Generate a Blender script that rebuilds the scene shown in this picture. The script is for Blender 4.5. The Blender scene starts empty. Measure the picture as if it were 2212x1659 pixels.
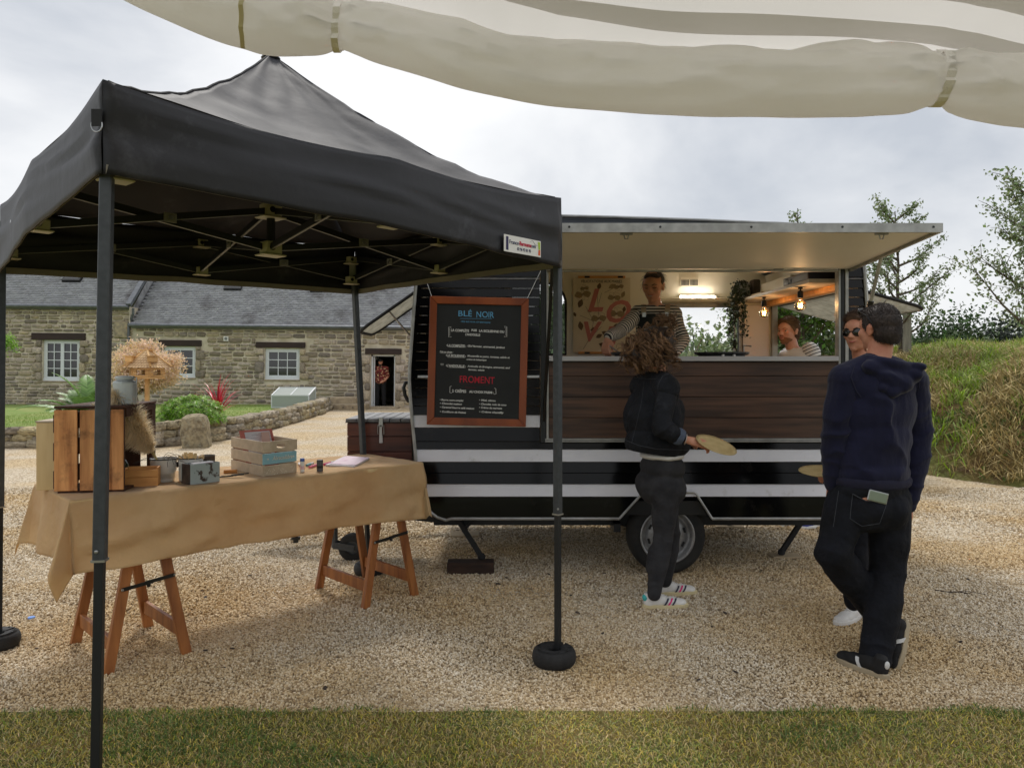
import bpy, bmesh, math, random
import numpy as np
from mathutils import Vector, Matrix, Euler, Quaternion, noise as mnoise
random.seed(7); np.random.seed(7)
scene = bpy.context.scene
COL = scene.collection
PI = math.pi
R = math.radians
# ------------------------------------------------------------------ camera
FPX, CAMH, CU, CV, FW, FH = 1662.0, 1.51, 1106.0, 790.0, 2212.0, 1659.0
cam_d = bpy.data.cameras.new('camera')
cam = bpy.data.objects.new('camera', cam_d); COL.objects.link(cam)
cam.location = (0, 0, CAMH); cam.rotation_euler = (R(90), 0, 0)
cam_d.sensor_width = 36.0; cam_d.lens = FPX / FW * 36.0
cam_d.shift_y = -(FH / 2 - CV) / FW
cam_d.clip_start = 0.05; cam_d.clip_end = 2000
scene.camera = cam
# ------------------------------------------------------------------ world (overcast sky)
SUN_EL, SUN_AZ = R(52), R(-14)          # azimuth measured from +Y towards +X
world = bpy.data.worlds.new('World'); scene.world = world; world.use_nodes = True
wn, wl = world.node_tree.nodes, world.node_tree.links
wn.clear()
def W(t, **k):
    n = wn.new(t)
    for a, b in k.items(): setattr(n, a, b)
    return n
w_out = W('ShaderNodeOutputWorld'); w_bg = W('ShaderNodeBackground'); w_bg.inputs[1].default_value = 0.1
w_sky = W('ShaderNodeTexSky', sky_type='NISHITA', sun_disc=False, sun_elevation=SUN_EL, sun_rotation=SUN_AZ)
w_sky.dust_density = 2.0; w_sky.air_density = 1.0
w_tc = W('ShaderNodeTexCoord')
w_map = W('ShaderNodeMapping'); w_map.inputs['Scale'].default_value = (1.0, 1.0, 2.1); w_map.inputs['Location'].default_value = (5.1, 1.2, 3.38)
w_n1 = W('ShaderNodeTexNoise'); w_n1.inputs['Scale'].default_value = 1.9; w_n1.inputs['Detail'].default_value = 9; w_n1.inputs['Roughness'].default_value = .52; w_n1.inputs['Distortion'].default_value = .35
w_r1 = W('ShaderNodeValToRGB')
el = w_r1.color_ramp.elements
el[0].position = .33; el[0].color = (3.9, 4.15, 4.55, 1)
el[1].position = .62; el[1].color = (6.9, 6.95, 7.0, 1)
e = w_r1.color_ramp.elements.new(.50); e.color = (6.0, 6.1, 6.25, 1)
w_mix = W('ShaderNodeMix', data_type='RGBA'); w_mix.inputs[0].default_value = .95
wl.new(w_tc.outputs['Generated'], w_map.inputs[0]); wl.new(w_map.outputs[0], w_n1.inputs['Vector'])
wl.new(w_n1.outputs['Fac'], w_r1.inputs[0])
wl.new(w_sky.outputs[0], w_mix.inputs[6]); wl.new(w_r1.outputs[0], w_mix.inputs[7])
wl.new(w_mix.outputs[2], w_bg.inputs[0]); wl.new(w_bg.outputs[0], w_out.inputs[0])
sun_d = bpy.data.lights.new('sun', 'SUN'); sun_d.energy = 1.5; sun_d.angle = R(10); sun_d.color = (1, .96, .9)
sun = bpy.data.objects.new('sun', sun_d); COL.objects.link(sun)
sdir = Vector((math.sin(SUN_AZ) * math.cos(SUN_EL), math.cos(SUN_AZ) * math.cos(SUN_EL), math.sin(SUN_EL)))
sun.rotation_euler = (-sdir).to_track_quat('-Z', 'Y').to_euler(); sun.location = sdir * 40
vs = scene.view_settings
scene.display_settings.display_device = 'sRGB'
vs.view_transform = 'Standard'; vs.look = 'None'; vs.gamma = 1.0; vs.use_curve_mapping = False
vs.exposure = 0.56
scene.cycles.use_denoising = True
scene.cycles.max_bounces = 8; scene.cycles.diffuse_bounces = 4; scene.cycles.glossy_bounces = 3
scene.cycles.transmission_bounces = 6; scene.cycles.transparent_max_bounces = 8
scene.cycles.caustics_reflective = False; scene.cycles.caustics_refractive = False
scene.cycles.sample_clamp_indirect = 6
# ------------------------------------------------------------------ projection helpers: read a place off the photo
def P(u, v, Y): return Vector(((u - CU) / FPX * Y, Y, CAMH + (CV - v) / FPX * Y))
def G(u, v, z=0.0):
    Y = FPX * (CAMH - z) / (v - CV); return Vector(((u - CU) / FPX * Y, Y, z))
def lerp(a, b, t): return a + (b - a) * t
def interp(x, pts):
    if x <= pts[0][0]: return pts[0][1]
    for (x0, y0), (x1, y1) in zip(pts, pts[1:]):
        if x <= x1:
            t = (x - x0) / (x1 - x0); return y0 + (y1 - y0) * t
    return pts[-1][1]
def sinterp(x, pts):          # smooth (Catmull-Rom) interpolation
    n = len(pts)
    if x <= pts[0][0]: return pts[0][1]
    if x >= pts[-1][0]: return pts[-1][1]
    for i in range(n - 1):
        if x <= pts[i + 1][0]:
            x0, y0 = pts[i]; x1, y1 = pts[i + 1]
            xm, ym = pts[max(i - 1, 0)]; xp, yp = pts[min(i + 2, n - 1)]
            t = (x - x0) / (x1 - x0); h = x1 - x0
            m0 = (y1 - ym) / max(x1 - xm, 1e-6) * h; m1 = (yp - y0) / max(xp - x0, 1e-6) * h
            return (2*t**3-3*t**2+1)*y0 + (t**3-2*t**2+t)*m0 + (-2*t**3+3*t**2)*y1 + (t**3-t**2)*m1
def nz(p, s=1.0, o=0.0): return mnoise.noise(Vector((p[0] * s + o, p[1] * s + o * .7, p[2] * s - o)))
# ------------------------------------------------------------------ objects
def tag(o, label=None, cat=None, group=None, kind=None):
    if label: o['label'] = label
    if cat: o['category'] = cat
    if group: o['group'] = group
    if kind: o['kind'] = kind
    return o
def root(name, loc=(0, 0, 0), label=None, cat=None, group=None, rz=0):
    o = bpy.data.objects.new(name, None); COL.objects.link(o)
    o.location = loc; o.rotation_euler = (0, 0, rz); o.empty_display_size = .1
    return tag(o, label, cat, group)
def worg(o):
    v = Vector((0, 0, 0))
    while o is not None: v += o.location; o = o.parent
    return v
def kids(o): return [c for c in list(COL.objects) if c.parent is o]
def copy_tree(o, parent=None):
    c = o.copy(); COL.objects.link(c)
    if parent is not None: c.parent = parent
    for ch in list(o.children): copy_tree(ch, c)
    return c
def link(name, me, parent=None, loc=(0, 0, 0), rot=(0, 0, 0), scale=(1, 1, 1)):
    o = bpy.data.objects.new(name, me); COL.objects.link(o)
    o.location = loc; o.rotation_euler = rot; o.scale = scale
    if parent is not None: o.parent = parent
    return o
def basis(d, up=Vector((0, 0, 1))):
    d = Vector(d).normalized()
    if abs(d.dot(up)) > .98: up = Vector((0, 1, 0)) if abs(d.y) < .9 else Vector((1, 0, 0))
    x = d.cross(up).normalized(); y = x.cross(d).normalized()
    return x, y, d
class MB:
    def __init__(s): s.v = []; s.f = []; s.m = []
    def add(s, vs_, fs, m=0):
        b = len(s.v); s.v.extend(tuple(x) for x in vs_)
        s.f.extend(tuple(b + i for i in f) for f in fs); s.m.extend([m] * len(fs)); return s
    def box(s, c, d, rz=0, M=None, m=0, taper=1):
        c = Vector(c); hx, hy, hz = d[0] / 2, d[1] / 2, d[2] / 2
        vv = []
        for z in (-1, 1):
            k = taper if z > 0 else 1
            for x, y in ((-1, -1), (1, -1), (1, 1), (-1, 1)):
                p = Vector((x * hx * k, y * hy * k, z * hz))
                if rz: p = Matrix.Rotation(rz, 3, 'Z') @ p
                if M is not None: p = M @ p
                vv.append(c + p)
        return s.add(vv, [(3, 2, 1, 0), (4, 5, 6, 7), (0, 1, 5, 4), (1, 2, 6, 5), (2, 3, 7, 6), (3, 0, 4, 7)], m)
    def bx(s, x0, x1, y0, y1, z0, z1, m=0):
        return s.box(((x0 + x1) / 2, (y0 + y1) / 2, (z0 + z1) / 2), (abs(x1 - x0), abs(y1 - y0), abs(z1 - z0)), m=m)
    def bar(s, a, b, w, h, up=Vector((0, 0, 1)), m=0):
        a, b = Vector(a), Vector(b); x, y, d = basis(b - a, Vector(up))
        vv = []
        for p in (a, b):
            for i, j in ((-1, -1), (1, -1), (1, 1), (-1, 1)): vv.append(p + x * i * w / 2 + y * j * h / 2)
        return s.add(vv, [(3, 2, 1, 0), (4, 5, 6, 7), (0, 1, 5, 4), (1, 2, 6, 5), (2, 3, 7, 6), (3, 0, 4, 7)], m)
    def tube(s, pts, r, n=8, cap=True, m=0):
        pts = [Vector(p) for p in pts]; N = len(pts)
        rr = r if hasattr(r, '__len__') else [r] * N
        d0 = (pts[1] - pts[0]).normalized(); x, y, _ = basis(d0); vv = []; ff = []
        for i, p in enumerate(pts):
            d = (pts[min(i + 1, N - 1)] - pts[max(i - 1, 0)])
            if d.length < 1e-9: d = d0
            d.normalize()
            x = (x - d * x.dot(d));
            if x.length < 1e-6: x, _, _ = basis(d)
            x.normalize(); y = d.cross(x)
            for k in range(n):
                a = 2 * PI * k / n; vv.append(p + (x * math.cos(a) + y * math.sin(a)) * rr[i])
        for i in range(N - 1):
            for k in range(n):
                ff.append((i * n + k, i * n + (k + 1) % n, (i + 1) * n + (k + 1) % n, (i + 1) * n + k))
        if cap and n > 2:
            ff.append(tuple(reversed(range(n)))); ff.append(tuple((N - 1) * n + k for k in range(n)))
        return s.add(vv, ff, m)
    def lathe(s, c, prof, n=24, ax=None, m=0, capa=False):
        c = Vector(c); vv = []; ff = []
        if ax is None: X, Y, Z = Vector((1, 0, 0)), Vector((0, 1, 0)), Vector((0, 0, 1))
        else: X, Y, Z = basis(ax)
        for r, z in prof:
            for k in range(n):
                a = 2 * PI * k / n; vv.append(c + (X * math.cos(a) + Y * math.sin(a)) * r + Z * z)
        for i in range(len(prof) - 1):
            for k in range(n):
                ff.append((i * n + k, i * n + (k + 1) % n, (i + 1) * n + (k + 1) % n, (i + 1) * n + k))
        if capa: ff.append(tuple(reversed(range(n)))); ff.append(tuple((len(prof) - 1) * n + k for k in range(n)))
        return s.add(vv, ff, m)
    def prism(s, poly, y0, y1, axis='y', m=0):      # poly in (x, z), extruded along y
        n = len(poly)
        def q(a, b, t): return (a, t, b) if axis == 'y' else ((t, a, b) if axis == 'x' else (a, b, t))
        vv = [q(a, b, y0) for a, b in poly] + [q(a, b, y1) for a, b in poly]
        ff = [tuple(range(n)), tuple(reversed(range(n, 2 * n)))]
        ff += [(i, i + n, (i + 1) % n + n, (i + 1) % n) for i in range(n)]
        return s.add(vv, ff, m)
    def ell(s, c, r, M=None, nu=16, nv=10, m=0):
        c = Vector(c); r = r if hasattr(r, '__len__') else (r, r, r); vv = []; ff = []
        def q(p):
            p = Vector((p[0] * r[0], p[1] * r[1], p[2] * r[2]))
            return c + (M @ p if M is not None else p)
        vv.append(q((0, 0, -1)))
        for i in range(1, nv):
            t = PI * i / nv - PI / 2
            for k in range(nu):
                a = 2 * PI * k / nu; vv.append(q((math.cos(t) * math.cos(a), math.cos(t) * math.sin(a), math.sin(t))))
        vv.append(q((0, 0, 1))); L = len(vv) - 1
        for k in range(nu):
            ff.append((0, 1 + (k + 1) % nu, 1 + k)); b = 1 + (nv - 2) * nu; ff.append((L, b + k, b + (k + 1) % nu))
        for i in range(nv - 2):
            for k in range(nu):
                ff.append((1 + i * nu + k, 1 + i * nu + (k + 1) % nu, 1 + (i + 1) * nu + (k + 1) % nu, 1 + (i + 1) * nu + k))
        return s.add(vv, ff, m)
    def cap(s, a, ra, b, rb, n=14, m=0):            # tapered capsule
        a, b = Vector(a), Vector(b)
        s.ell(a, ra, nu=n, nv=8, m=m); s.ell(b, rb, nu=n, nv=8, m=m)
        if (b - a).length > 1e-5: s.tube([a, b], [ra, rb], n=n, m=m)
        return s
    def grid(s, fn, nu, nv, m=0, close=False):
        vv = [fn(i / (nu - (0 if close else 1)), j / (nv - 1)) for i in range(nu) for j in range(nv)]; ff = []
        for i in range(nu if close else nu - 1):
            for j in range(nv - 1):
                a = i * nv + j; b = ((i + 1) % nu) * nv + j; ff.append((a, b, b + 1, a + 1))
        return s.add(vv, ff, m)
    def mesh(s, name, mats, smooth=False, org=None):
        me = bpy.data.meshes.new(name)
        vv = s.v if org is None else [(a - org[0], b - org[1], c - org[2]) for a, b, c in s.v]
        me.from_pydata(vv, [], s.f)
        for m_ in (mats if isinstance(mats, (list, tuple)) else [mats]):
            if m_ is not None: me.materials.append(m_)
        if any(s.m): me.polygons.foreach_set('material_index', s.m)
        if smooth: me.polygons.foreach_set('use_smooth', [True] * len(me.polygons))
        me.update(); return me
    def build(s, name, mats, parent=None, smooth=False, bevel=0, seg=1, thick=0, sub=0, weld=False, **kw):
        o = worg(parent) if parent is not None else None
        loc = (0, 0, 0)
        if parent is None and kw.get('center', True) and len(s.v):
            a = np.array(s.v); mn = a.min(0); mx = a.max(0); o = Vector(((mn[0]+mx[0])/2, (mn[1]+mx[1])/2, mn[2])); loc = o
        me = s.mesh(name, mats, smooth, o)
        if weld:
            b = bmesh.new(); b.from_mesh(me); bmesh.ops.remove_doubles(b, verts=b.verts, dist=1e-5); b.to_mesh(me); b.free()
        ob = link(name, me, parent, loc=loc)
        if thick:
            md = ob.modifiers.new('solid', 'SOLIDIFY'); md.thickness = thick; md.offset = 0
        if bevel:
            md = ob.modifiers.new('bevel', 'BEVEL'); md.width = bevel; md.segments = seg; md.limit_method = 'ANGLE'; md.angle_limit = R(40)
        if sub:
            md = ob.modifiers.new('sub', 'SUBSURF'); md.levels = sub; md.render_levels = sub
        tag(ob, kw.get('label'), kw.get('cat'), kw.get('group'), kw.get('kind'))
        return ob
def fast_mesh(name, verts, faces_flat, nper, mat, smooth=False):
    """verts Nx3 array, faces_flat int array, all faces with nper corners"""
    me = bpy.data.meshes.new(name); n = len(faces_flat) // nper
    me.vertices.add(len(verts)); me.vertices.foreach_set('co', np.asarray(verts, dtype=np.float32).ravel())
    me.loops.add(len(faces_flat)); me.loops.foreach_set('vertex_index', np.asarray(faces_flat, dtype=np.int32))
    me.polygons.add(n)
    me.polygons.foreach_set('loop_start', np.arange(0, n * nper, nper, dtype=np.int32))
    me.polygons.foreach_set('loop_total', np.full(n, nper, dtype=np.int32))
    if smooth: me.polygons.foreach_set('use_smooth', np.ones(n, dtype=bool))
    me.materials.append(mat); me.update(calc_edges=True); return me
# ------------------------------------------------------------------ materials
def rgb(h):                                         # sRGB 0..255 -> linear
    def c(x):
        x /= 255.0
        return x / 12.92 if x <= .04045 else ((x + .055) / 1.055) ** 2.4
    return (c(h[0]), c(h[1]), c(h[2]), 1)
_mc = {}
def mat(name, col, col2=None, rough=.6, scale=6, detail=5, stretch=(1, 1, 1), lo=.35, hi=.65, bump=0, bscale=60, bstretch=None,
        metal=0, rnd=0, hrnd=0, spec=.5, coat=0, transl=0, dirt=None, dscale=3, dlo=.55, dhi=.7, coord='Object', island=False, emit=0, alpha=1,
        stripe=None, sheen=0, bdist=.01):
    if name in _mc: return _mc[name]
    m = bpy.data.materials.new(name); m.use_nodes = True; _mc[name] = m
    n, l = m.node_tree.nodes, m.node_tree.links
    b = n['Principled BSDF']; out = n['Material Output']
    c4 = lambda c: tuple(c) + (1,) if len(c) == 3 else tuple(c)
    tc = n.new('ShaderNodeTexCoord'); mp = n.new('ShaderNodeMapping'); mp.inputs['Scale'].default_value = stretch
    l.new(tc.outputs[coord], mp.inputs[0])
    rv = None
    if rnd or hrnd or island:
        oi = n.new('ShaderNodeObjectInfo'); ge = n.new('ShaderNodeNewGeometry'); ad = n.new('ShaderNodeMath'); ad.operation = 'ADD'
        l.new(oi.outputs['Random'], ad.inputs[0])
        if island: l.new(ge.outputs['Random Per Island'], ad.inputs[1])
        else: ad.inputs[1].default_value = 0
        fr = n.new('ShaderNodeMath'); fr.operation = 'FRACT'; l.new(ad.outputs[0], fr.inputs[0]); rv = fr.outputs[0]
        cb = n.new('ShaderNodeCombineXYZ'); ml = n.new('ShaderNodeMath'); ml.operation = 'MULTIPLY'; ml.inputs[1].default_value = 37
        l.new(rv, ml.inputs[0])
        for i in range(3): l.new(ml.outputs[0], cb.inputs[i])
        l.new(cb.outputs[0], mp.inputs['Location'])
    if col2 is not None:
        no = n.new('ShaderNodeTexNoise'); no.inputs['Scale'].default_value = scale; no.inputs['Detail'].default_value = detail
        l.new(mp.outputs[0], no.inputs['Vector'])
        cr = n.new('ShaderNodeValToRGB'); cr.color_ramp.elements[0].position = lo; cr.color_ramp.elements[1].position = hi
        cr.color_ramp.elements[0].color = c4(col); cr.color_ramp.elements[1].color = c4(col2)
        l.new(no.outputs['Fac'], cr.inputs[0]); csock = cr.outputs[0]
    else:
        rg = n.new('ShaderNodeRGB'); rg.outputs[0].default_value = c4(col); csock = rg.outputs[0]
    if stripe:                                      # (axis vector, period, duty, colour)
        ax, per, duty, sc = stripe
        dt = n.new('ShaderNodeVectorMath'); dt.operation = 'DOT_PRODUCT'; dt.inputs[1].default_value = ax; l.new(tc.outputs['Object'], dt.inputs[0])
        dv = n.new('ShaderNodeMath'); dv.operation = 'DIVIDE'; dv.inputs[1].default_value = per; l.new(dt.outputs['Value'], dv.inputs[0])
        f2 = n.new('ShaderNodeMath'); f2.operation = 'FRACT'; l.new(dv.outputs[0], f2.inputs[0])
        lt = n.new('ShaderNodeMath'); lt.operation = 'LESS_THAN'; lt.inputs[1].default_value = duty; l.new(f2.outputs[0], lt.inputs[0])
        mx = n.new('ShaderNodeMix'); mx.data_type = 'RGBA'; l.new(lt.outputs[0], mx.inputs[0]); l.new(csock, mx.inputs[6]); mx.inputs[7].default_value = c4(sc); csock = mx.outputs[2]
    if dirt is not None:
        n2 = n.new('ShaderNodeTexNoise'); n2.inputs['Scale'].default_value = dscale; n2.inputs['Detail'].default_value = 8; n2.inputs['Roughness'].default_value = .65
        l.new(tc.outputs[coord], n2.inputs['Vector'])
        r2 = n.new('ShaderNodeMapRange'); r2.inputs[1].default_value = dlo; r2.inputs[2].default_value = dhi; l.new(n2.outputs['Fac'], r2.inputs[0])
        mx = n.new('ShaderNodeMix'); mx.data_type = 'RGBA'; l.new(r2.outputs[0], mx.inputs[0]); l.new(csock, mx.inputs[6]); mx.inputs[7].default_value = c4(dirt); csock = mx.outputs[2]
    if rnd or hrnd:
        hs = n.new('ShaderNodeHueSaturation')
        if rnd:
            mr = n.new('ShaderNodeMapRange'); mr.inputs[3].default_value = 1 - rnd; mr.inputs[4].default_value = 1 + rnd; l.new(rv, mr.inputs[0]); l.new(mr.outputs[0], hs.inputs['Value'])
        if hrnd:
            m3 = n.new('ShaderNodeMath'); m3.operation = 'MULTIPLY'; m3.inputs[1].default_value = 7.31; l.new(rv, m3.inputs[0])
            f3 = n.new('ShaderNodeMath'); f3.operation = 'FRACT'; l.new(m3.outputs[0], f3.inputs[0])
            mr = n.new('ShaderNodeMapRange'); mr.inputs[3].default_value = .5 - hrnd; mr.inputs[4].default_value = .5 + hrnd; l.new(f3.outputs[0], mr.inputs[0]); l.new(mr.outputs[0], hs.inputs['Hue'])
            m4 = n.new('ShaderNodeMapRange'); m4.inputs[3].default_value = .75; m4.inputs[4].default_value = 1.25; l.new(f3.outputs[0], m4.inputs[0]); l.new(m4.outputs[0], hs.inputs['Saturation'])
        l.new(csock, hs.inputs['Color']); csock = hs.outputs[0]
    l.new(csock, b.inputs['Base Color'])
    b.inputs['Roughness'].default_value = rough; b.inputs['Metallic'].default_value = metal
    b.inputs['Specular IOR Level'].default_value = spec; b.inputs['Coat Weight'].default_value = coat; b.inputs['Coat Roughness'].default_value = .1
    if sheen: b.inputs['Sheen Weight'].default_value = sheen; b.inputs['Sheen Roughness'].default_value = .5
    if bump:
        nb = n.new('ShaderNodeTexNoise'); nb.inputs['Scale'].default_value = bscale; nb.inputs['Detail'].default_value = 4
        if bstretch:
            mb = n.new('ShaderNodeMapping'); mb.inputs['Scale'].default_value = bstretch; l.new(tc.outputs[coord], mb.inputs[0]); l.new(mb.outputs[0], nb.inputs['Vector'])
        else: l.new(mp.outputs[0], nb.inputs['Vector'])
        bp = n.new('ShaderNodeBump'); bp.inputs['Strength'].default_value = bump; bp.inputs['Distance'].default_value = bdist
        l.new(nb.outputs['Fac'], bp.inputs['Height']); l.new(bp.outputs[0], b.inputs['Normal'])
    if emit: b.inputs['Emission Color'].default_value = c4(col); b.inputs['Emission Strength'].default_value = emit
    if alpha < 1: b.inputs['Alpha'].default_value = alpha
    if transl:
        t = n.new('ShaderNodeBsdfTranslucent'); l.new(csock, t.inputs[0]); ms = n.new('ShaderNodeMixShader'); ms.inputs[0].default_value = transl
        l.new(b.outputs[0], ms.inputs[1]); l.new(t.outputs[0], ms.inputs[2]); l.new(ms.outputs[0], out.inputs[0])
    return m
def glass_mat(name, tint=(1, 1, 1), rough=.02, mixw=.7, alpha_col=(1, 1, 1), ior=1.5):
    """thin pane: part transparent, part glossy"""
    if name in _mc: return _mc[name]
    m = bpy.data.materials.new(name); m.use_nodes = True; _mc[name] = m
    n, l = m.node_tree.nodes, m.node_tree.links; n.clear()
    o = n.new('ShaderNodeOutputMaterial'); t = n.new('ShaderNodeBsdfTransparent'); g = n.new('ShaderNodeBsdfGlossy'); fr = n.new('ShaderNodeFresnel'); mx = n.new('ShaderNodeMixShader')
    t.inputs[0].default_value = tuple(alpha_col) + (1,); g.inputs['Roughness'].default_value = rough; g.inputs[0].default_value = tuple(tint) + (1,)
    fr.inputs[0].default_value = ior
    ml = n.new('ShaderNodeMath'); ml.operation = 'MULTIPLY_ADD'; ml.inputs[1].default_value = 1.0; ml.inputs[2].default_value = 1 - mixw
    l.new(fr.outputs[0], ml.inputs[0]); l.new(ml.outputs[0], mx.inputs[0]); l.new(t.outputs[0], mx.inputs[1]); l.new(g.outputs[0], mx.inputs[2]); l.new(mx.outputs[0], o.inputs[0])
    return m
def text_mb(body, size, org, right, up, mb=None, align='LEFT', ext=.0008, shear=0, wob=0, width=1, m=0, bold=0):
    """lettering as real (thin) geometry on a plane"""
    cu = bpy.data.curves.new('txt', 'FONT'); cu.body = body; cu.size = size; cu.align_x = align; cu.extrude = ext; cu.shear = shear; cu.space_character = 1.0
    cu.resolution_u = 3; cu.offset = bold
    ob = bpy.data.objects.new('txt', cu); me = ob.to_mesh()
    org = Vector(org); right = Vector(right).normalized(); up = Vector(up).normalized(); nrm = right.cross(up)
    mb = mb or MB(); vv = []
    for vtx in me.vertices:
        x, y, z = vtx.co; x *= width
        if wob: y += wob * size * mnoise.noise(Vector((x / size * .9, 3.1, size * 7))); x += wob * size * mnoise.noise(Vector((x / size * 1.3, y / size, 9.0)))
        vv.append(org + right * x + up * y + nrm * z)
    mb.add(vv, [tuple(p.vertices) for p in me.polygons], m)
    ob.to_mesh_clear(); bpy.data.objects.remove(ob); bpy.data.curves.remove(cu)
    return mb
def blades(P0, Hh, Wd, lean, name, mat_, curl=.4):
    """P0 Nx3 roots; each blade is 3 quads-ish: two segments (quad + tri)"""
    N = len(P0); a = np.random.rand(N) * 2 * PI; la = np.random.rand(N) * 2 * PI
    side = np.stack([np.cos(a), np.sin(a), np.zeros(N)], 1) * (Wd / 2)[:, None]
    ld = np.stack([np.cos(la), np.sin(la), np.zeros(N)], 1) * (lean * Hh)[:, None]
    mid = P0 + ld * curl + np.stack([np.zeros(N), np.zeros(N), Hh * .55], 1)
    tip = P0 + ld + np.stack([np.zeros(N), np.zeros(N), Hh * np.clip(1 - lean * .5, .2, 1)], 1)
    V = np.stack([P0 - side, P0 + side, mid - side * .8, mid + side * .8, tip], 1).reshape(-1, 3)
    b = (np.arange(N) * 5)[:, None]
    F = (b + np.array([[0, 1, 3, 0, 3, 2, 2, 3, 4]])).ravel()
    return fast_mesh(name, V, F, 3, mat_)
def leaves(C0, size, name, mat_, nrm=None, aspect=.55, droop=0, N=None):
    """folded diamond leaves: 2 tris sharing the midrib, slightly bent"""
    N = len(C0)
    d = np.random.randn(N, 3); d[:, 2] -= droop; d /= np.linalg.norm(d, axis=1)[:, None]
    r = np.random.randn(N, 3) if nrm is None else nrm + np.random.randn(N, 3) * .5
    s = np.cross(d, r); s /= (np.linalg.norm(s, axis=1)[:, None] + 1e-9); up = np.cross(s, d)
    L = size[:, None]
    a = C0 - d * L * .5; c = C0 + d * L * .5 - up * L * .12
    l_ = C0 + s * L * aspect * .5 + up * L * .10 - d * L * .06; r_ = C0 - s * L * aspect * .5 + up * L * .10 - d * L * .06
    V = np.stack([a, l_, c, r_], 1).reshape(-1, 3)
    b = (np.arange(N) * 4)[:, None]; F = (b + np.array([[0, 1, 2, 0, 2, 3]])).ravel()
    return fast_mesh(name, V, F, 3, mat_)
# ------------------------------------------------------------------ material library
M_CANV = mat('black_canvas', rgb((23, 23, 28)), rgb((31, 31, 37)), rough=.55, scale=2.5, bump=.16, bscale=9, dirt=rgb((70, 70, 76)), dscale=5, dlo=.6, dhi=.82, bdist=.02, spec=.45)
M_HEM = mat('grey_hem_tape', rgb((176, 170, 160)), rough=.8, bump=.2, bscale=200, transl=.45)
M_STEEL = mat('dark_grey_powder_steel', rgb((62, 66, 70)), rgb((72, 76, 80)), rough=.45, scale=40, bump=.08, bscale=300, metal=.3)
M_STEELD = mat('inner_dark_steel', rgb((38, 40, 42)), rough=.45, metal=.3)
M_PLAS = mat('cream_plastic_joint', rgb((190, 188, 165)), rough=.5)
M_PLASG = mat('grey_plastic', rgb((130, 132, 130)), rough=.5)
M_ALU = mat('aluminium', rgb((190, 190, 192)), rgb((160, 160, 165)), rough=.35, metal=.8, scale=30)
M_ALUW = mat('white_grey_trim', rgb((178, 178, 176)), rgb((150, 150, 148)), rough=.4, metal=.35, scale=12)
M_RUB = mat('black_rubber', rgb((26, 26, 27)), rgb((36, 36, 37)), rough=.75, scale=30, bump=.2, bscale=120)
M_TYRE = mat('tyre', rgb((30, 30, 30)), rgb((44, 43, 41)), rough=.85, scale=12, bump=.2, bscale=100)
M_RIM = mat('silver_rim', rgb((165, 166, 168)), rgb((140, 140, 140)), rough=.4, metal=.55, scale=20, dirt=rgb((90, 84, 76)), dscale=18, dlo=.55, dhi=.8)
M_BLK = mat('gloss_black_cladding', rgb((9, 9, 10)), rgb((15, 15, 16)), rough=.14, scale=3, spec=.22, bump=.04, bscale=5, bstretch=(.5, 1, 4), dirt=rgb((46, 43, 40)), dscale=7, dlo=.58, dhi=.9)
M_WHT = mat('white_cladding_band', rgb((236, 237, 244)), rgb((226, 227, 236)), rough=.35, scale=4, dirt=rgb((170, 168, 164)), dscale=9, dlo=.6, dhi=.9)
M_ROOFT = mat('dark_blue_grey_roof', rgb((48, 54, 64)), rgb((58, 64, 74)), rough=.5, scale=4)
M_WOODB = mat('dark_brown_stained_board', rgb((54, 37, 29)), rgb((94, 66, 50)), rough=.5, scale=3, stretch=(.6, 9, 9), detail=8, rnd=.12, bump=.25, bscale=8, bstretch=(1, 30, 30), bdist=.004)
M_WOODX = mat('mahogany_box_board', rgb((62, 30, 22)), rgb((96, 50, 36)), rough=.42, scale=3, stretch=(.7, 8, 8), detail=8, rnd=.12, bump=.2, bscale=8, bstretch=(1, 30, 30), bdist=.004)
M_WOODG = mat('grey_deck_board', rgb((96, 98, 102)), rgb((122, 122, 124)), rough=.55, scale=4, stretch=(8, .6, 8), rnd=.1)
M_ORW = mat('orange_oiled_wood_frame', rgb((158, 78, 32)), rgb((128, 58, 24)), rough=.4, scale=4, stretch=(2, 2, .5), detail=6, rnd=.12)
M_TRW = mat('trestle_wood', rgb((170, 108, 54)), rgb((128, 74, 34)), rough=.5, scale=5, stretch=(4, 4, .5), detail=8, rnd=.14, bump=.2, bscale=6, bstretch=(20, 20, 1), bdist=.004)
M_CRW = mat('aged_crate_wood', rgb((222, 160, 102)), rgb((168, 108, 62)), rough=.75, scale=5, stretch=(4, 4, .5), detail=9, rnd=.16, bump=.5, bscale=8, bstretch=(16, 16, 1), dirt=rgb((70, 40, 22)), dscale=9, dlo=.52, dhi=.8, bdist=.005)
M_CRWD = mat('dark_crate_wood', rgb((84, 50, 30)), rgb((58, 33, 20)), rough=.8, scale=5, stretch=(4, .6, 4), detail=8, rnd=.15, bump=.4, bscale=8)
M_PINE = mat('pale_pine', rgb((232, 204, 154)), rgb((214, 182, 130)), rough=.55, scale=4, stretch=(4, 4, .6), detail=6, rnd=.08)
M_PINEY = mat('honey_pine', rgb((222, 164, 96)), rgb((190, 128, 66)), rough=.55, scale=4, stretch=(.6, 4, 4), detail=6, rnd=.1)
M_GREYW = mat('greige_crate_wood', rgb((204, 186, 160)), rgb((184, 166, 140)), rough=.6, scale=5, stretch=(.6, 4, 4), detail=6, rnd=.07)
M_LINEN = mat('tan_linen', rgb((240, 214, 168)), rgb((226, 194, 146)), rough=.9, scale=3, bump=1, bscale=9, transl=.5, bdist=.03, sheen=.2)
M_CREAM = mat('cream_interior_panel', rgb((246, 238, 220)), rough=.3, spec=.5)
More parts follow.
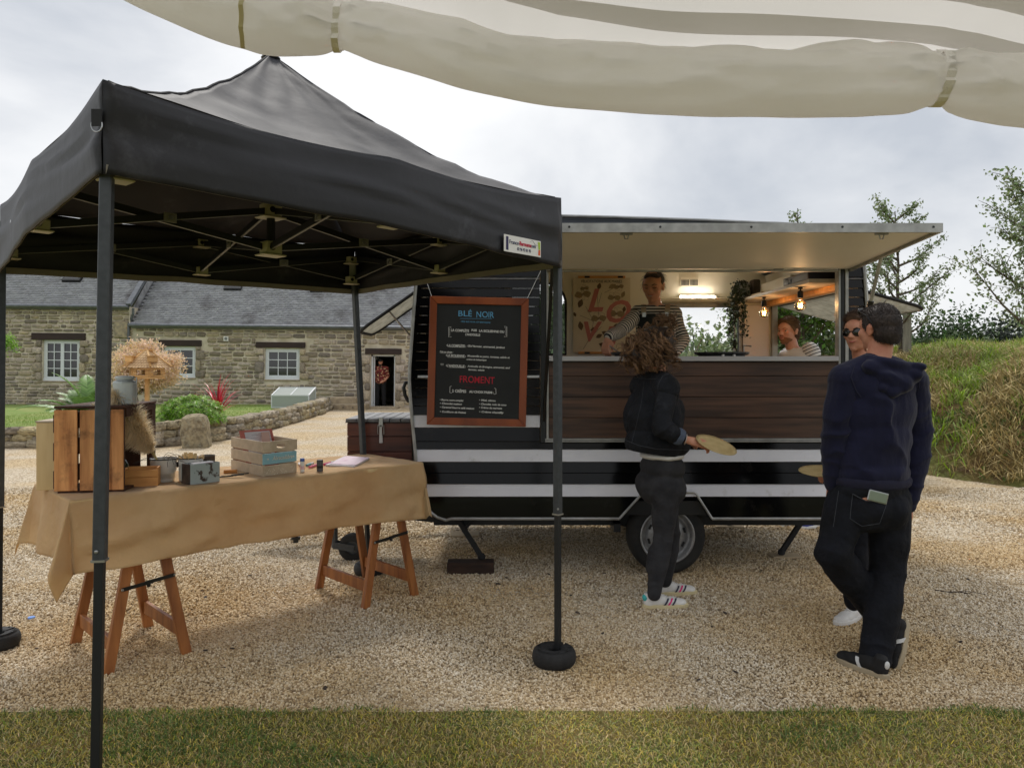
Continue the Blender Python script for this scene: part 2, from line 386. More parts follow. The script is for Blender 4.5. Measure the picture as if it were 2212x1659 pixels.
M_FLAP = mat('cream_gloss_flap_lining', rgb((246, 242, 234)), rgb((240, 236, 228)), rough=.5, scale=2, spec=.45)
M_PINKW = mat('pale_pink_panel', rgb((240, 224, 216)), rough=.4)
M_WPVC = mat('white_pvc_frame', rgb((218, 222, 226)), rough=.35)
M_GLD = mat('dark_window_glass', rgb((22, 24, 26)), rough=.06, spec=.9)
M_LINT = mat('dark_wood_lintel', rgb((56, 38, 32)), rgb((42, 28, 24)), rough=.7, scale=5, stretch=(.5, 4, 4), bump=.3, bscale=20)
M_MORT = mat('sandy_lime_mortar', rgb((218, 208, 188)), rgb((190, 178, 154)), rough=.95, scale=3, bump=.5, bscale=30, dirt=rgb((168, 160, 144)), dscale=1.2, dlo=.45, dhi=.75)
M_STONE = mat('rubble_stone', rgb((180, 164, 142)), rgb((138, 128, 116)), rough=.95, scale=5, rnd=.42, hrnd=.012, island=True, bump=.8, bscale=18, dirt=rgb((150, 144, 130)), dscale=14, dlo=.5, dhi=.8)
M_STONEP = mat('pale_dressed_granite', rgb((168, 152, 126)), rgb((140, 126, 106)), rough=.95, scale=8, rnd=.15, island=True, bump=.7, bscale=30)
M_FIELD = mat('field_stone', rgb((182, 168, 140)), rgb((122, 110, 92)), rough=.95, scale=6, rnd=.28, hrnd=.01, island=True, bump=.9, bscale=16, dirt=rgb((172, 166, 146)), dscale=9, dlo=.5, dhi=.7, bdist=.03)
M_SLATE = mat('roof_slate', rgb((160, 161, 165)), rgb((138, 139, 143)), rough=.55, scale=6, rnd=.16, island=True, hrnd=.015, dirt=rgb((98, 94, 96)), dscale=.9, dlo=.52, dhi=.7)
M_ZINC = mat('zinc_gutter', rgb((112, 116, 122)), rgb((96, 100, 106)), rough=.5, metal=.3, scale=8)
M_SOIL = mat('brown_soil', rgb((92, 62, 42)), rgb((58, 38, 26)), rough=1, scale=9, bump=1, bscale=26, bdist=.04)
M_DARKIN = mat('dark_interior', rgb((30, 27, 25)), rough=.9)
M_SKIN = mat('skin', rgb((206, 150, 122)), rgb((196, 132, 106)), rough=.5, scale=12, spec=.35)
M_SKIN2 = mat('tanned_skin', rgb((202, 144, 118)), rgb((188, 124, 100)), rough=.5, scale=12, spec=.35)
M_LIP = mat('lips', rgb((168, 88, 78)), rough=.45)
M_EYE = mat('eye_white', rgb((216, 210, 202)), rough=.2)
M_IRIS = mat('iris_dark', rgb((38, 26, 20)), rough=.15)
M_HDARK = mat('dark_brown_hair', rgb((34, 24, 19)), rgb((54, 38, 29)), rough=.55, scale=30, rnd=.2, island=True, sheen=.15)
M_HCURL = mat('brown_blond_curly_hair', rgb((76, 52, 38)), rgb((158, 122, 88)), rough=.5, scale=7, rnd=.4, island=True, coord='Object')
M_HBLON = mat('dark_blond_hair', rgb((128, 98, 70)), rgb((92, 68, 48)), rough=.6, scale=30, rnd=.25, island=True)
M_BEARD = mat('ginger_beard', rgb((158, 108, 80)), rgb((128, 84, 60)), rough=.8, scale=80, bump=.5, bscale=120)
M_NAVY = mat('navy_fleece', rgb((30, 31, 54)), rgb((23, 24, 44)), rough=.95, scale=4, bump=.55, bscale=8, bstretch=(1, 1, .45), bdist=.035, sheen=.12, spec=.2)
M_DENIMB = mat('black_denim', rgb((30, 32, 38)), rgb((18, 20, 25)), rough=.85, scale=9, bump=.8, bscale=15, bdist=.02, spec=.3, dirt=rgb((58, 61, 68)), dscale=16, dlo=.58, dhi=.85)
M_DENIMBL = mat('dark_blue_black_jeans', rgb((20, 22, 30)), rgb((12, 13, 18)), rough=.9, scale=9, bump=.8, bscale=11, bdist=.03, spec=.3)
M_JEANG = mat('charcoal_jeans', rgb((60, 60, 63)), rgb((42, 42, 45)), rough=.9, scale=9, bump=.8, bscale=14, bdist=.02, spec=.3)
M_STITCH = mat('grey_stitch', rgb((92, 94, 100)), rough=.8)
M_WHITE = mat('white_paint', rgb((228, 226, 222)), rough=.45)
M_PAPER = mat('paper', rgb((222, 218, 222)), rgb((206, 202, 208)), rough=.8, scale=14)
M_BLACKP = mat('black_plastic', rgb((18, 18, 19)), rough=.35)
M_SLATEB = mat('chalkboard_black', rgb((26, 28, 29)), rgb((34, 36, 37)), rough=.7, scale=6)
M_CHALKW = mat('chalk_white', rgb((222, 222, 220)), rough=.9)
M_CHALKB = mat('chalk_blue', rgb((104, 172, 214)), rough=.9)
M_CHALKR = mat('chalk_red', rgb((196, 44, 62)), rough=.9)
M_CHALKD = mat('chalk_dim', rgb((92, 98, 106)), rough=.9)
M_CHALKRD = mat('chalk_dim_red', rgb((104, 36, 42)), rough=.9)
M_ENAM = mat('white_enamel', rgb((214, 212, 206)), rough=.2, coat=.4)
M_TIN = mat('galvanised_tin', rgb((196, 202, 202)), rgb((172, 178, 180)), rough=.4, metal=.3, scale=9)
M_PATINA = mat('flaked_paint_tin', rgb((168, 178, 176)), rgb((150, 162, 162)), rough=.6, scale=6, dirt=rgb((62, 44, 34)), dscale=13, dlo=.54, dhi=.58)
M_DTIN = mat('dark_rusty_tin', rgb((62, 54, 50)), rgb((98, 86, 78)), rough=.6, scale=14, metal=.2)
M_LEAF = mat('leaf_green', rgb((104, 130, 58)), rgb((72, 98, 42)), rough=.5, scale=2, rnd=.35, hrnd=.02, island=True, transl=.25)
M_LEAFB = mat('bright_shrub_leaf', rgb((166, 198, 92)), rgb((112, 156, 66)), rough=.45, scale=2, rnd=.3, hrnd=.02, island=True, transl=.25)
M_LEAFD = mat('dark_hedge_leaf', rgb((84, 108, 62)), rgb((56, 78, 46)), rough=.6, scale=1.2, rnd=.4, hrnd=.02, island=True, transl=.15)
M_LEAFT = mat('grey_green_tree_leaf', rgb((152, 166, 122)), rgb((116, 132, 92)), rough=.5, scale=2, rnd=.35, hrnd=.025, island=True, transl=.25)
M_LEAFP = mat('pink_cream_willow_leaf', rgb((250, 222, 204)), rgb((226, 204, 150)), rough=.6, scale=2.2, rnd=.22, hrnd=.02, island=True, transl=.3)
M_PALM = mat('palm_leaf', rgb((134, 168, 92)), rgb((98, 134, 68)), rough=.45, scale=2, rnd=.25, island=True, transl=.2)
M_RED = mat('red_cordyline_leaf', rgb((206, 54, 74)), rgb((160, 40, 58)), rough=.4, scale=2, rnd=.3, island=True, transl=.2)
M_IVY = mat('artificial_ivy', rgb((44, 62, 36)), rgb((32, 46, 28)), rough=.5, scale=8, rnd=.3, island=True)
M_BARK = mat('grey_bark', rgb((108, 98, 84)), rgb((78, 70, 60)), rough=.95, scale=9, bump=.6, bscale=30)
M_STAKE = mat('weathered_stake', rgb((150, 146, 132)), rgb((120, 116, 104)), rough=.9, scale=6, stretch=(4, 4, .5))
M_PAMPAS = mat('pampas_plume', rgb((252, 240, 216)), rgb((244, 228, 196)), rough=.9, scale=6, rnd=.15, island=True, transl=.5)
M_GRASSB = mat('lawn_blade', rgb((138, 158, 78)), rgb((220, 192, 120)), rough=.6, scale=2.2, detail=7, lo=.40, hi=.56, rnd=.35, hrnd=.02, island=True, transl=.2, coord='Object')
M_GRASSG = mat('green_garden_grass', rgb((126, 160, 72)), rgb((156, 170, 92)), rough=.7, scale=1.5, rnd=.3, island=True, transl=.2)
M_GRASSV = mat('vivid_tuft_grass', rgb((166, 188, 88)), rgb((128, 152, 64)), rough=.6, scale=2, rnd=.3, hrnd=.015, island=True, transl=.25)
M_STRAW = mat('dry_straw_grass', rgb((204, 184, 132)), rgb((156, 140, 92)), rough=.8, scale=2, rnd=.35, island=True, transl=.15)
M_CANOPY = mat('cream_polyester_canopy', rgb((216, 213, 208)), rgb((208, 205, 199)), rough=.55, scale=2, bump=.25, bscale=7, transl=.55, bdist=.03)
M_CANR = mat('cream_rolled_canopy', rgb((246, 244, 241)), rgb((241, 239, 234)), rough=.6, scale=2, bump=.25, bscale=9, transl=.52, bdist=.03)
M_SUNG = mat('sunglass_black', rgb((10, 10, 11)), rough=.08, spec=.8)
M_SILV = mat('silver_metal', rgb((170, 172, 172)), rough=.3, metal=.8)
M_DOT = mat('white_dots', rgb((226, 218, 200)), rough=.7)
M_BLUEB = mat('sky_blue_panel', rgb((140, 186, 198)), rough=.6)
M_PINK = mat('pink_print', rgb((204, 128, 122)), rough=.7)
M_INKB = mat('brown_ink_print', rgb((112, 92, 72)), rough=.8)
M_INKL = mat('light_ink_wash', rgb((168, 148, 116)), rough=.8)
M_CORK = mat('bird_house_wood', rgb((212, 170, 112)), rgb((180, 136, 82)), rough=.7, scale=6, rnd=.15)
M_SHING = mat('bird_house_shingle', rgb((206, 174, 132)), rgb((170, 138, 102)), rough=.8, scale=5, rnd=.22)
# ------------------------------------------------------------------ ground
def gravel_mat(name, sc, bumpd):
    m = bpy.data.materials.new(name); m.use_nodes = True; n, l = m.node_tree.nodes, m.node_tree.links; b = n['Principled BSDF']
    tc = n.new('ShaderNodeTexCoord'); vo = n.new('ShaderNodeTexVoronoi'); vo.inputs['Scale'].default_value = sc
    l.new(tc.outputs['Object'], vo.inputs['Vector'])
    cr = n.new('ShaderNodeValToRGB'); e = cr.color_ramp.elements
    e[0].position = 0; e[0].color = rgb((128, 110, 88)); e[1].position = 1; e[1].color = rgb((226, 214, 192))
    for p_, c_ in ((.2, (168, 146, 116)), (.45, (192, 174, 146)), (.7, (204, 192, 170))):
        q = cr.color_ramp.elements.new(p_); q.color = rgb(c_)
    sp = n.new('ShaderNodeSeparateColor'); l.new(vo.outputs['Color'], sp.inputs[0]); l.new(sp.outputs[0], cr.inputs[0])
    no = n.new('ShaderNodeTexNoise'); no.inputs['Scale'].default_value = .8; no.inputs['Detail'].default_value = 6; l.new(tc.outputs['Object'], no.inputs['Vector'])
    mr = n.new('ShaderNodeMapRange'); mr.inputs[1].default_value = .42; mr.inputs[2].default_value = .62; l.new(no.outputs['Fac'], mr.inputs[0])
    mx = n.new('ShaderNodeMix'); mx.data_type = 'RGBA'; mx.blend_type = 'MULTIPLY'; l.new(mr.outputs[0], mx.inputs[0]); l.new(cr.outputs[0], mx.inputs[6]); mx.inputs[7].default_value = (.96, .87, .70, 1)
    l.new(mx.outputs[2], b.inputs['Base Color']); b.inputs['Roughness'].default_value = .9
    bp = n.new('ShaderNodeBump'); bp.inputs['Distance'].default_value = bumpd; bp.inputs['Strength'].default_value = 1; bp.invert = True
    l.new(vo.outputs['Distance'], bp.inputs['Height']); l.new(bp.outputs[0], b.inputs['Normal'])
    return m
M_GRAV = gravel_mat('gravel_bed', 62, .012)
M_GRAVFAR = M_GRAV
def pebble_mat():
    m = bpy.data.materials.new('pebble'); m.use_nodes = True; n, l = m.node_tree.nodes, m.node_tree.links; b = n['Principled BSDF']
    oi = n.new('ShaderNodeObjectInfo'); cr = n.new('ShaderNodeValToRGB'); e = cr.color_ramp.elements
    e[0].position = 0; e[0].color = rgb((136, 120, 98)); e[1].position = 1; e[1].color = rgb((240, 230, 212))
    for p_, c_ in ((.1, (156, 138, 112)), (.3, (192, 172, 140)), (.6, (212, 196, 168)), (.85, (222, 212, 194))):
        q = cr.color_ramp.elements.new(p_); q.color = rgb(c_)
    l.new(oi.outputs['Random'], cr.inputs[0])
    ge = n.new('ShaderNodeNewGeometry'); no = n.new('ShaderNodeTexNoise'); no.inputs['Scale'].default_value = .75; no.inputs['Detail'].default_value = 5; l.new(ge.outputs['Position'], no.inputs['Vector'])
    mr = n.new('ShaderNodeMapRange'); mr.inputs[1].default_value = .42; mr.inputs[2].default_value = .6; l.new(no.outputs['Fac'], mr.inputs[0])
    mx = n.new('ShaderNodeMix'); mx.data_type = 'RGBA'; mx.blend_type = 'MULTIPLY'; l.new(mr.outputs[0], mx.inputs[0]); l.new(cr.outputs[0], mx.inputs[6]); mx.inputs[7].default_value = (.97, .86, .66, 1)
    l.new(mx.outputs[2], b.inputs['Base Color']); b.inputs['Roughness'].default_value = .75
    return m
M_PEB = pebble_mat()
M_FIELDG = mat('far_pasture', rgb((92, 108, 52)), rgb((120, 128, 66)), rough=1, scale=.3, bump=.6, bscale=6)
M_LAWNB = mat('lawn_thatch', rgb((88, 92, 44)), rgb((128, 108, 62)), rough=1, scale=2.6, detail=7, bump=1, bscale=60, bdist=.02)
M_CONC = mat('concrete_edging', rgb((176, 156, 124)), rgb((142, 124, 98)), rough=.95, scale=9, bump=.4, bscale=60)
mb = MB(); mb.add([(-400, -200, -.06), (400, -200, -.06), (400, 600, -.06), (-400, 600, -.06)], [(0, 1, 2, 3)])
mb.build('ground', M_FIELDG, kind='structure')
mb = MB()
mb.grid(lambda a, b: (lerp(-24, 11, a), lerp(3.36, 30.5, b), .012 * nz((lerp(-24, 11, a), lerp(3.36, 30.5, b), 0), 1.1)), 140, 110)
mb.build('gravel_yard', M_GRAV, kind='structure', smooth=True, center=False)
mb = MB()
mb.grid(lambda a, b: (lerp(-9, 9, a), lerp(-9, 3.335, b), .012 + .012 * nz((lerp(-9, 9, a), lerp(-9, 3.33, b), 0), 1.7)), 60, 40)
mb.build('lawn', M_LAWNB, kind='structure', smooth=True, center=False)
mb = MB()
mb.grid(lambda a, b: (lerp(-9, 9, a), lerp(3.335, 3.385, b) + .014 * nz((lerp(-9, 9, a), 0, 3), 2), -.0135), 90, 2)
mb.build('kerb', M_CONC, kind='structure', center=False, thick=.03)
def pebble_field(name, x0, x1, y0, y1, dens, rad, seed, wmin=None):
    me = bpy.data.meshes.new(name)
    k = .95
    vs_ = [(-k * y0 - .3, y0, .004), (k * y0 + .3, y0, .004), (k * y1 + .3, y1, .004), (-k * y1 - .3, y1, .004)]
    me.from_pydata(vs_, [], [(0, 1, 2, 3)]); ob = link(name, me); tag(ob, kind='stuff')
    ng = bpy.data.node_groups.new(name, 'GeometryNodeTree')
    ng.interface.new_socket('Geometry', in_out='INPUT', socket_type='NodeSocketGeometry'); ng.interface.new_socket('Geometry', in_out='OUTPUT', socket_type='NodeSocketGeometry')
    N, L = ng.nodes, ng.links
    gi = N.new('NodeGroupInput'); go = N.new('NodeGroupOutput')
    ds = N.new('GeometryNodeDistributePointsOnFaces'); ds.inputs['Density'].default_value = dens; ds.inputs['Seed'].default_value = seed
    ic = N.new('GeometryNodeMeshIcoSphere'); ic.inputs['Radius'].default_value = rad; ic.inputs['Subdivisions'].default_value = 2
    sm = N.new('GeometryNodeSetMaterial'); sm.inputs['Material'].default_value = M_PEB
    spn = N.new('GeometryNodeSetPosition'); nt = N.new('ShaderNodeTexNoise'); nt.inputs['Scale'].default_value = 1.0 / rad * .45
    vm = N.new('ShaderNodeVectorMath'); vm.operation = 'SUBTRACT'; vm.inputs[1].default_value = (.5, .5, .5)
    vsn = N.new('ShaderNodeVectorMath'); vsn.operation = 'SCALE'; vsn.inputs['Scale'].default_value = rad * 1.1
    L.new(nt.outputs['Color'], vm.inputs[0]); L.new(vm.outputs[0], vsn.inputs[0]); L.new(vsn.outputs[0], spn.inputs['Offset']); L.new(ic.outputs['Mesh'], spn.inputs['Geometry'])
    L.new(spn.outputs[0], sm.inputs[0])
    io = N.new('GeometryNodeInstanceOnPoints')
    rr = N.new('FunctionNodeRandomValue'); rr.data_type = 'FLOAT_VECTOR'; rr.inputs[1].default_value = (6.3, 6.3, 6.3)
    rs = N.new('FunctionNodeRandomValue'); rs.data_type = 'FLOAT_VECTOR'; rs.inputs[0].default_value = (.55, .5, .4); rs.inputs[1].default_value = (1.45, 1.15, .9); rs.inputs['Seed'].default_value = 5
    L.new(gi.outputs[0], ds.inputs[0]); L.new(ds.outputs['Points'], io.inputs['Points']); L.new(sm.outputs[0], io.inputs['Instance'])
    L.new(rr.outputs[0], io.inputs['Rotation']); L.new(rs.outputs[0], io.inputs['Scale']); L.new(io.outputs[0], go.inputs[0])
    md = ob.modifiers.new('scatter', 'NODES'); md.node_group = ng
    return ob
pebble_field('gravel_pebbles', 0, 0, 3.30, 4.6, 10500, .0062, 1)
pebble_field('gravel_pebbles', 0, 0, 4.6, 6.6, 5600, .0080, 2)
pebble_field('gravel_pebbles', 0, 0, 6.6, 9.5, 2200, .0105, 3)
M_CHIP = mat('dark_slate_chip', rgb((72, 62, 54)), rgb((54, 46, 40)), rough=.9, rnd=.3, island=True)
mb = MB()
for i in range(60):
    y = random.uniform(3.5, 8); x = random.uniform(-.72, .72) * y
    s_ = random.uniform(.005, .012)
    mb.ell((x, y, .012), (s_ * random.uniform(1, 2), s_, s_ * .35), M=Euler((random.uniform(-.4, .4), random.uniform(-.4, .4), random.uniform(0, 6))).to_matrix(), nu=7, nv=4)
for (u, v, l) in ((2050, 1280, .22), (2080, 1705, .1), (1540, 1560, .12), (1900, 1660, .14), (650, 1590, .12)):
    if v > 1540: continue
    p = G(u, v, .012); a = random.uniform(-.3, .3); mb.tube([p, p + Vector((l / 2, .01, .01)), p + Vector((l, -.02 + a * .1, 0))], .002, n=4)
mb.build('stone_chips', M_CHIP, kind='stuff', center=False)
def lawn_patch(name, n, xr, yr, h0, h1, lean, mat_, z=.012, w=.0026, filt=None, shade=True):
    x = np.random.uniform(*xr, n); y = np.random.uniform(*yr, n)
    if filt is not None:
        k = np.array([filt(a, b) for a, b in zip(x, y)]); x, y = x[k], y[k]
    n = len(x); P0 = np.stack([x, y, np.full(n, z)], 1)
    H = np.random.uniform(h0, h1, n); Wd = np.full(n, w) * np.random.uniform(.7, 1.4, n)
    me = blades(P0, H, Wd, np.random.uniform(lean * .3, lean, n), name, mat_)
    return link(name, me)
o = lawn_patch('lawn_grass', 92000, (-3.3, 3.3), (2.4, 3.42), .010, .034, 1.7, M_GRASSB, w=.0032, filt=lambda x, y: y < 3.335 + .045 * nz((x, 0, 2), 3.2) + .02 * nz((x, 1, 2), 11)); tag(o, kind='stuff')
M_GRASSE = mat('greener_edge_blade', rgb((82, 116, 52)), rgb((108, 134, 64)), rough=.6, scale=3, rnd=.3, island=True, transl=.2)
def edgef(x, y):
    q = mnoise.noise(Vector((x * 1.1, y * 2.2, 4)))
    if y > 3.34 + .05 * nz((x, 0, 2), 3.2) + .025 * nz((x, 1, 2), 11): return False
    return (3.36 - y) < .02 + .16 * max(0, q + .3) or (q > .28 and random.random() < .8)
o = lawn_patch('lawn_grass', 52000, (-3.3, 3.3), (2.5, 3.42), .016, .042, 1.2, M_GRASSE, filt=edgef, w=.0034); tag(o, kind='stuff')
# ------------------------------------------------------------------ stone pieces shared by the walls
def stone_mesh(seed, rnd=.22):
    rs = random.Random(seed); b = bmesh.new(); bmesh.ops.create_cube(b, size=1)
    bmesh.ops.subdivide_edges(b, edges=b.edges, cuts=2, use_grid_fill=True)
    for v in b.verts:
        p = v.co.copy(); q = p.normalized() * .58
        v.co = p.lerp(q, .42) + Vector((rs.uniform(-1, 1), rs.uniform(-1, 1), rs.uniform(-1, 1))) * rnd * .22
    me = bpy.data.meshes.new('stone'); b.to_mesh(me); b.free()
    me.polygons.foreach_set('use_smooth', [True] * len(me.polygons)); return me
STONES = [stone_mesh(i) for i in range(14)]
for s_ in STONES: s_.materials.append(M_STONE)
FSTONES = [stone_mesh(50 + i, .3) for i in range(12)]
for s_ in FSTONES: s_.materials.append(M_FIELD)
def join_stones(name, items, lib, mat_, parent=None):
    """items: (loc, rot, scale, libidx) -> one mesh"""
    arr = []
    Vs = []; Fs = []; off = 0
    data = []
    for me in lib:
        a = np.empty(len(me.vertices) * 3); me.vertices.foreach_get('co', a); f = np.array([p.vertices[:] for p in me.polygons]); data.append((a.reshape(-1, 3), f))
    for loc, rot, sc, k in items:
        a, f = data[k]; Mx = np.array(Euler(rot).to_matrix())
        Vs.append((a * np.array(sc)) @ Mx.T + np.array(loc)); Fs.append(f + off); off += len(a)
    me = fast_mesh(name, np.concatenate(Vs), np.concatenate(Fs).ravel(), 4, mat_, smooth=True)
    return link(name, me, parent)
# ------------------------------------------------------------------ stone farmhouse
BY = 27.7
barn = root('stone_farmhouse', (0, BY, 0), 'long low stone farmhouse with slate roof beyond the gravel yard', 'house')
def bX(u): return (u - CU) / FPX * BY
def bZ(v): return CAMH + (CV - v) / FPX * BY
def B(mb_, name, m, **k): return mb_.build(name, m, barn, **k)
XL, XS, XR = -26.0, bX(283), bX(1075)
ZGL, ZGR = bZ(664), bZ(703)
wins = [(bX(91), bX(171), bZ(824.5), bZ(736)), (bX(352), bX(421), bZ(815), bZ(748)), (bX(571), bX(646), bZ(817), bZ(750))]
door = (bX(800), bX(852.5), 0.0, bZ(761))
extra = [(bX(-190), bX(-110), bZ(824), bZ(736))]
holes = wins + [door] + extra
def wall_boxes(mb_, x0, x1, z0, z1, y0, y1, hs):
    xs = sorted(set([x0, x1] + [h[0] for h in hs if x0 < h[0] < x1] + [h[1] for h in hs if x0 < h[1] < x1]))
    for a, b in zip(xs, xs[1:]):
        cut = [h for h in hs if h[0] <= a + 1e-6 and h[1] >= b - 1e-6]
        zs = [(z0, z1)]
        for h in cut:
            nz_ = []
            for p, q in zs:
                if h[2] > p: nz_.append((p, min(q, h[2])))
                if h[3] < q: nz_.append((max(p, h[3]), q))
            zs = [t for t in nz_ if t[1] - t[0] > 1e-4]
        for p, q in zs: mb_.bx(a, b, y0, y1, p, q)
mb = MB()
wall_boxes(mb, XL, XS, -.3, ZGL, BY, BY + .5, holes); wall_boxes(mb, XS, XR, -.3, ZGR, BY + .001, BY + .5, holes)
mb.bx(XL, XL + .5, BY + .5, BY + 6, -.3, ZGL); mb.bx(XR - .5, XR, BY + .5, BY + 6, -.3, ZGR); mb.bx(XL, XR, BY + 6, BY + 6.4, -.3, ZGR)
B(mb, 'wall', M_MORT)
mb = MB(); mb.bx(XL + .5, XR - .5, BY + .52, BY + 5.9, -.1, -.02); mb.bx(XL + .5, XR - .5, BY + .52, BY + 5.9, ZGR - .1, ZGR - .02); B(mb, 'interior_floor', M_DARKIN)
def lay_wall(x0, x1, z0, z1, yf, hs, rs, hmin=.10, hmax=.21, lmin=.15, lmax=.44, gap=.036, lintels=()):
    out = []; z = z0; 
    while z < z1 - .05:
        h = rs.uniform(hmin, hmax); x = x0 - rs.uniform(0, .2)
        if z + h > z1: h = z1 - z
        while x < x1:
            l = rs.uniform(lmin, lmax) * (.7 + h / hmax * .5); hh = h * rs.uniform(.72, 1.0)
            a, b = x + gap / 2, x + l - gap / 2
            bad = False
            for H in list(hs) + list(lintels):
                if b > H[0] - .02 and a < H[1] + .02 and z + h > H[2] - .02 and z < H[3] + .02:
                    if a < H[0] - .08 and z >= H[2] - .3: b = min(b, H[0] - .03); 
                    if b <= a + .06 or (b > H[0] - .02 and a < H[1] + .02): bad = True
            if not bad and b - a > .07 and b < x1 + .12 and a > x0 - .02:
                dz = .03 * mnoise.noise(Vector((x * .8, z, 5)))
                if h > .16 and rs.random() < .35:
                    k = rs.uniform(.4, .6)
                    for zz, h2 in ((z, h * k), (z + h * k, h * (1 - k))):
                        out.append(((a + b) / 2, yf + .028 - rs.uniform(-.006, .014), zz + h2 / 2 + dz, (b - a), .12, h2 - gap))
                else:
                    out.append(((a + b) / 2, yf + .030 - rs.uniform(-.006, .016), z + h / 2 + dz, (b - a), .13, hh - gap * .6))
            x += l
        z += h
    return out
rs = random.Random(3)
lint = [(bX(68), bX(184), bZ(736), bZ(721.5)), (bX(343), bX(434.5), bZ(747), bZ(734)), (bX(552), bX(658.5), bZ(748.5), bZ(736.5)), (bX(788), bX(866.5), bZ(760.5), bZ(748))]
st = lay_wall(bX(-60), XS - .02, .02, ZGL - .1, BY, holes, rs, lintels=lint) + lay_wall(XS + .08, XR, .02, ZGR - .1, BY, holes, rs, lintels=lint)
for (x0, x1, z0, z1) in wins + [door]:
    z = z0 + .0; i = 0
    while z < z1 - .1:
        hh = min(rs.uniform(.24, .42), z1 - z)
        for sx, sgn in ((x0, -1), (x1, 1)):
            L = .34 if (i + (sgn > 0)) % 2 else .2
            st.append((sx + sgn * L / 2 + sgn * .012, BY - .018, z + hh / 2, L - .02, .14, hh - .025))
        z += hh; i += 1
st.append((bX(263), BY - .02, bZ(712), .55, .14, .62))
st2 = sorted(st, key=lambda t: -t[3] * t[5])
vis = [t for t in st2 if t[0] > bX(0) and t[0] < bX(900)]
rest = [t for t in st2 if not (t[0] > bX(0) and t[0] < bX(900))] + vis[290:]
for t in vis[:290]:
    link('stone', STONES[rs.randrange(14)], barn, loc=(t[0], t[1] - BY, t[2]), rot=(0, rs.uniform(-.05, .05), 0), scale=(t[3] * 1.0, t[4], t[5] * 1.0))
o = join_stones('rubble_stones', [((t[0], t[1] - BY, t[2]), (0, rs.uniform(-.05, .05), 0), (t[3] * 1.0, t[4], t[5] * 1.0), rs.randrange(14)) for t in rest], STONES, M_STONE, barn)
tag(o, kind='stuff')
for (x0, x1, z0, z1) in lint:
    mb = MB(); mb.bx(x0, x1, BY - .07, BY + .2, z0, z1); B(mb, 'lintel', M_LINT, bevel=.012)
def window(x0, x1, z0, z1, cols, rows, leaves_=1, pw=.07):
    y = BY + .10
    mb = MB(); mb.bx(x0, x1, y - .02, y + .06, z1 - pw, z1 - .001); mb.bx(x0, x1, y - .05, y + .06, z0, z0 + pw * 1.3)
    mb.bx(x0, x0 + pw, y - .02, y + .06, z0 + pw * 1.3, z1 - pw); mb.bx(x1 - pw, x1, y - .02, y + .06, z0 + pw * 1.3, z1 - pw)
    fr = B(mb, 'window', M_WPVC)
    mb = MB(); xi0, xi1, zi0, zi1 = x0 + pw, x1 - pw, z0 + pw * 1.3, z1 - pw; wl_ = (xi1 - xi0) / leaves_
    for k in range(leaves_):
        a, b = xi0 + k * wl_, xi0 + (k + 1) * wl_; s_ = .06
        mb.bx(a, a + s_, y - .03, y + .03, zi0, zi1); mb.bx(b - s_, b, y - .03, y + .03, zi0, zi1)
        mb.bx(a + s_, b - s_, y - .03, y + .03, zi0, zi0 + s_); mb.bx(a + s_, b - s_, y - .03, y + .03, zi1 - s_, zi1)
    mb.build('casement_frame', M_WPVC, fr)
    pm = None
    for k in range(leaves_):
        a, b = xi0 + k * wl_ + .06, xi0 + (k + 1) * wl_ - .06; c, d = zi0 + .06, zi1 - .06
        pwd, phd = (b - a) / cols, (d - c) / rows
        mb = MB()
        for i in range(1, cols): mb.bx(a + i * pwd - .014, a + i * pwd + .014, y - .022, y + .02, c, d)
        for j in range(1, rows): mb.bx(a, b, y - .024, y + .022, c + j * phd - .014, c + j * phd + .014)
        mb.build('glazing_bars', M_WPVC, fr)
        for i in range(cols):
            for j in range(rows):
                m2 = MB(); m2.bx(-pwd / 2 + .0, pwd / 2, -.004, .004, -phd / 2, phd / 2)
                if pm is None: pm = m2.mesh('pane', M_GLD)
                link('pane', pm, fr, loc=(a + (i + .5) * pwd, y + .012 - BY, c + (j + .5) * phd))
    mb = MB(); mb.bx(x0 - .02, x1 + .02, BY - .03, y, z0 - .05, z0 - .002); mb.build('sill', M_STONEP, fr)
window(*wins[0], 2, 4, 2); window(*wins[1], 2, 3, 1); window(*wins[2], 3, 3, 1); window(*extra[0], 2, 4, 2)
x0, x1, z0, z1 = door; y = BY + .12
mb = MB(); mb.bx(x0, x0 + .06, y, y + .08, 0, z1); mb.bx(x1 - .05, x1, y, y + .08, 0, z1); mb.bx(x0, x1, y, y + .08, z1 - .06, z1 - .001); mb.bx(x0, x1, y - .02, y + .08, -.02, .04)
B(mb, 'door_frame', M_WPVC)
mb = MB(); mb.bx(x0 + .07, x0 + .11, y + .1, y + .85, .05, z1 - .08); dr = B(mb, 'door', M_WPVC)
mb = MB(); mb.bx(x0 + .112, x0 + .12, y + .2, y + .75, .9, z1 - .2); mb.build('door_pane', M_GLD, dr)
mb = MB(); cx, cz = bX(488), bZ(730); mb.bx(cx - .085, cx + .085, BY - .075, BY - .02, cz - .085, cz + .085); v_ = B(mb, 'air_vent', M_WHITE)
mb = MB(); mb.tube([(cx, BY - .08, cz), (cx, BY - .074, cz)], .055, n=20)
for k in range(5): mb.bx(cx - .045, cx + .045, BY - .084, BY - .079, cz - .036 + k * .016, cz - .03 + k * .016)
mb.build('vent_grille', M_PLASG, v_)
RA = R(43)
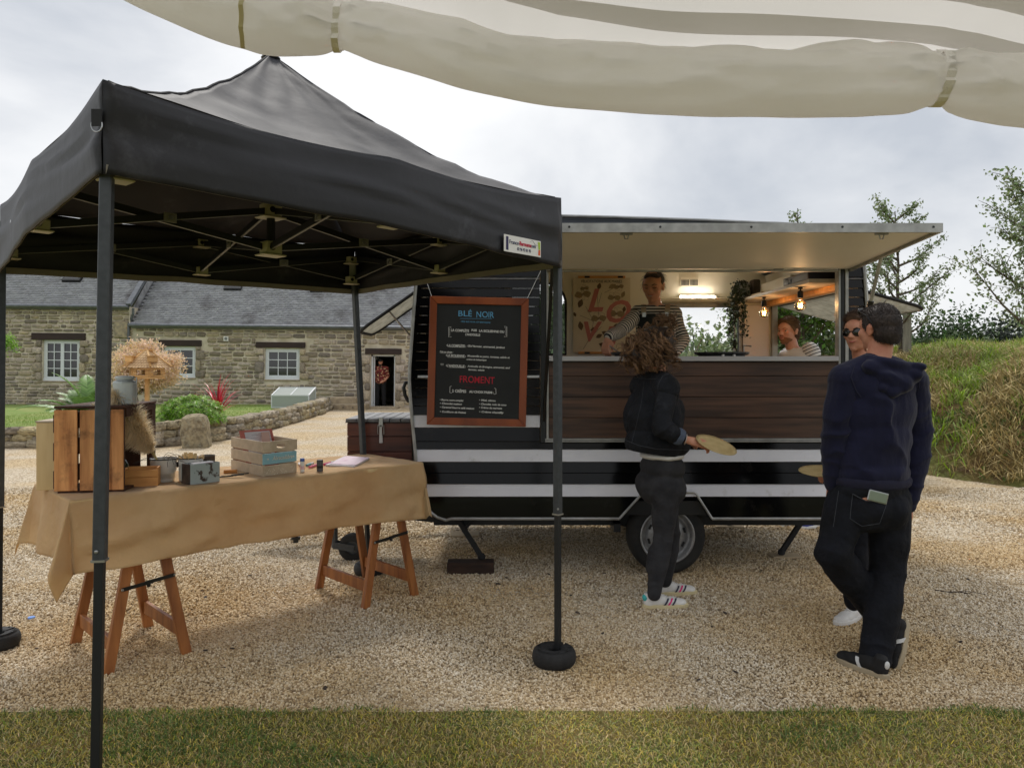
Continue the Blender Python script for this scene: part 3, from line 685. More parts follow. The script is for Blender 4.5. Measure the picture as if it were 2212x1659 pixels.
def roof(x0, x1, zg, rise, tag_n):
    yb = BY - .22; zb = zg + .02; L = rise / math.sin(RA); dy, dz = math.cos(RA), math.sin(RA); nrm = np.array([0, -dz, dy])
    mb = MB(); p = lambda x, s, t=0: (x, yb + dy * s - nrm[1] * 0 + nrm[1] * t, zb + dz * s + nrm[2] * t)
    mb.add([p(x0, 0, -.03), p(x1, 0, -.03), p(x1, L, -.03), p(x0, L, -.03), p(x0, 0, -.12), p(x1, 0, -.12), p(x1, L, -.12), p(x0, L, -.12)], [(0, 1, 2, 3), (7, 6, 5, 4), (0, 4, 5, 1), (1, 5, 6, 2), (2, 6, 7, 3), (3, 7, 4, 0)])
    yr = yb + dy * L; zr = zb + dz * L
    mb.add([(x0, yr, zr - .03), (x1, yr, zr - .03), (x1, yr + 4.4, zb + .0), (x0, yr + 4.4, zb)], [(0, 1, 2, 3)])
    mb.add([(x1 - .02, BY + .05, zg - .05), (x1 - .02, yr + 3.5, zg - .05), (x1 - .02, yr, zr - .15)], [(0, 1, 2)])
    rf = B(mb, 'roof', M_SLATE)
    V = []; F = []; F = []; k = 0; row = 0; ex = .105; wsl = .2
    s = 0
    while s < L - ex:
        x = x0 + (wsl / 2 if row % 2 else 0)
        while x < x1:
            w = wsl - .006; a = max(x, x0); b = min(x + w, x1)
            if b - a > .03:
                t0 = .028 + random.uniform(-.003, .004); t1 = .004; j = random.uniform(-.004, .004)
                q = [(a, s + j, t0), (b, s + j, t0), (b, s + ex * 1.35, t1), (a, s + ex * 1.35, t1), (a, s + j, t0 - .012), (b, s + j, t0 - .012)]
                V += [(X, yb + dy * S + nrm[1] * T - BY, zb + dz * S + nrm[2] * T) for X, S, T in q]
                F += [k, k + 1, k + 2, k + 3, k, k + 4, k + 5, k + 1]; k += 6
            x += wsl
        s += ex; row += 1
    me = fast_mesh('slates', np.array(V), np.array(F), 4, M_SLATE); so = link('slates', me, rf); tag(so, kind='stuff')
    V = []; F = []; k = 0; s = 0; row = 0
    while s < L - ex:
        x = x0 + (wsl / 2 if row % 2 else 0) + wsl / 2
        while x < x1:
            if random.random() < .5:
                for dx, ds in ((-.008, 0), (.008, 0), (.008, .022), (-.008, .022)): V.append((x + dx, yb + dy * (s + ds) + nrm[1] * .036 - BY, zb + dz * (s + ds) + nrm[2] * .036))
                F += [k, k + 1, k + 2, k + 3]; k += 4
            x += wsl
        s += ex; row += 1
    me = fast_mesh('slate_hooks', np.array(V), np.array(F), 4, M_SILV); so = link('slate_hooks', me, rf); tag(so, kind='stuff')
    mb = MB(); mb.tube([(x0, yb - .04, zg + .0), (x1, yb - .04, zg - .0)], .06, n=10); mb.bx(x0, x1, BY - .1, BY - .002, zg - .1, zg - .02); B(mb, 'gutter', M_ZINC)
    return rf, (yb, zb, dy, dz)
rfL, gl = roof(XL, XS - .0, ZGL, 2.4, 'l'); rfR, gr = roof(XS + .03, XR, ZGR, 2.6, 'r')
mb = MB(); a = Vector((XS + .0, BY - .26, ZGL + .0)); b = a + Vector((0, math.cos(RA) * 3.6, math.sin(RA) * 3.6)); mb.bar(a + Vector((0, 0, .06)), b + Vector((0, 0, .06)), .18, .12); B(mb, 'roof_verge', M_ZINC)
mb = MB(); mb.bx(XS - .0, XS + .02, BY - .2, BY + 3, ZGR, ZGL)
q = [(BY, ZGR), (BY, ZGL), (BY + 2.2, ZGL + 2.1), (BY + 2.6, ZGL + 1.7)]
B(mb, 'step_wall', M_MORT)
for (u0, u1, v0, gx) in ((133, 172, 611, gl), (482, 519, 626, gr), (668 - 0, 703, 628, gr)):
    yb, zb, dy, dz = gx; s_ = 0
    for _ in range(60):                       # slide up the slope until it meets the view line
        s_ += .05
        yy, zz = yb + dy * s_, zb + dz * s_
        if CV - (zz - CAMH) * FPX / yy < v0: break
    xa, xb = (u0 - CU) / FPX * yy, (u1 - CU) / FPX * yy
    nr = Vector((0, -dz, dy)); sl = Vector((0, dy, dz)); c = Vector(((xa + xb) / 2, yy, zz)) + sl * .35 + nr * .06
    Mx = Matrix((Vector((1, 0, 0)), sl, nr)).transposed()
    mb = MB(); mb.box(c, (xb - xa, .8, .12), M=Mx); o = B(mb, 'roof_window', M_BLACKP, bevel=.01)
    mb = MB(); mb.box(c + nr * .062, (xb - xa - .14, .66, .004), M=Mx); mb.build('pane', M_GLD, o)
mb = MB(); c = bX(882) ; mb.bx(bX(861) * 1.085, bX(905) * 1.085, BY + 2.35, BY + 3.2, bZ(641) * 1.0 + .30, ZGR + 3.4); B(mb, 'chimney', M_WHITE, bevel=.02)
mb = MB(); xq = bX(279); mb.tube([(bX(293), BY - .26, ZGL - .05), (bX(292), BY - .22, ZGL - .25), (bX(283), BY - .1, ZGL - .5), (bX(279), BY - .09, ZGL - .62), (xq, BY - .09, .1)], .045, n=10); B(mb, 'downpipe', M_ZINC)
mb = MB(); mb.bx(bX(281.5), bX(286.5), BY - .12, BY - .07, .1, bZ(816)); B(mb, 'meter_conduit', M_WPVC)
barn.rotation_euler = (0, R(.55), 0)
barn.location.z = -.13; barn.location.x = 0
# ------------------------------------------------------------------ garden in front of the house
def GY(u, Y, z): return Vector(((u - CU) / FPX * Y, Y, z))
edge = [(-22, 14.2), (-9.5, 14.15), (-6.75, 14.3), (-6.35, 14.7), (-5.98, 15.4), (-5.78, 17.3), (-5.82, 20.5), (-6.05, 24), (-6.3, 26.3)]
def lawnz(y): return interp(y, [(14, .30), (20, .22), (27.7, .12)])
mb = MB()
n = len(edge); vv = []
for x, y in edge: vv.append((x + .0, y + .1, lawnz(y)))
vv += [(-6.6, 27.7, .12), (-22, 27.7, .12)]
NY = 40
def gx_edge(y):
    pts = sorted([(yy, xx) for xx, yy in edge[2:]] + [(27.8, -6.4)]); return interp(y, pts)
mb.grid(lambda a, b: (lerp(-22, gx_edge(lerp(14.25, 27.75, b)) - .12, a), lerp(14.25, 27.75, b), lawnz(lerp(14.25, 27.75, b)) + .03 * nz((lerp(-22, -6, a), lerp(14.25, 27.75, b), 0), .6)), 50, NY)
M_GLAWN = mat('garden_lawn_green', rgb((112, 138, 62)), rgb((140, 148, 84)), rough=1, scale=1.1, detail=8, bump=.8, bscale=40, bdist=.03)
mb.build('garden_lawn', M_GLAWN, kind='structure', center=False)
mb = MB()
def bedf(a, b):
    y = lerp(14.3, 19.5, b); w = interp(y, [(14.3, 3.2), (15.3, 1.9), (17, 1.2), (19.5, .3)]); x = lerp(gx_edge(y) - w, gx_edge(y) - .1, a)
    return (x, y, lawnz(y) + .035 + .05 * nz((x, y, 0), 2.5))
mb.grid(bedf, 24, 40); mb.build('flower_bed', M_SOIL, kind='structure', center=False, smooth=True)
def gfilt(x, y): return x < gx_edge(y) - .2 and not (y < 19 and x > gx_edge(y) - interp(y, [(14.3, 3.2), (15.3, 1.9), (17, 1.2), (19.5, .3)]))
x = np.random.uniform(-13, -6, 26000); y = 14.3 + (np.random.rand(26000) ** 1.3) * 13; k = np.array([gfilt(a, b) for a, b in zip(x, y)]); x, y = x[k], y[k]
me = blades(np.stack([x, y, np.array([lawnz(b) for b in y]) - .005], 1), np.random.uniform(.02, .07, len(x)), np.full(len(x), .008), np.random.uniform(.2, 1, len(x)), 'garden_grass', M_GRASSG)
tag(link('garden_grass', me), kind='stuff')
gw = root('garden_wall', (-6.5, 14.3, 0), 'low dry stone wall curving round the raised garden bed', 'stone wall')
items = []; rs = random.Random(11)
def wall_run(pts, heights):
    for (p, q), (h0, h1) in zip(zip(pts, pts[1:]), zip(heights, heights[1:])):
        p, q = Vector(p), Vector(q); d = (q - p); L = d.length; d.normalize(); ang = math.atan2(d.y, d.x); nn = Vector((-d.y, d.x, 0))
        nrow = 3
        for r_ in range(nrow):
            s_ = rs.uniform(-.1, .1)
            while s_ < L:
                l = rs.uniform(.2, .46) * (1.1 if r_ < 2 else 1.0); t = min(max((s_ + l / 2) / L, 0), 1); Hh = lerp(h0, h1, t); hh = Hh / nrow * rs.uniform(.95, 1.25)
                c = p + d * (s_ + l / 2) + nn * (.09 * r_ / nrow + rs.uniform(-.03, .03))
                items.append(((c.x, c.y, Hh / nrow * (r_ + .5) + rs.uniform(-.015, .015)), (rs.uniform(-.1, .1), rs.uniform(-.09, .09), ang + rs.uniform(-.12, .12)), (l * 1.06, rs.uniform(.26, .36), hh * 1.12), rs.randrange(12)))
                s_ += l
epts = [Vector((a, b, 0)) for a, b in edge]
wall_run(epts[0:1] + [Vector((-11.5, 14.1, 0))] + epts[1:], [.33, .33, .34, .42, .46, .40, .40, .40, .42, .42])
items.sort(key=lambda t: -(t[2][0] * t[2][2] / t[0][1]) if (t[0][0] / t[0][1]) > -.68 else 0)
for it in items[:290]:
    link('stone', FSTONES[it[3]], gw, loc=Vector(it[0]) - gw.location, rot=it[1], scale=it[2])
if len(items) > 290:
    o = join_stones('wall_stones', [((i[0][0] + 6.5, i[0][1] - 14.3, i[0][2]), i[1], i[2], i[3]) for i in items[290:]], FSTONES, M_FIELD, gw); tag(o, kind='stuff')
b = bmesh.new(); bmesh.ops.create_cube(b, size=1); bmesh.ops.subdivide_edges(b, edges=b.edges, cuts=7, use_grid_fill=True)
for v in b.verts:
    p = v.co.copy(); q = p.normalized() * .62; v.co = p.lerp(q, .28)
    v.co += Vector((nz(v.co, 2.2, 3), nz(v.co, 2.2, 8), nz(v.co, 2.2, 14))) * .10
    v.co.x *= 1 - .25 * (v.co.z + .5) * (1 if v.co.x > 0 else .4)
me = bpy.data.meshes.new('standing_stone'); b.to_mesh(me); b.free(); me.materials.append(M_FIELD); me.polygons.foreach_set('use_smooth', [True] * len(me.polygons))
o = link('standing_stone', me, loc=GY(424, 14.3, .27), rot=(0, R(-3), .2), scale=(.50, .36, .62)); tag(o, 'squat upright boulder with flat top set into the garden wall', 'boulder')
st_ = root('stone_steps', (bX(745), 26.9, 0), 'pale granite bench blocks against the house beside the open door', 'stone bench')
mb = MB(); mb.bx(bX(716) * .97, bX(772) * .97, 26.6, 27.4, -.05, .42); mb.build('block', M_STONEP, st_, bevel=.04, seg=2)
mb = MB(); mb.bx(bX(722) * .97, bX(798) * .97, 26.2, 26.9, -.05, .2); o = mb.build('block', M_STONEP, st_, bevel=.04, seg=2)
mb = MB()
for k in range(4): c = Vector((lerp(bX(728), bX(790), k / 3) * .965, 26.185, .09)); mb.tube([c, c - Vector((0, .03, 0))], .018, n=8)
mb.build('iron_stud', M_RUB, st_)
mb = MB(); mb.bx(bX(790), bX(866), 26.9, 27.68, -.02, .06); mb.build('door_step', M_STONEP, st_, bevel=.02)
cf = root('cold_frame', GY(635, 24.5, .15), 'small glass cold frame with white edges on a yellow timber base', 'cold frame')
c = cf.location; hw, hd = .58, .42
mb = MB(); mb.bx(c.x - hw, c.x + hw, c.y - hd, c.y + hd, .02, .2); mb.build('timber_base', mat('yellow_timber', rgb((206, 160, 84)), rough=.7), cf, bevel=.01)
zf, zb_ = .58, .80
cs = [(c.x - hw, c.y - hd, zf), (c.x + hw, c.y - hd, zf), (c.x + hw, c.y + hd, zb_), (c.x - hw, c.y + hd, zb_)]
b0 = [(p[0], p[1], .2) for p in cs]
mb = MB()
for i in range(4): mb.bar(cs[i], cs[(i + 1) % 4], .035, .035); mb.bar(b0[i], b0[(i + 1) % 4], .03, .03); mb.bar(b0[i], cs[i], .03, .03)
mb.bar(Vector(cs[0]).lerp(Vector(cs[1]), .5), Vector(cs[2]).lerp(Vector(cs[3]), .5), .025, .025)
mb.build('white_edge', M_WPVC, cf)
M_FROST = mat('frosted_polycarbonate', rgb((196, 204, 200)), rough=.35, alpha=.62, transl=.3)
for nme, q in (('front_pane', (b0[0], b0[1], cs[1], cs[0])), ('side_pane', (b0[1], b0[2], cs[2], cs[1])), ('side_pane', (b0[3], b0[0], cs[0], cs[3])), ('lid_pane', cs), ('back_pane', (b0[2], b0[3], cs[3], cs[2]))):
    mb = MB(); mb.add(q, [(0, 1, 2, 3)]); mb.build(nme, M_FROST, cf, thick=.008)
# ------------------------------------------------------------------ planting
def limbs(mb_, base, top, r0, r1, n=5, wob=.03, sides=7):
    pts = []; rr = []
    for i in range(n + 1):
        t = i / n; p = Vector(base).lerp(Vector(top), t); p += Vector((random.uniform(-1, 1), random.uniform(-1, 1), 0)) * wob * (0 if i in (0,) else 1); pts.append(p); rr.append(lerp(r0, r1, t))
    mb_.tube(pts, rr, n=sides); return pts
def ball_leaves(c, r, n, size, name, m, parent, hollow=.45, squash=(1, 1, 1), clump=0, asp=.5, droop=0, zmin=None, csz=.22):
    r = np.array(r if hasattr(r, '__len__') else (r, r, r), dtype=float)
    if clump:
        d = np.random.randn(clump, 3); d /= np.linalg.norm(d, axis=1)[:, None]; cc = d * (hollow + (1 - hollow) * np.random.rand(clump, 1) ** .5)
        idx = np.random.randint(0, clump, n); pts = (cc[idx] + np.random.randn(n, 3) * csz) * r
    else:
        d = np.random.randn(n, 3); d /= np.linalg.norm(d, axis=1)[:, None]; pts = d * (hollow + (1 - hollow) * np.random.rand(n, 1) ** .6) * r
    pts = pts + np.array(c)
    if zmin is not None: pts = pts[pts[:, 2] > zmin]
    o = worg(parent) if parent is not None else Vector((0, 0, 0))
    me = leaves(pts - np.array(o), size * np.random.uniform(.6, 1.35, len(pts)), name, m, aspect=asp, droop=droop)
    return link(name, me, parent)
w = root('dappled_willow', GY(306, 16.6, .25), 'pink and cream dappled willow with round crown behind the bird house', 'tree'); c = w.location
mb = MB(); limbs(mb, c, c + Vector((-.12, 0, .62)), .035, .03, 4, .01)
top = c + Vector((-.12, 0, .62))
for k in range(14):
    a = k * 2.4; d = Vector((math.cos(a) * .5, math.sin(a) * .4, random.uniform(.15, .55))); limbs(mb, top, top + d, .014, .004, 3, .02, 5)
mb.build('trunk', M_BARK, w)
ball_leaves(GY(312, 16.6, 1.47), (.70, .6, .5), 15000, .07, 'crown', M_LEAFP, w, hollow=.2, clump=150, asp=.34, csz=.14)
mb = MB(); mb.tube([c + Vector((.14, -.05, 0)), c + Vector((.14, -.05, .75))], .02, n=6); mb.build('stake', M_STAKE, w)
bh = root('bird_house', GY(318, 13.9, .28), 'six sided wooden bird table with shingled roof on a square post', 'bird house'); c = bh.location + Vector((0, .35, 0)); c.y = 14.9; 
bh.location = GY(318, 14.9, .26); c = bh.location
fz = 1.06
def hexp(r, z, off=0): return [c + Vector((r * math.cos(PI / 3 * k + off), r * math.sin(PI / 3 * k + off) * .9, z)) for k in range(6)]
mb = MB(); mb.bx(c.x - .035, c.x + .035, c.y - .035, c.y + .035, c.z, c.z + fz - .06); mb.build('post', M_CORK, bh, bevel=.004)
for sx in (-1, 1):
    mb = MB(); mb.bar(c + Vector((sx * .3, -.1, .0)), c + Vector((sx * .02, 0, .3)), .035, .035); mb.build('brace', M_CORK, bh)
h0 = hexp(.33, fz - c.z * 0 - .06, 0); 
mb = MB(); mb.add(hexp(.335, fz - .06) + hexp(.335, fz - .03), [tuple(range(5, -1, -1)), tuple(range(6, 12))] + [(i, (i + 1) % 6, (i + 1) % 6 + 6, i + 6) for i in range(6)]); mb.build('floor_board', M_CORK, bh)
base = hexp(.32, fz - .03); 
for j in range(5):                    # log-cabin rails
    for i in range(6):
        a_, b_ = base[i] + Vector((0, 0, .02 + j * .034)), base[(i + 1) % 6] + Vector((0, 0, .02 + j * .034)); d = (b_ - a_)
        if 1 <= j <= 3:
            for s0, s1 in ((-.06, .24), (.76, 1.06)):
                mb = MB(); mb.bar(a_ + d * s0, a_ + d * s1, .028, .028); mb.build('rail', M_CORK, bh)
        else:
            mb = MB(); mb.bar(a_ - d * .06, b_ + d * .06, .028, .028); mb.build('rail', M_CORK, bh)
rb = hexp(.46, fz + .15); rt = hexp(.05, fz + .48)
mb = MB(); mb.add(rb + rt, [(i, (i + 1) % 6, (i + 1) % 6 + 6, i + 6) for i in range(6)] + [tuple(range(6, 12)), tuple(range(5, -1, -1))]); rf = mb.build('roof', M_SHING, bh)
mb = MB()
for i in range(6):
    a_, b_, t0_, t1_ = rb[i], rb[(i + 1) % 6], rt[i], rt[(i + 1) % 6]; nn = (b_ - a_).cross(t0_ - a_).normalized()
    if nn.z < 0: nn = -nn
    for r_ in range(7):
        s0, s1 = r_ / 7, min((r_ + 1.3) / 7, 1); L0, L1 = a_.lerp(t0_, s0), b_.lerp(t1_, s0); U0, U1 = a_.lerp(t0_, s1), b_.lerp(t1_, s1)
        k = max(1, int((L1 - L0).length / .055))
        for q in range(k):
            ta, tb = (q + .06) / k, (q + .94) / k
            p_ = [L0.lerp(L1, ta) + nn * .014, L0.lerp(L1, tb) + nn * .014, U0.lerp(U1, tb) + nn * .004, U0.lerp(U1, ta) + nn * .004]
            mid_ = (p_[0] + p_[1]) / 2 - (U0 - L0) * .12
            mb.add([p_[0], mid_, p_[1], p_[2], p_[3]], [(0, 1, 2, 3, 4)])
o = mb.build('shingles', M_SHING, rf, thick=.006); tag(o, kind='stuff')
for i in range(6):
    mb = MB(); mb.bar(rb[i] + (rb[i] - c).normalized() * .03, rt[i] + Vector((0, 0, .01)), .034, .02); mb.build('hip_batten', M_CORK, rf)
mb = MB(); mb.bx(c.x - .13, c.x + .13, c.y - .05, c.y + .05, c.z + fz + .475, c.z + fz + .5); mb.build('ridge_cap', M_CORK, bh, bevel=.004)
for sx in (-1, 1):
    mb = MB(); mb.bx(c.x + sx * .21 - .06, c.x + sx * .21 + .06, c.y - .32, c.y - .14, c.z + fz + .26, c.z + fz + .36); mb.bx(c.x + sx * .21 - .08, c.x + sx * .21 + .08, c.y - .34, c.y - .12, c.z + fz + .362, c.z + fz + .378); mb.build('dormer', M_CORK, bh)
def whorl_shrub(name, c, r, n, label, m, leafL=.12, cat='shrub', zmin=.2):
    s_ = root(name, c, label, cat); V = []; F = []; k = 0
    for i in range(n):
        d = Vector((random.gauss(0, 1), random.gauss(0, 1), abs(random.gauss(0, 1)) * 1.0 - .25)).normalized()
        rr = random.uniform(.72, 1.05) * (1 + .18 * nz(d, 2.1, 7)); p = Vector((d.x * r[0], d.y * r[1], d.z * r[2])) * rr + Vector((0, 0, r[2] * .25))
        if p.z < .02: continue
        axis = (d + Vector((0, 0, .5))).normalized(); X, Y, Z = basis(axis); m_ = random.randint(7, 10)
        for j in range(m_):
            a = 2 * PI * j / m_ + random.uniform(-.2, .2); e_ = random.uniform(.1, .75); dr = (X * math.cos(a) + Y * math.sin(a)) * math.cos(e_) + Z * math.sin(e_)
            sd = dr.cross(Z).normalized(); L = leafL * random.uniform(.75, 1.2); w_ = L * .12
            q = [p, p + dr * L * .5 + sd * w_, p + dr * L - Z * L * .15, p + dr * L * .5 - sd * w_]
            V += [tuple(v) for v in q]; F += [k, k + 1, k + 2, k, k + 2, k + 3]; k += 4
    me = fast_mesh('foliage', np.array(V), np.array(F), 3, m); link('foliage', me, s_)
    mb = MB()
    for i in range(9):
        a = i * 2.4; mb.tube([Vector(c) + Vector((0, 0, -.05)), Vector(c) + Vector((math.cos(a) * r[0] * .6, math.sin(a) * r[1] * .6, r[2] * .7))], [.015, .006], n=5)
    mb.build('stems', M_BARK, s_); return s_
whorl_shrub('garden_shrub', GY(414, 15.35, .36), (.62, .5, .42), 480, 'rounded bright green shrub with whorled narrow leaves above the wall', M_LEAFB, .105)
whorl_shrub('garden_shrub', GY(292, 17.0, .26), (.36, .3, .22), 170, 'small yellow green shrub at the foot of the bird house post', M_LEAFB, .09)
def spiky(name, c, n, L, m, label, cat, w=.03, up=.5, arch=.5):
    s_ = root(name, c, label, cat); V = []; F = []; k = 0
    for i in range(n):
        a = random.uniform(0, 2 * PI); e_ = random.uniform(up, 1.5); l = L * random.uniform(.6, 1.1); ho = Vector((math.cos(a), math.sin(a), 0)); sd = Vector((-ho.y, ho.x, 0))
        pts = []
        for j in range(6):
            t = j / 5; ee = e_ - arch * t * t; pts.append(ho * (l * t * math.cos(ee)) + Vector((0, 0, l * t * math.sin(ee))))
        for j, p in enumerate(pts):
            ww = w * (1 - (j / 5) ** 1.6) + .001; V += [tuple(p - sd * ww / 2), tuple(p + sd * ww / 2)]
        for j in range(5): b_ = k + j * 2; F += [b_, b_ + 1, b_ + 3, b_ + 2]
        k += 12
    me = fast_mesh('leaf_blades', np.array(V), np.array(F), 4, m); link('leaf_blades', me, s_)
    mb = MB(); mb.tube([(c[0], c[1], c[2] - .05), (c[0], c[1], c[2] + .08)], [.05, .035], n=8); mb.build('stem', M_BARK, s_); return s_
spiky('red_cordyline', GY(470, 19.5, .26), 60, 1.15, M_RED, 'spiky red cordyline plant against the stone wall', 'plant', w=.05, up=.45, arch=.3)
pl = root('garden_palm', GY(190, 15.6, .3), 'young feathery palm growing behind the wooden crate', 'palm'); c = pl.location
for i in range(22):
    a = i * 2.4 + .5; e_ = random.uniform(.7, 1.5); L = random.uniform(.8, 1.25); ho = Vector((math.cos(a), math.sin(a), 0))
    if i == 0: a = PI * 1.02; ho = Vector((-1, -.15, 0)); e_ = .62; L = 1.35
    rach = []
    for j in range(13):
        t = j / 12; ee = e_ - .95 * t ** 1.5; prev = rach[-1] if rach else Vector(c); rach.append(prev + (ho * math.cos(ee) + Vector((0, 0, math.sin(ee)))) * L / 12)
    V = []; F = []; k = 0
    for j in range(1, 13):
        for q in range(4):
            t = (j - 1 + q / 4) / 12; p = rach[j - 1].lerp(rach[j], q / 4); d = (rach[j] - rach[j - 1]).normalized(); sd = d.cross(Vector((0, 0, 1))).normalized(); upv = sd.cross(d)
            for sg in (-1, 1):
                ll = .30 * math.sin(PI * (.12 + .85 * t)) * random.uniform(.85, 1.1); dr = (sd * sg * .85 + d * .6 + upv * .25).normalized(); w_ = d * .015
                tip = p + dr * ll - Vector((0, 0, ll * .22)); mdl = p + dr * ll * .5
                for vtx in (p - w_, p + w_, mdl + w_ * .9, mdl - w_ * .9, tip): V.append(tuple(vtx - Vector(c)))
                F.append((k, k + 1, k + 2, k + 3)); F.append((k + 3, k + 2, k + 4)); k += 5
    me = bpy.data.meshes.new('frond'); me.from_pydata(V, [], F); me.materials.append(M_PALM); link('frond', me, pl)
mb = MB(); mb.tube([c + Vector((0, 0, -.05)), c + Vector((0, 0, .12))], [.08, .06], n=9); mb.build('stem', M_BARK, pl)
s_ = root('leafy_bush', GY(5, 20, .2), 'green leafy bush cut off by the left edge beyond the tent leg', 'bush')
ball_leaves(GY(4, 20, 2.1), (.3, .3, .3), 900, .07, 'foliage', M_LEAFB, s_, hollow=.1, clump=14, asp=.5)
mb = MB(); limbs(mb, s_.location, GY(4, 20, 2.0), .03, .015, 5, .02); mb.build('trunk', M_BARK, s_)
# ------------------------------------------------------------------ earth bank on the right
def bank_h(x, y):
    bx_ = interp(y, [(4, 9.8), (7, 7.7), (8.6, 6.75), (9.6, 6.3), (10.8, 5.72), (12, 5.3), (14, 4.4), (18, 2.6), (24, -1)])
    d = x - bx_
    h = interp(d, [(-.2, -.1), (0, .0), (.25, .35), (.7, .85), (1.2, 1.2), (1.9, 1.48), (3, 1.68), (8, 1.8), (30, 1.7)])
    return h + (.10 * nz((x, y, 0), 1.7) + .2 * nz((x, y, 0), .55, 4)) * min(max(d * 1.6, 0), 1)
mb = MB(); mb.grid(lambda a, b: (lerp(-1, 34, a ** 1.7), lerp(5.5, 40, b ** 1.6), bank_h(lerp(-1, 34, a ** 1.7), lerp(5.5, 40, b ** 1.6))), 170, 150)
M_BANK = mat('bank_earth', rgb((112, 88, 54)), rgb((96, 102, 48)), rough=1, scale=1.6, detail=8, bump=1, bscale=14, bdist=.08, dirt=rgb((78, 56, 36)), dscale=2.6, dlo=.5, dhi=.62)
mb.build('earth_bank', M_BANK, kind='structure', smooth=True, center=False)
def bank_scatter(name, n, m, h0, h1, w, lean, filt, clumps=0):
    xs = []; 
    while len(xs) < n:
        y = random.uniform(7.5, 16); x = random.uniform(4.0, 13)
        if x / y > .82 or x / y < .46: continue
        z = bank_h(x, y)
        if z < .01 or not filt(x, y, z): continue
        if clumps:
            rr = random.uniform(.1, .26)
            for _ in range(clumps):
                a = random.gauss(0, rr * .5); b_ = random.gauss(0, rr * .5); xs.append((x + a, y + b_, bank_h(x + a, y + b_) - .01))
        else: xs.append((x, y, z - .01))
    P0 = np.array(xs); n = len(P0)
    me = blades(P0, np.random.uniform(h0, h1, n), np.full(n, w) * np.random.uniform(.6, 1.4, n), np.random.uniform(.2, lean, n), name, m); o = link(name, me); tag(o, kind='stuff'); return o
bank_scatter('bank_grass', 6500, M_GRASSV, .16, .40, .014, 1.0, lambda x, y, z: z > 1.2 + .4 * nz((x, y, 0), .9), clumps=26)
bank_scatter('bank_grass', 5200, M_GRASSV, .14, .34, .016, 1.3, lambda x, y, z: nz((x, y, 0), 1.1, 5) > .05, clumps=40)
bank_scatter('bank_dry_grass', 34000, M_STRAW, .10, .32, .013, 2.2, lambda x, y, z: nz((x, y, 0), 1.1, 5) < .2)
bank_scatter('bank_grass', 9000, M_LEAF, .05, .14, .02, 1.4, lambda x, y, z: nz((x, y, 0), 1.3, 9) > -.1)
def hedge(name, u0, u1, vtop, Y, depth, m, label, n, size, seed):
    np.random.seed(seed); random.seed(seed)
    x0, x1 = (u0 - CU) / FPX * Y, (u1 - CU) / FPX * Y; zt = CAMH + (CV - vtop) / FPX * Y; cx = (x0 + x1) / 2
    r = root(name, (cx, Y, 0), label, 'hedge' if x1 - x0 > 3.5 else 'bush')
    K = max(8, int((x1 - x0) * 7)); cc = np.stack([np.random.uniform(x0, x1, K), np.random.uniform(Y - depth / 2, Y + depth / 2, K), np.random.rand(K) ** .6 * (zt - .25)], 1)
    idx = np.random.randint(0, K, n); pts = cc[idx] + np.random.randn(n, 3) * np.array([.33, .33, .3])
    pts = pts[(pts[:, 2] > .05)]; pts -= np.array((cx, Y, 0))
    link('foliage', leaves(pts, size * np.random.uniform(.5, 1.4, len(pts)), 'foliage', m, aspect=.6), r)
    mb = MB()
    for k in range(int(K / 2)):
        c = cc[k]; mb.tube([(c[0] * .6 + cx * .4, Y, 0), (c[0], c[1], c[2] + .2)], [.03, .008], n=5)
    mb.build('branches', M_BARK, r); return r
hedge('field_hedge', 1625, 1940, 690, 19, 2.4, M_LEAFD, 'dark green field hedge behind the trailer and navy man', 17000, .10, 1)
hedge('field_hedge', 1930, 2090, 676, 19.5, 2.2, M_LEAFD, 'rounded dense green hedge left of the bank top', 15000, .10, 2)
hedge('field_hedge', 2075, 2250, 700, 24, 2.5, mat('blackish_hedge_leaf', rgb((46, 62, 46)), rgb((34, 46, 36)), rough=.6, scale=1, rnd=.4, island=True, transl=.1), 'blackish green hedge at the far right above the bank', 13000, .13, 3)
hedge('field_hedge', 2195, 2500, 664, 30, 3, M_LEAFT, 'grey green distant hedge at the right edge of the picture', 7000, .16, 4)
hedge('field_hedge', 1170, 1600, 752, 21, 2.4, M_LEAFD, 'dark hedge seen through the trailer hatch window', 12000, .12, 5)
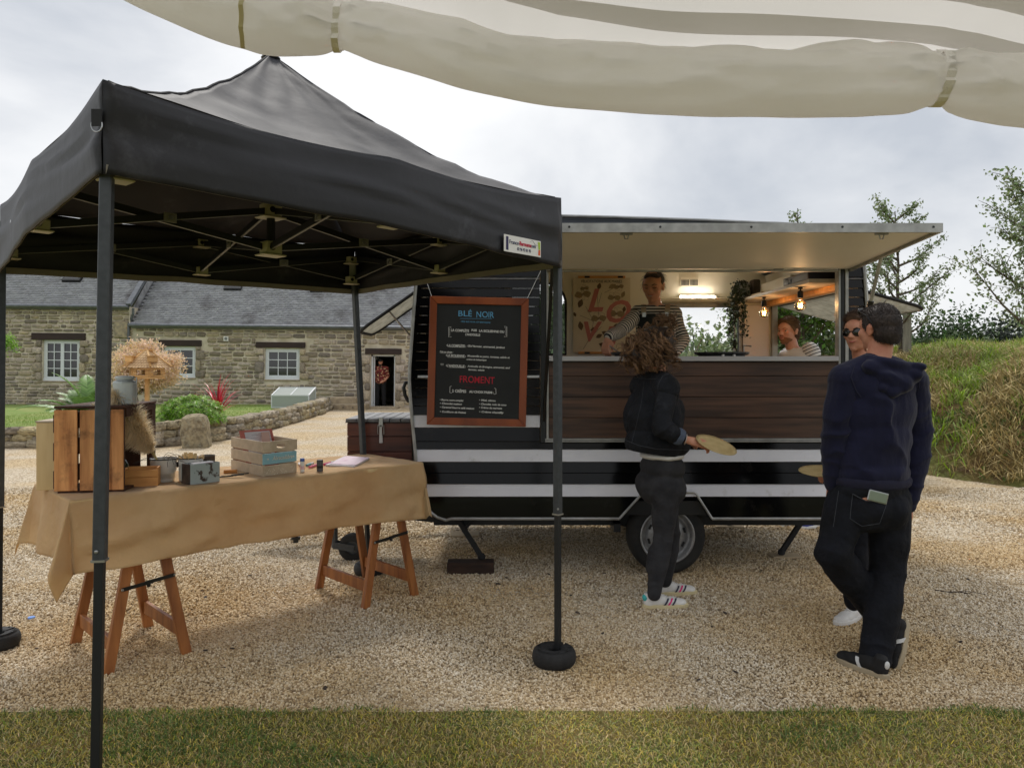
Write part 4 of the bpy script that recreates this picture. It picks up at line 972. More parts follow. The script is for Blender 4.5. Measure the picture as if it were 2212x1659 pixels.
def tree(name, base, h, label, m, nb, spread, nl, size, seed, lean=(0, 0), t0=.25, trunk_r=.05, stake=None, leafclump=.12, up=.9, asp=.6, group=None):
    random.seed(seed); np.random.seed(seed)
    r = root(name, base, label, 'tree', group); base = Vector(base); mb = MB()
    top = base + Vector((lean[0], lean[1], h)); pts = []
    for i in range(9):
        t = i / 8; pts.append(base.lerp(top, t) + Vector((nz((i * .7, seed, 0)), nz((i * .7, 0, seed)), 0)) * .12 * h * .2)
    mb.tube(pts, [lerp(trunk_r, .008, t / 8) for t in range(9)], n=9); twigs = []
    for k in range(nb):
        t = lerp(t0, .97, (k + .5) / nb); i = min(int(t * 8), 7); p = pts[i].lerp(pts[i + 1], t * 8 - i); a = k * 2.39996 + random.uniform(-.4, .4)
        L = spread * (1.15 - .75 * t) * random.uniform(.65, 1.15); d = Vector((math.cos(a), math.sin(a) * .9, random.uniform(.25, up))).normalized(); q = [p]
        for j in range(5):
            d = (d + Vector((random.uniform(-.25, .25), random.uniform(-.25, .25), random.uniform(-.05, .22)))).normalized(); q.append(q[-1] + d * L / 5)
            if j >= 1:
                for _ in range(2):
                    d2 = (d + Vector((random.uniform(-1, 1), random.uniform(-1, 1), random.uniform(-.4, .6)))).normalized(); l2 = L * random.uniform(.18, .42); e = q[-1] + d2 * l2
                    mb.tube([q[-1], q[-1] + d2 * l2 * .5 + Vector((0, 0, .02)), e], [.006, .004, .002], n=4); twigs.append((q[-1], e))
        mb.tube(q, [lerp(trunk_r * .42, .004, j / 5) for j in range(6)], n=6); twigs += [(q[j], q[j + 1]) for j in range(2, 5)]
    tr = mb.build('trunk', M_BARK, r)
    tw = random.choices(twigs, k=nl); tt = np.random.rand(nl); A = np.array([tuple(a) for a, b in tw]); Bv = np.array([tuple(b) for a, b in tw])
    C = A + (Bv - A) * tt[:, None] + np.random.randn(nl, 3) * leafclump * np.array([1, 1, .8])
    link('crown', leaves(C - np.array(base), size * np.random.uniform(.55, 1.3, nl), 'crown', m, aspect=asp), r)
    if stake:
        mb = MB(); mb.tube([base + Vector(stake[0]), base + Vector(stake[0]) + Vector((0, 0, stake[1]))], stake[2], n=8); mb.build('stake', M_STAKE, r)
    return r
zb1 = bank_h(7.1, 14)
tree('young_tree', P(1952, 760, 14) - Vector((0, 0, 1.2)), 3.75, 'staked young tree with thin leafy crown behind the navy man', M_LEAFT, 22, 1.25, 4600, .058, 21, lean=(-.15, 0), t0=.36, trunk_r=.06, stake=((0, -.12, 0), 1.95, .075), leafclump=.05)
tree('young_tree', P(2300, 760, 10.5) - Vector((0, 0, .6)), 2.75, 'leaning windblown tree cut off by the right edge', M_LEAFT, 26, 1.4, 6500, .058, 8, lean=(-.3, 0), t0=.18, trunk_r=.07, leafclump=.06)
tree('young_tree', P(1722, 640, 15) - Vector((0, 0, 2.8)), 4.5, 'slim sapling tip poking up above the open flap', M_LEAFT, 13, .45, 700, .07, 5, t0=.5, trunk_r=.04, leafclump=.06)
tree('young_tree', P(1735, 800, 11.5) - Vector((0, 0, 1.45)), 3.2, 'leafy young tree seen through the end window behind the smiling man', M_LEAF, 24, 1.1, 6500, .085, 31, t0=.2, trunk_r=.045, leafclump=.09)
tree('young_tree', P(1640, 800, 12.5) - Vector((0, 0, 1.4)), 2.3, 'bright bushy tree filling the hatch window of the trailer', M_LEAFT, 30, 1.0, 9000, .075, 32, t0=.15, trunk_r=.045, leafclump=.12)
hedge('field_hedge', 1400, 1660, 738, 12.6, 1.2, M_LEAFT, 'pale green bush behind the trailer hatch window', 9000, .09, 12)
def conifer(u, Y, vtop, label, seed):
    random.seed(seed); np.random.seed(seed); x = (u - CU) / FPX * Y; h = CAMH + (CV - vtop) / FPX * Y
    r = root('conifer', (x, Y, 0), label, 'tree'); n = 7000; t = np.random.rand(n) ** .7; a = np.random.rand(n) * 2 * PI; rad = (1 - t) * 1.3 * np.random.rand(n) ** .4 + .05
    pts = np.stack([np.cos(a) * rad, np.sin(a) * rad, t * h + .2 * np.sin(a * 5)], 1); pts = pts[pts[:, 2] > .1]
    link('foliage', leaves(pts, .13 * np.random.uniform(.6, 1.3, len(pts)), 'foliage', M_LEAFD, aspect=.35), r)
    mb = MB(); mb.tube([(x, Y, 0), (x, Y, h * .95)], [.14, .02], n=8); mb.build('trunk', M_BARK, r)
conifer(1180, 15, 640, 'dark conifer glimpsed through the left rear trailer window', 41); conifer(1225, 16.5, 672, 'shorter dark conifer right of the other behind the trailer', 42)
random.seed(99); np.random.seed(99)
# ------------------------------------------------------------------ food trailer
TY, TY2 = 5.5, 7.5
def tX(u, Y=TY): return (u - CU) / FPX * Y
def tZ(v, Y=TY): return CAMH + (CV - v) / FPX * Y
tr = root('food_trailer', (.9, TY, 0), 'black and white striped food trailer with open serving hatch and wood panel', 'food trailer')
def T(mb_, name, m, parent=None, **k): return mb_.build(name, m, parent or tr, **k)
XR_ = tX(1868)
lprof = [(1.0, 0), (.62, 0)]
def left_x(z):                     # left outline of the body
    return sinterp(z, [(.40, tX(975)), (.43, tX(945)), (.52, tX(918)), (.66, tX(903)), (.85, tX(899)), (1.2, tX(889)), (1.42, tX(885)), (1.65, tX(889)), (2.05, tX(898)), (2.3, tX(906)), (2.45, tX(914))])
def right_x(z): return sinterp(z, [(.40, tX(1790)), (.43, tX(1822)), (.52, tX(1850)), (.66, tX(1862)), (.85, tX(1868)), (1.42, tX(1878)), (1.65, tX(1875)), (2.05, tX(1868)), (2.3, tX(1862)), (2.45, tX(1852))])
def roof_z(x): return sinterp(x, [(tX(880), 2.36), (tX(960), 2.50), (tX(1100), 2.585), (tX(1215), tZ(467)), (tX(1400), tZ(472)), (tX(1600), tZ(480)), (tX(1780), tZ(493)), (tX(1880), 2.36)])
ZB = tZ(1118)
HX0, HX1, HZ0, HZ1 = tX(1180), tX(1812), tZ(950), tZ(584)      # hatch frame
arch = [(tX(1337), ZB), (tX(1385), tZ(1066)), (tX(1503), tZ(1066)), (tX(1537), ZB)]
def board(xa0, xa1, xb0, xb1, z0, z1, m, name='cladding_board'):
    y0, y1 = TY - .014, TY - .004
    mb = MB(); vv = [(xa0, y0, z0), (xa1, y0, z0), (xb1, y1, z1), (xb0, y1, z1), (xa0, TY + .012, z0), (xa1, TY + .012, z0), (xb1, TY + .012, z1), (xb0, TY + .012, z1)]
    mb.add(vv, [(0, 1, 2, 3), (7, 6, 5, 4), (0, 4, 5, 1), (1, 5, 6, 2), (2, 6, 7, 3), (3, 7, 4, 0)])
    return T(mb, name, m, bevel=.0025)
rows = [(1118, 1072, 'b', 1), (1072, 1045, 'w', 1), (1045, 1021, 'b', 1), (1021, 997, 'b', 1), (997, 970, 'w', 1), (970, 953, 'b', 1), (953, 923, 'b', 0), (923, 896, 'w', 0)]
v = 896
while v > 612: rows.append((v, v - 19.5, 'b', 0)); v -= 19.5
rows += [(v, v - 4, 's', 0), (v - 4, v - 34, 'b', 0), (v - 34, v - 62, 'b', 2), (v - 62, v - 90, 'b', 2)]
for v0, v1, c, full in rows:
    z0, z1 = tZ(v0), tZ(v1) - .0015; m = {'b': M_BLK, 'w': M_WHT, 's': M_ALU}[c]
    if full == 1:
        if v0 == 1118:
            board(left_x(z0), arch[0][0], left_x(z1), arch[1][0] + .002, z0, z1, m)
            board(arch[3][0], right_x(z0), arch[2][0], right_x(z1), z0, z1, m)
        else: board(left_x(z0), right_x(z0), left_x(z1), right_x(z1), z0, z1, m)
    elif full == 0:
        board(left_x(z0), HX0 - .045, left_x(z1), HX0 - .045, z0, z1, m)
        board(HX1 + .06, right_x(z0), HX1 + .06, right_x(z1), z0, z1, m)
    else:
        zt = lambda x: min(z1, roof_z(x) - .02)
        if z0 < 2.5: board(left_x(z0) + .02, right_x(z0) - .02, left_x(z1) + .03, right_x(z1) - .04, z0, z1, m)
prof_l = [(left_x(z), z) for z in np.linspace(.42, 2.42, 22)]
M_SHELL = mat('dark_outer_shell', rgb((30, 31, 34)), rough=.4)
def end_wall(fx, sgn, name):
    t = .03
    zs = [.42, .55, .7, .9, 1.2, 1.42, 1.58, 2.09, 2.2, 2.3, 2.42]
    mb = MB(); mi = MB()
    for z0, z1 in zip(zs, zs[1:]):
        segs = [(TY + .012, TY2)]
        if abs(z0 - 1.58) < 1e-6: segs = [(TY + .012, TY + .2), (TY2 - .12, TY2)] if sgn > 0 else [(TY + .012, TY + .2), (TY + .85, TY2)]
        for ya, yb in segs:
            a, b = fx(z0), fx(z1)
            mb.add([(a, ya, z0), (a, yb, z0), (b, yb, z1), (b, ya, z1), (a - sgn * t, ya, z0), (a - sgn * t, yb, z0), (b - sgn * t, yb, z1), (b - sgn * t, ya, z1)], [(0, 1, 2, 3), (7, 6, 5, 4), (0, 4, 5, 1), (1, 5, 6, 2), (2, 6, 7, 3), (3, 7, 4, 0)])
            a -= sgn * (t + .003); b -= sgn * (t + .003)
            mi.add([(a, ya + .02, z0), (a, yb - .02, z0), (b, yb - .02, z1), (b, ya + .02, z1)], [(0, 1, 2, 3)])
    T(mb, 'end_wall', M_SHELL); T(mi, 'end_wall_lining', M_CREAM)
end_wall(left_x, -1, 'l'); end_wall(right_x, 1, 'r')
N = 26; xs = [lerp(tX(899), tX(1868), i / (N - 1)) for i in range(N)]
mb = MB(); vv = [(x, TY - .03, roof_z(x)) for x in xs] + [(x, TY2 + .03, roof_z(x)) for x in xs] + [(x, TY - .03, roof_z(x) - .03) for x in xs] + [(x, TY2 + .03, roof_z(x) - .03) for x in xs]
ff = []
for i in range(N - 1): ff += [(i, i + 1, N + i + 1, N + i), (2 * N + i, 3 * N + i, 3 * N + i + 1, 2 * N + i + 1), (i, 2 * N + i, 2 * N + i + 1, i + 1), (N + i, N + i + 1, 3 * N + i + 1, 3 * N + i)]
mb.add(vv, ff); T(mb, 'roof', M_ROOFT)
mb = MB(); mb.tube([(x, TY - .034, roof_z(x) - .006) for x in xs], .011, n=6); mb.tube([(x, TY2 + .03, roof_z(x) - .006) for x in xs], .011, n=6); T(mb, 'roof_moulding', M_ALUW)
mb = MB(); n0 = len(xs)
vv = [(x, TY - .02, roof_z(x) - .018) for x in xs] + [(x, TY - .02, max(tZ(560), 0)) for x in xs]
mb.add(vv, [(i, n0 + i, n0 + i + 1, i + 1) for i in range(n0 - 1)]); T(mb, 'roof_fascia', M_ROOFT, thick=.012)
mb = MB(); vv = [(x, TY + .02, roof_z(x) - .045) for x in xs[1:-1]] + [(x, TY2 - .02, roof_z(x) - .045) for x in xs[1:-1]]; n1 = N - 2
mb.add(vv, [(i, n1 + i, n1 + i + 1, i + 1) for i in range(n1 - 1)]); T(mb, 'ceiling_lining', M_CREAM)
zz = list(np.linspace(.47, 2.42, 26))
for fx in (left_x, right_x):
    mb = MB(); mb.tube([(fx(z), TY - .016, z) for z in zz], .013, n=6); T(mb, 'edge_moulding', M_ALUW)
mb = MB(); cl = [(left_x(z), TY - .016, z) for z in (.50, .46, .43, .41)] + [(tX(975), TY - .016, ZB - .004), (arch[0][0], TY - .016, ZB - .004)]
mb.tube(cl, .011, n=6)
mb.tube([(arch[0][0], TY - .016, ZB - .004), (arch[1][0], TY - .018, arch[1][1]), (arch[1][0] + .02, TY - .018, arch[1][1] + .012), (arch[2][0] - .02, TY - .018, arch[2][1] + .012), (arch[2][0], TY - .018, arch[2][1]), (arch[3][0], TY - .016, ZB - .004)], .009, n=6)
mb.tube([(arch[3][0], TY - .016, ZB - .004), (tX(1790), TY - .016, ZB - .004), (right_x(.43), TY - .016, .43), (right_x(.5), TY - .016, .5)], .011, n=6)
T(mb, 'skirt_moulding', M_ALUW)
mb = MB(); ap = [(arch[0][0] + .01, ZB), (arch[1][0], arch[1][1] - .01), (arch[2][0], arch[2][1] - .01), (arch[3][0] - .01, ZB)]
for (a, b), (c, d) in zip(ap, ap[1:]): mb.add([(a, TY, b), (c, TY, d), (c, TY + .35, d), (a, TY + .35, b)], [(0, 1, 2, 3)])
mb.add([(a, TY + .35, b) for a, b in ap], [(0, 1, 2, 3)]); T(mb, 'wheel_arch', M_RUB, thick=.01)
W1 = (.0, tX(1222, TY2 - .05), 1.62, tZ(612, TY2 - .05)); W2 = (tX(1432, TY2 - .05), tX(1596, TY2 - .05), 1.55, tZ(664, TY2 - .05))
BXL, BXR = tX(900) + .02, tX(1868) - .02
mb = MB(); wall_boxes(mb, BXL, BXR, .44, 2.40, TY2 - .03, TY2, [W1, W2]); T(mb, 'back_wall', M_SHELL)
mb = MB(); wall_boxes(mb, BXL, BXR, .56, 2.46, TY2 - .045, TY2 - .032, [W1, W2]); T(mb, 'back_wall_lining', M_CREAM)
mb = MB(); cx, cz, rr = W1[1] - .2, W1[3] - .2, .2
pts = [(cx + rr * math.sin(a), TY2 - .05, cz + rr * math.cos(a)) for a in np.linspace(0, PI / 2, 9)]
mb.tube([(W1[0], TY2 - .05, W1[3])] + pts + [(W1[1], TY2 - .05, W1[2]), (W1[0], TY2 - .05, W1[2])], .013, n=6)
ob = T(mb, 'window_rubber', M_RUB)
mb = MB(); poly = [(W1[1], W1[3])] + [(p[0], p[2]) for p in reversed(pts)]; mb.prism(poly, TY2 - .046, TY2 - .031); T(mb, 'window_corner', M_CREAM)
mb = MB(); mb.bx(W1[0], W1[1], TY2 - .02, TY2 - .014, W1[2], W1[3]); T(mb, 'window_pane', glass_mat('clear_acrylic', mixw=1.0, ior=1.22))
mb = MB(); a, b, c, d = W2
mb.bx(a, b, TY2 - .055, TY2 - .028, d, d + .04); mb.bx(b, b + .025, TY2 - .06, TY2 - .02, c, d); mb.bx(b - .05, b - .035, TY2 - .06, TY2 - .03, c, d); mb.bx(a - .03, a, TY2 - .06, TY2 - .02, c, d); T(mb, 'window_frame', M_ALUW)
mb = MB(); mb.bx(a, b, TY2 - .02, TY2 - .014, c, d); T(mb, 'window_pane', _mc['clear_acrylic'])
mb = MB(); mb.bx(a - .1, b + .02, TY2 - .12, TY2 - .046, d + .045, d + .09); T(mb, 'blind_cassette', M_CREAM, bevel=.01)
mb = MB(); mb.bx(b + .03, BXR - .03, TY2 - .09, TY2 - .046, 1.2, 2.09); T(mb, 'corner_panel', M_PINKW)
mb = MB(); mb.bx(BXL, BXR, TY + .02, TY2 - .04, .44, .54); T(mb, 'floor', M_SHELL)
mb = MB()
for yy in (TY + .22, TY2 - .3): mb.bx(tX(930), tX(1840), yy, yy + .06, .325, .42)
for xx in (tX(960), tX(1300), tX(1560), tX(1800)): mb.bx(xx, xx + .05, TY + .28, TY2 - .3, .34, .40)
mb.bx(tX(1330), tX(1345), TY + .1, TY2 - .1, .30, .36)
mb.bar((tX(960), TY + .3, .37), (-2.05, (TY + TY2) / 2 - .04, .40), .06, .09); mb.bar((tX(960), TY2 - .3, .37), (-2.05, (TY + TY2) / 2 + .04, .40), .06, .09)
T(mb, 'chassis', M_STEELD)
fw = .045
mb = MB()
mb.bx(HX0 - .042, HX0 - .002, TY - .03, TY + .02, HZ0 - .02, HZ1 + .03)
mb.bx(HX1 + .002, HX1 + .030, TY - .03, TY + .02, HZ0 - .02, HZ1 + .03)
T(mb, 'hatch_jamb', M_STEELD, bevel=.003)
mb = MB(); mb.bx(HX0, HX0 + .016, TY - .034, TY + .03, HZ0, HZ1); mb.bx(HX1 - .016, HX1, TY - .034, TY + .03, HZ0, HZ1); mb.bx(HX1 + .032, HX1 + .056, TY - .034, TY + .02, HZ0 - .02, HZ1 + .03)
mb.bx(HX0 + .016, HX1 - .016, TY - .030, TY + .02, HZ1 - .012, HZ1); T(mb, 'hatch_frame', M_ALUW, bevel=.002)
mb = MB(); mb.bx(HX0 - .01, HX1 + .02, TY - .045, TY + .0, tZ(954), tZ(951)); mb.bx(HX0 - .01, HX1 + .02, TY - .032, TY + .0, tZ(951) + .001, tZ(946)); T(mb, 'lower_rail', M_ALUW, bevel=.003)
zc = tZ(770); mb = MB(); mb.bx(HX0 + .018, HX1 - .03, TY - .07, TY + .42, zc - .034, zc); T(mb, 'counter', mat('grey_white_counter', rgb((188, 188, 192)), rough=.35), bevel=.003)
mb = MB(); mb.bx(HX0 + .018, HX1 - .03, TY + .42, TY + .44, .56, zc - .01); T(mb, 'counter_back', M_SHELL)
vb = [946, 901.5, 857, 812.5, 782]
for v0, v1 in zip(vb, vb[1:]):
    mb = MB(); mb.bx(HX0 + .018, HX1 - .02, TY - .024, TY - .002, tZ(v0) + .0015, tZ(v1) - .0015); T(mb, 'wood_plank', M_WOODB, bevel=.002)
mb = MB(); mb.bx(HX0 + .018, HX1 - .02, TY - .001, TY + .01, HZ0, zc - .036); T(mb, 'plank_backing', M_BLACKP)
A0, A1 = Vector((.28, 4.36, 2.28)), Vector((2.42, 4.36, 2.28)); B0, B1 = Vector((HX0 + .02, TY - .03, HZ1 + .006)), Vector((HX1 + .06, TY - .03, HZ1 + .006))
def quadbox(mb_, a, b, c, d, t):
    up = Vector((0, 0, t)); vv = [a, b, c, d, a + up, b + up, c + up, d + up]; mb_.add(vv, [(3, 2, 1, 0), (4, 5, 6, 7), (0, 1, 5, 4), (1, 2, 6, 5), (2, 3, 7, 6), (3, 0, 4, 7)])
mb = MB(); quadbox(mb, A0, A1, B1, B0, .012); flap = T(mb, 'flap_lining', M_FLAP)
mb = MB(); e = Vector((0, 0, .013)); quadbox(mb, A0 + e, A1 + e, B1 + e, B0 + e, .02); T(mb, 'flap_skin', M_BLK)
mb = MB(); mb.bar(A0 + Vector((-.012, -.01, .008)), A1 + Vector((.012, -.01, .008)), .02, .052); mb.bar(A0 + Vector((-.01, 0, .008)), B0 + Vector((-.01, 0, .004)), .018, .046); mb.bar(A1 + Vector((.01, 0, .008)), B1 + Vector((.01, 0, .004)), .018, .046); fe = T(mb, 'flap_edge', M_ALUW)
mb = MB()
for k in range(5): c = A0.lerp(A1, .02 + .96 * k / 4) + Vector((0, -.022, .012)); mb.tube([c, c + Vector((0, .004, 0))], .007, n=8)
mb.build('screw', M_STEELD, fe)
for u in (1354, 1908):
    c = Vector((tX(u, 4.4), 4.42, 2.272)); mb = MB(); mb.bx(c.x - .035, c.x + .035, c.y - .012, c.y + .012, c.z - .012, c.z + .002); mb.tube([c + Vector((-.014, 0, -.01)), c + Vector((-.008, 0, -.035)), c + Vector((.008, 0, -.035)), c + Vector((.014, 0, -.01))], .004, n=5); T(mb, 'flap_latch', M_ALU)
for x0_, x1_ in ((2.40, HX1 + .1),):
    pa, pb = Vector((2.425, 5.05, 2.225)), Vector((tX(1805) + .02, TY - .06, tZ(915)))
    mb = MB(); mb.tube([pa, pa.lerp(pb, .45)], .012, n=8); T(mb, 'gas_strut', M_ALU)
    mb = MB(); mb.tube([pa.lerp(pb, .25), pb], .02, n=8); T(mb, 'gas_strut_body', M_BLACKP)
pa, pb = Vector((.27, 5.05, 2.225)), Vector((HX0 - .02, TY - .06, 1.12)); mb = MB(); mb.tube([pa, pb], .012, n=8); T(mb, 'gas_strut_body', M_BLACKP)
M_FOG = mat('weathered_acrylic', rgb((196, 192, 178)), rgb((160, 158, 144)), rough=.35, scale=14, detail=8, alpha=.62, transl=.5, dirt=rgb((120, 116, 98)), dscale=30, dlo=.5, dhi=.8)
def hatchwin(xh, zh, xo, zo, y0, y1, name='end_window'):
    H0, H1, O0, O1 = Vector((xh, y0, zh)), Vector((xh, y1, zh)), Vector((xo, y0, zo)), Vector((xo, y1, zo)); rr_ = .11
    def cn(c, a, b):
        a_, b_ = (a - c).normalized(), (b - c).normalized(); return [c + a_ * rr_ * (1 - math.sin(t)) + b_ * rr_ * (1 - math.cos(t)) for t in np.linspace(0, PI / 2, 7)]
    loop = [H0, H1] + cn(O1, H1, O0) + cn(O0, O1, H0)
    mb = MB(); n_ = len(loop); off = (H1 - H0).cross(O0 - H0).normalized() * .012
    mb.add(list(loop) + [p + off for p in loop], [tuple(range(n_)), tuple(reversed(range(n_, 2 * n_)))] + [(i, i + n_, (i + 1) % n_ + n_, (i + 1) % n_) for i in range(n_)]); w_ = T(mb, name, M_FOG)
    mb = MB(); mb.tube(loop + [loop[0]], .013, n=6); mb.build('window_rubber', M_RUB, w_)
    mb = MB(); mid = (H0 + O0) / 2 + Vector((0, .06, 0)); mb.tube([mid, Vector((xh, y0 + .1, zh - .42))], .008, n=6); mb.build('stay_arm', M_ALU, w_)
hatchwin(right_x(2.07) + .01, 2.08, 3.07, 1.93, 5.68, 7.3)
hatchwin(left_x(2.07) - .01, 2.07, -1.14, 1.76, 5.7, 6.3)
mb = MB(); y0_, y1_ = TY + .2, TY2 - .12; xx = right_x(1.8) - .045
mb.bx(xx, xx + .05, y0_, y1_, 2.075, 2.11); mb.bx(xx, xx + .05, y0_, y1_, 1.555, 1.59); mb.bx(xx, xx + .05, y1_ - .02, y1_ + .02, 1.59, 2.075); mb.bx(xx, xx + .05, y0_ - .02, y0_ + .01, 1.59, 2.075); T(mb, 'end_window_frame', M_ALUW)
wc = Vector((tX(1437, 5.62), 5.62, .282)); rt_ = .282
mb = MB(); mb.lathe(wc, [(.19, -.08), (.235, -.088), (rt_ - .02, -.08), (rt_ - .004, -.055), (rt_, -.02), (rt_, .05), (rt_ - .02, .085), (.19, .08)], n=44, ax=(0, 1, 0)); wh = T(mb, 'tyre', M_TYRE, smooth=True)
mb = MB(); mb.lathe(wc, [(.198, -.078), (.197, -.09), (.185, -.088), (.178, -.05), (.168, -.035), (.155, -.03), (.148, -.045), (.12, -.052), (.105, -.06), (.088, -.062), (.075, -.04), (.06, -.035), (.0, -.035)], n=44, ax=(0, 1, 0)); T(mb, 'rim', M_RIM, smooth=True)
mb = MB()
for k in range(8):
    a = k * PI / 4 + .3; c = wc + Vector((math.cos(a) * .134, -.052, math.sin(a) * .134)); t_ = Vector((-math.sin(a), 0, math.cos(a))) * .018; mb.tube([c - t_, c + t_], .0085, n=8)
T(mb, 'rim_slot', M_RUB)
mb = MB(); mb.lathe(wc + Vector((0, -.03, 0)), [(.036, .0), (.036, -.03), (.03, -.038), (0, -.04)], n=20, ax=(0, 1, 0)); 
for k in range(4): a = k * PI / 2 + .5; mb.ell(wc + Vector((math.cos(a) * .05, -.042, math.sin(a) * .05)), .009, nu=8, nv=5)
T(mb, 'hub_cap', M_RUB)
wc2 = wc + Vector((0, 1.6, 0)); mb = MB(); mb.lathe(wc2, [(.19, -.08), (rt_ - .02, -.08), (rt_, -.04), (rt_, .05), (.19, .08)], n=30, ax=(0, 1, 0)); mb.tube([wc2 + Vector((0, -.03, 0)), wc2 + Vector((0, .03, 0))], .19, n=30); T(mb, 'tyre', M_TYRE)
mb = MB(); mb.tube([wc, wc2], .03, n=8); T(mb, 'axle', M_STEELD)
def steady(top, foot, w=.035):
    mb = MB(); mb.bar(top, foot, w, w); mb.bar(Vector(top) + Vector((.16, 0, 0)), Vector(top).lerp(Vector(foot), .32), .02, .02); mb.ell(Vector(foot), .03, nu=8, nv=5); T(mb, 'corner_steady', M_RUB)
f1 = G(1040, 1208, .085); steady((tX(985, f1.y), f1.y, .40), f1 + Vector((0, 0, .02)))
f2 = G(1688, 1198, .02); steady((tX(1752, f2.y), f2.y, .40), f2 + Vector((0, 0, .02)))
f3 = G(1004, 1152, .02); steady((f3.x - .05, f3.y, .38), f3 + Vector((0, 0, .03)))
f4 = G(1575, 1134, .02); steady((f4.x - .02, f4.y, .38), f4 + Vector((0, 0, .03)))
def slab(name, c, dx, dy, dz, rz, m, label, cat, group=None):
    mb = MB(); mb.box((0, 0, dz / 2), (dx, dy, dz)); me = mb.mesh(name, m); o = link(name, me, loc=c, rot=(0, 0, rz)); md = o.modifiers.new('b', 'BEVEL'); md.width = .006; return tag(o, label, cat, group)
M_OLDW = mat('old_dark_block', rgb((66, 48, 38)), rgb((44, 32, 26)), rough=.9, scale=5, stretch=(1, 5, 5), bump=.4, bscale=16)
slab('timber_block', G(1017, 1236), .34, .13, .085, .02, M_OLDW, 'dark old timber block under the front steady of the trailer', 'wood block')
M_PLY = mat('pale_ply_pad', rgb((178, 158, 128)), rough=.85)
slab('pad_board', Vector((f2.x + .03, f2.y, .002)), .24, .14, .018, .03, M_PLY, 'brown board pad under the right hand steady by the walking couple', 'pad')
slab('pad_board', Vector((f3.x, f3.y, .002)), .26, .18, .018, .1, M_PLY, 'pale square board pad behind the dark timber block', 'pad')
slab('pad_board', Vector((f4.x, f4.y, .002)), .26, .16, .018, -.1, M_PLY, 'thin board pad under the rear steady right of the wheel', 'pad')
mb = MB(); c0 = f3 + Vector((.05, 0, .1)); mb.tube([c0, c0 + Vector((.2, -.05, .05)), c0 + Vector((.6, 0, .11)), c0 + Vector((1.1, .2, .2))], .007, n=5); T(mb, 'power_cable', M_RUB)
jy = 5.97; jx = tX(762, jy)
mb = MB(); mb.lathe((jx, jy, .105), [(.05, -.03), (.095, -.032), (.108, -.02), (.11, 0), (.108, .02), (.095, .032), (.05, .03)], n=28, ax=(0, 1, 0)); jw = T(mb, 'jockey_wheel', M_TYRE, smooth=True)
mb = MB(); mb.tube([(jx, jy - .02, .105), (jx, jy + .02, .105)], .052, n=18); mb.build('rim', M_STEEL, jw)
mb = MB(); mb.tube([(jx - .14, jy, .10), (jx - .14, jy, .66)], .024, n=10); mb.bar((jx - .14, jy - .04, .125), (jx + .02, jy - .04, .10), .006, .05); mb.bar((jx - .14, jy + .04, .125), (jx + .02, jy + .04, .10), .006, .05); T(mb, 'jockey_stem', M_STEEL)
mb = MB(); cx, cy = tX(642, 6.4), 6.46; mb.bx(-2.15, -1.75, cy - .05, cy + .05, .36, .44); T(mb, 'coupling', M_STEEL, bevel=.01)
mb = MB(); mb.tube([(cx, cy - .1, .36), (cx, cy - .1, .14)], .012, n=8); mb.tube([(cx, cy - .1, .15), (cx, cy - .1, .05)], .022, n=10); mb.tube([(cx, cy - .1, .10), (cx, cy - .1, .075)], .038, n=10); T(mb, 'electric_plug', M_BLACKP)
mb = MB(); yh_ = TY + .05; hp = [(left_x(1.32) - .005, yh_, tZ(826)), (tX(874), yh_, tZ(827)), (tX(870), yh_, tZ(838)), (tX(873), yh_, tZ(855)), (tX(880), yh_, tZ(867)), (left_x(1.2), yh_, tZ(869))]
mb.tube(hp, [.012, .013, .014, .014, .014, .013], n=7); T(mb, 'grab_handle', M_BLACKP, smooth=True)
mb = MB(); mb.bx(left_x(1.4) + .06, HX0 - .05, TY - .024, TY - .013, tZ(816), tZ(811)); T(mb, 'centre_trim', M_ALU)
mb = MB(); yb = TY2 - .05; mb.bx(tX(1469, yb), tX(1508, yb), yb - .012, yb + .002, tZ(621, yb), tZ(601, yb)); vt = T(mb, 'wall_vent', M_CREAM, bevel=.003)
mb = MB()
for k in range(13):
    if k == 6: continue
    xx = tX(1472.5 + k * 2.75, yb); mb.bx(xx - .0035, xx + .0035, yb - .0145, yb - .0125, tZ(617, yb), tZ(605, yb))
mb.build('vent_slots', M_BLACKP, vt)
mb = MB(); mb.bx(tX(1465, yb), tX(1545, yb), yb - .05, yb, tZ(649, yb), tZ(639, yb)); tl = T(mb, 'strip_light', M_CREAM, bevel=.01)
mb = MB(); mb.bx(tX(1467, yb), tX(1541, yb), yb - .062, yb - .052, tZ(648, yb), tZ(640.5, yb)); mb.build('lit_tube', mat('warm_strip', (1, .92, .78), emit=30), tl)
mb = MB(); mb.bx(tX(1545, yb), tX(1552, yb), yb - .03, yb, tZ(648, yb), tZ(642, yb)); T(mb, 'strip_light_cap', M_PLASG)
mb = MB(); mb.bx(2.17, right_x(2.1) - .04, 5.62, 7.44, 2.115, 2.145); T(mb, 'shelf', mat('pale_wood_shelf', rgb((206, 186, 160)), rgb((190, 168, 140)), rough=.45, scale=4, stretch=(4, .6, 4)), bevel=.004)
mb = MB(); mb.bx(2.40, 2.46, 5.64, 7.42, 2.07, 2.113); T(mb, 'shelf_rail', M_PINEY)
mb = MB(); mb.bx(2.17, 2.175, 5.98, 5.986, 2.1149, 2.1459); T(mb, 'shelf_joint', M_BLACKP)
for u0, u1, yy in ((1336, 1404, 5.82), (1560, 1694 - 110, 5.85)):
    pass
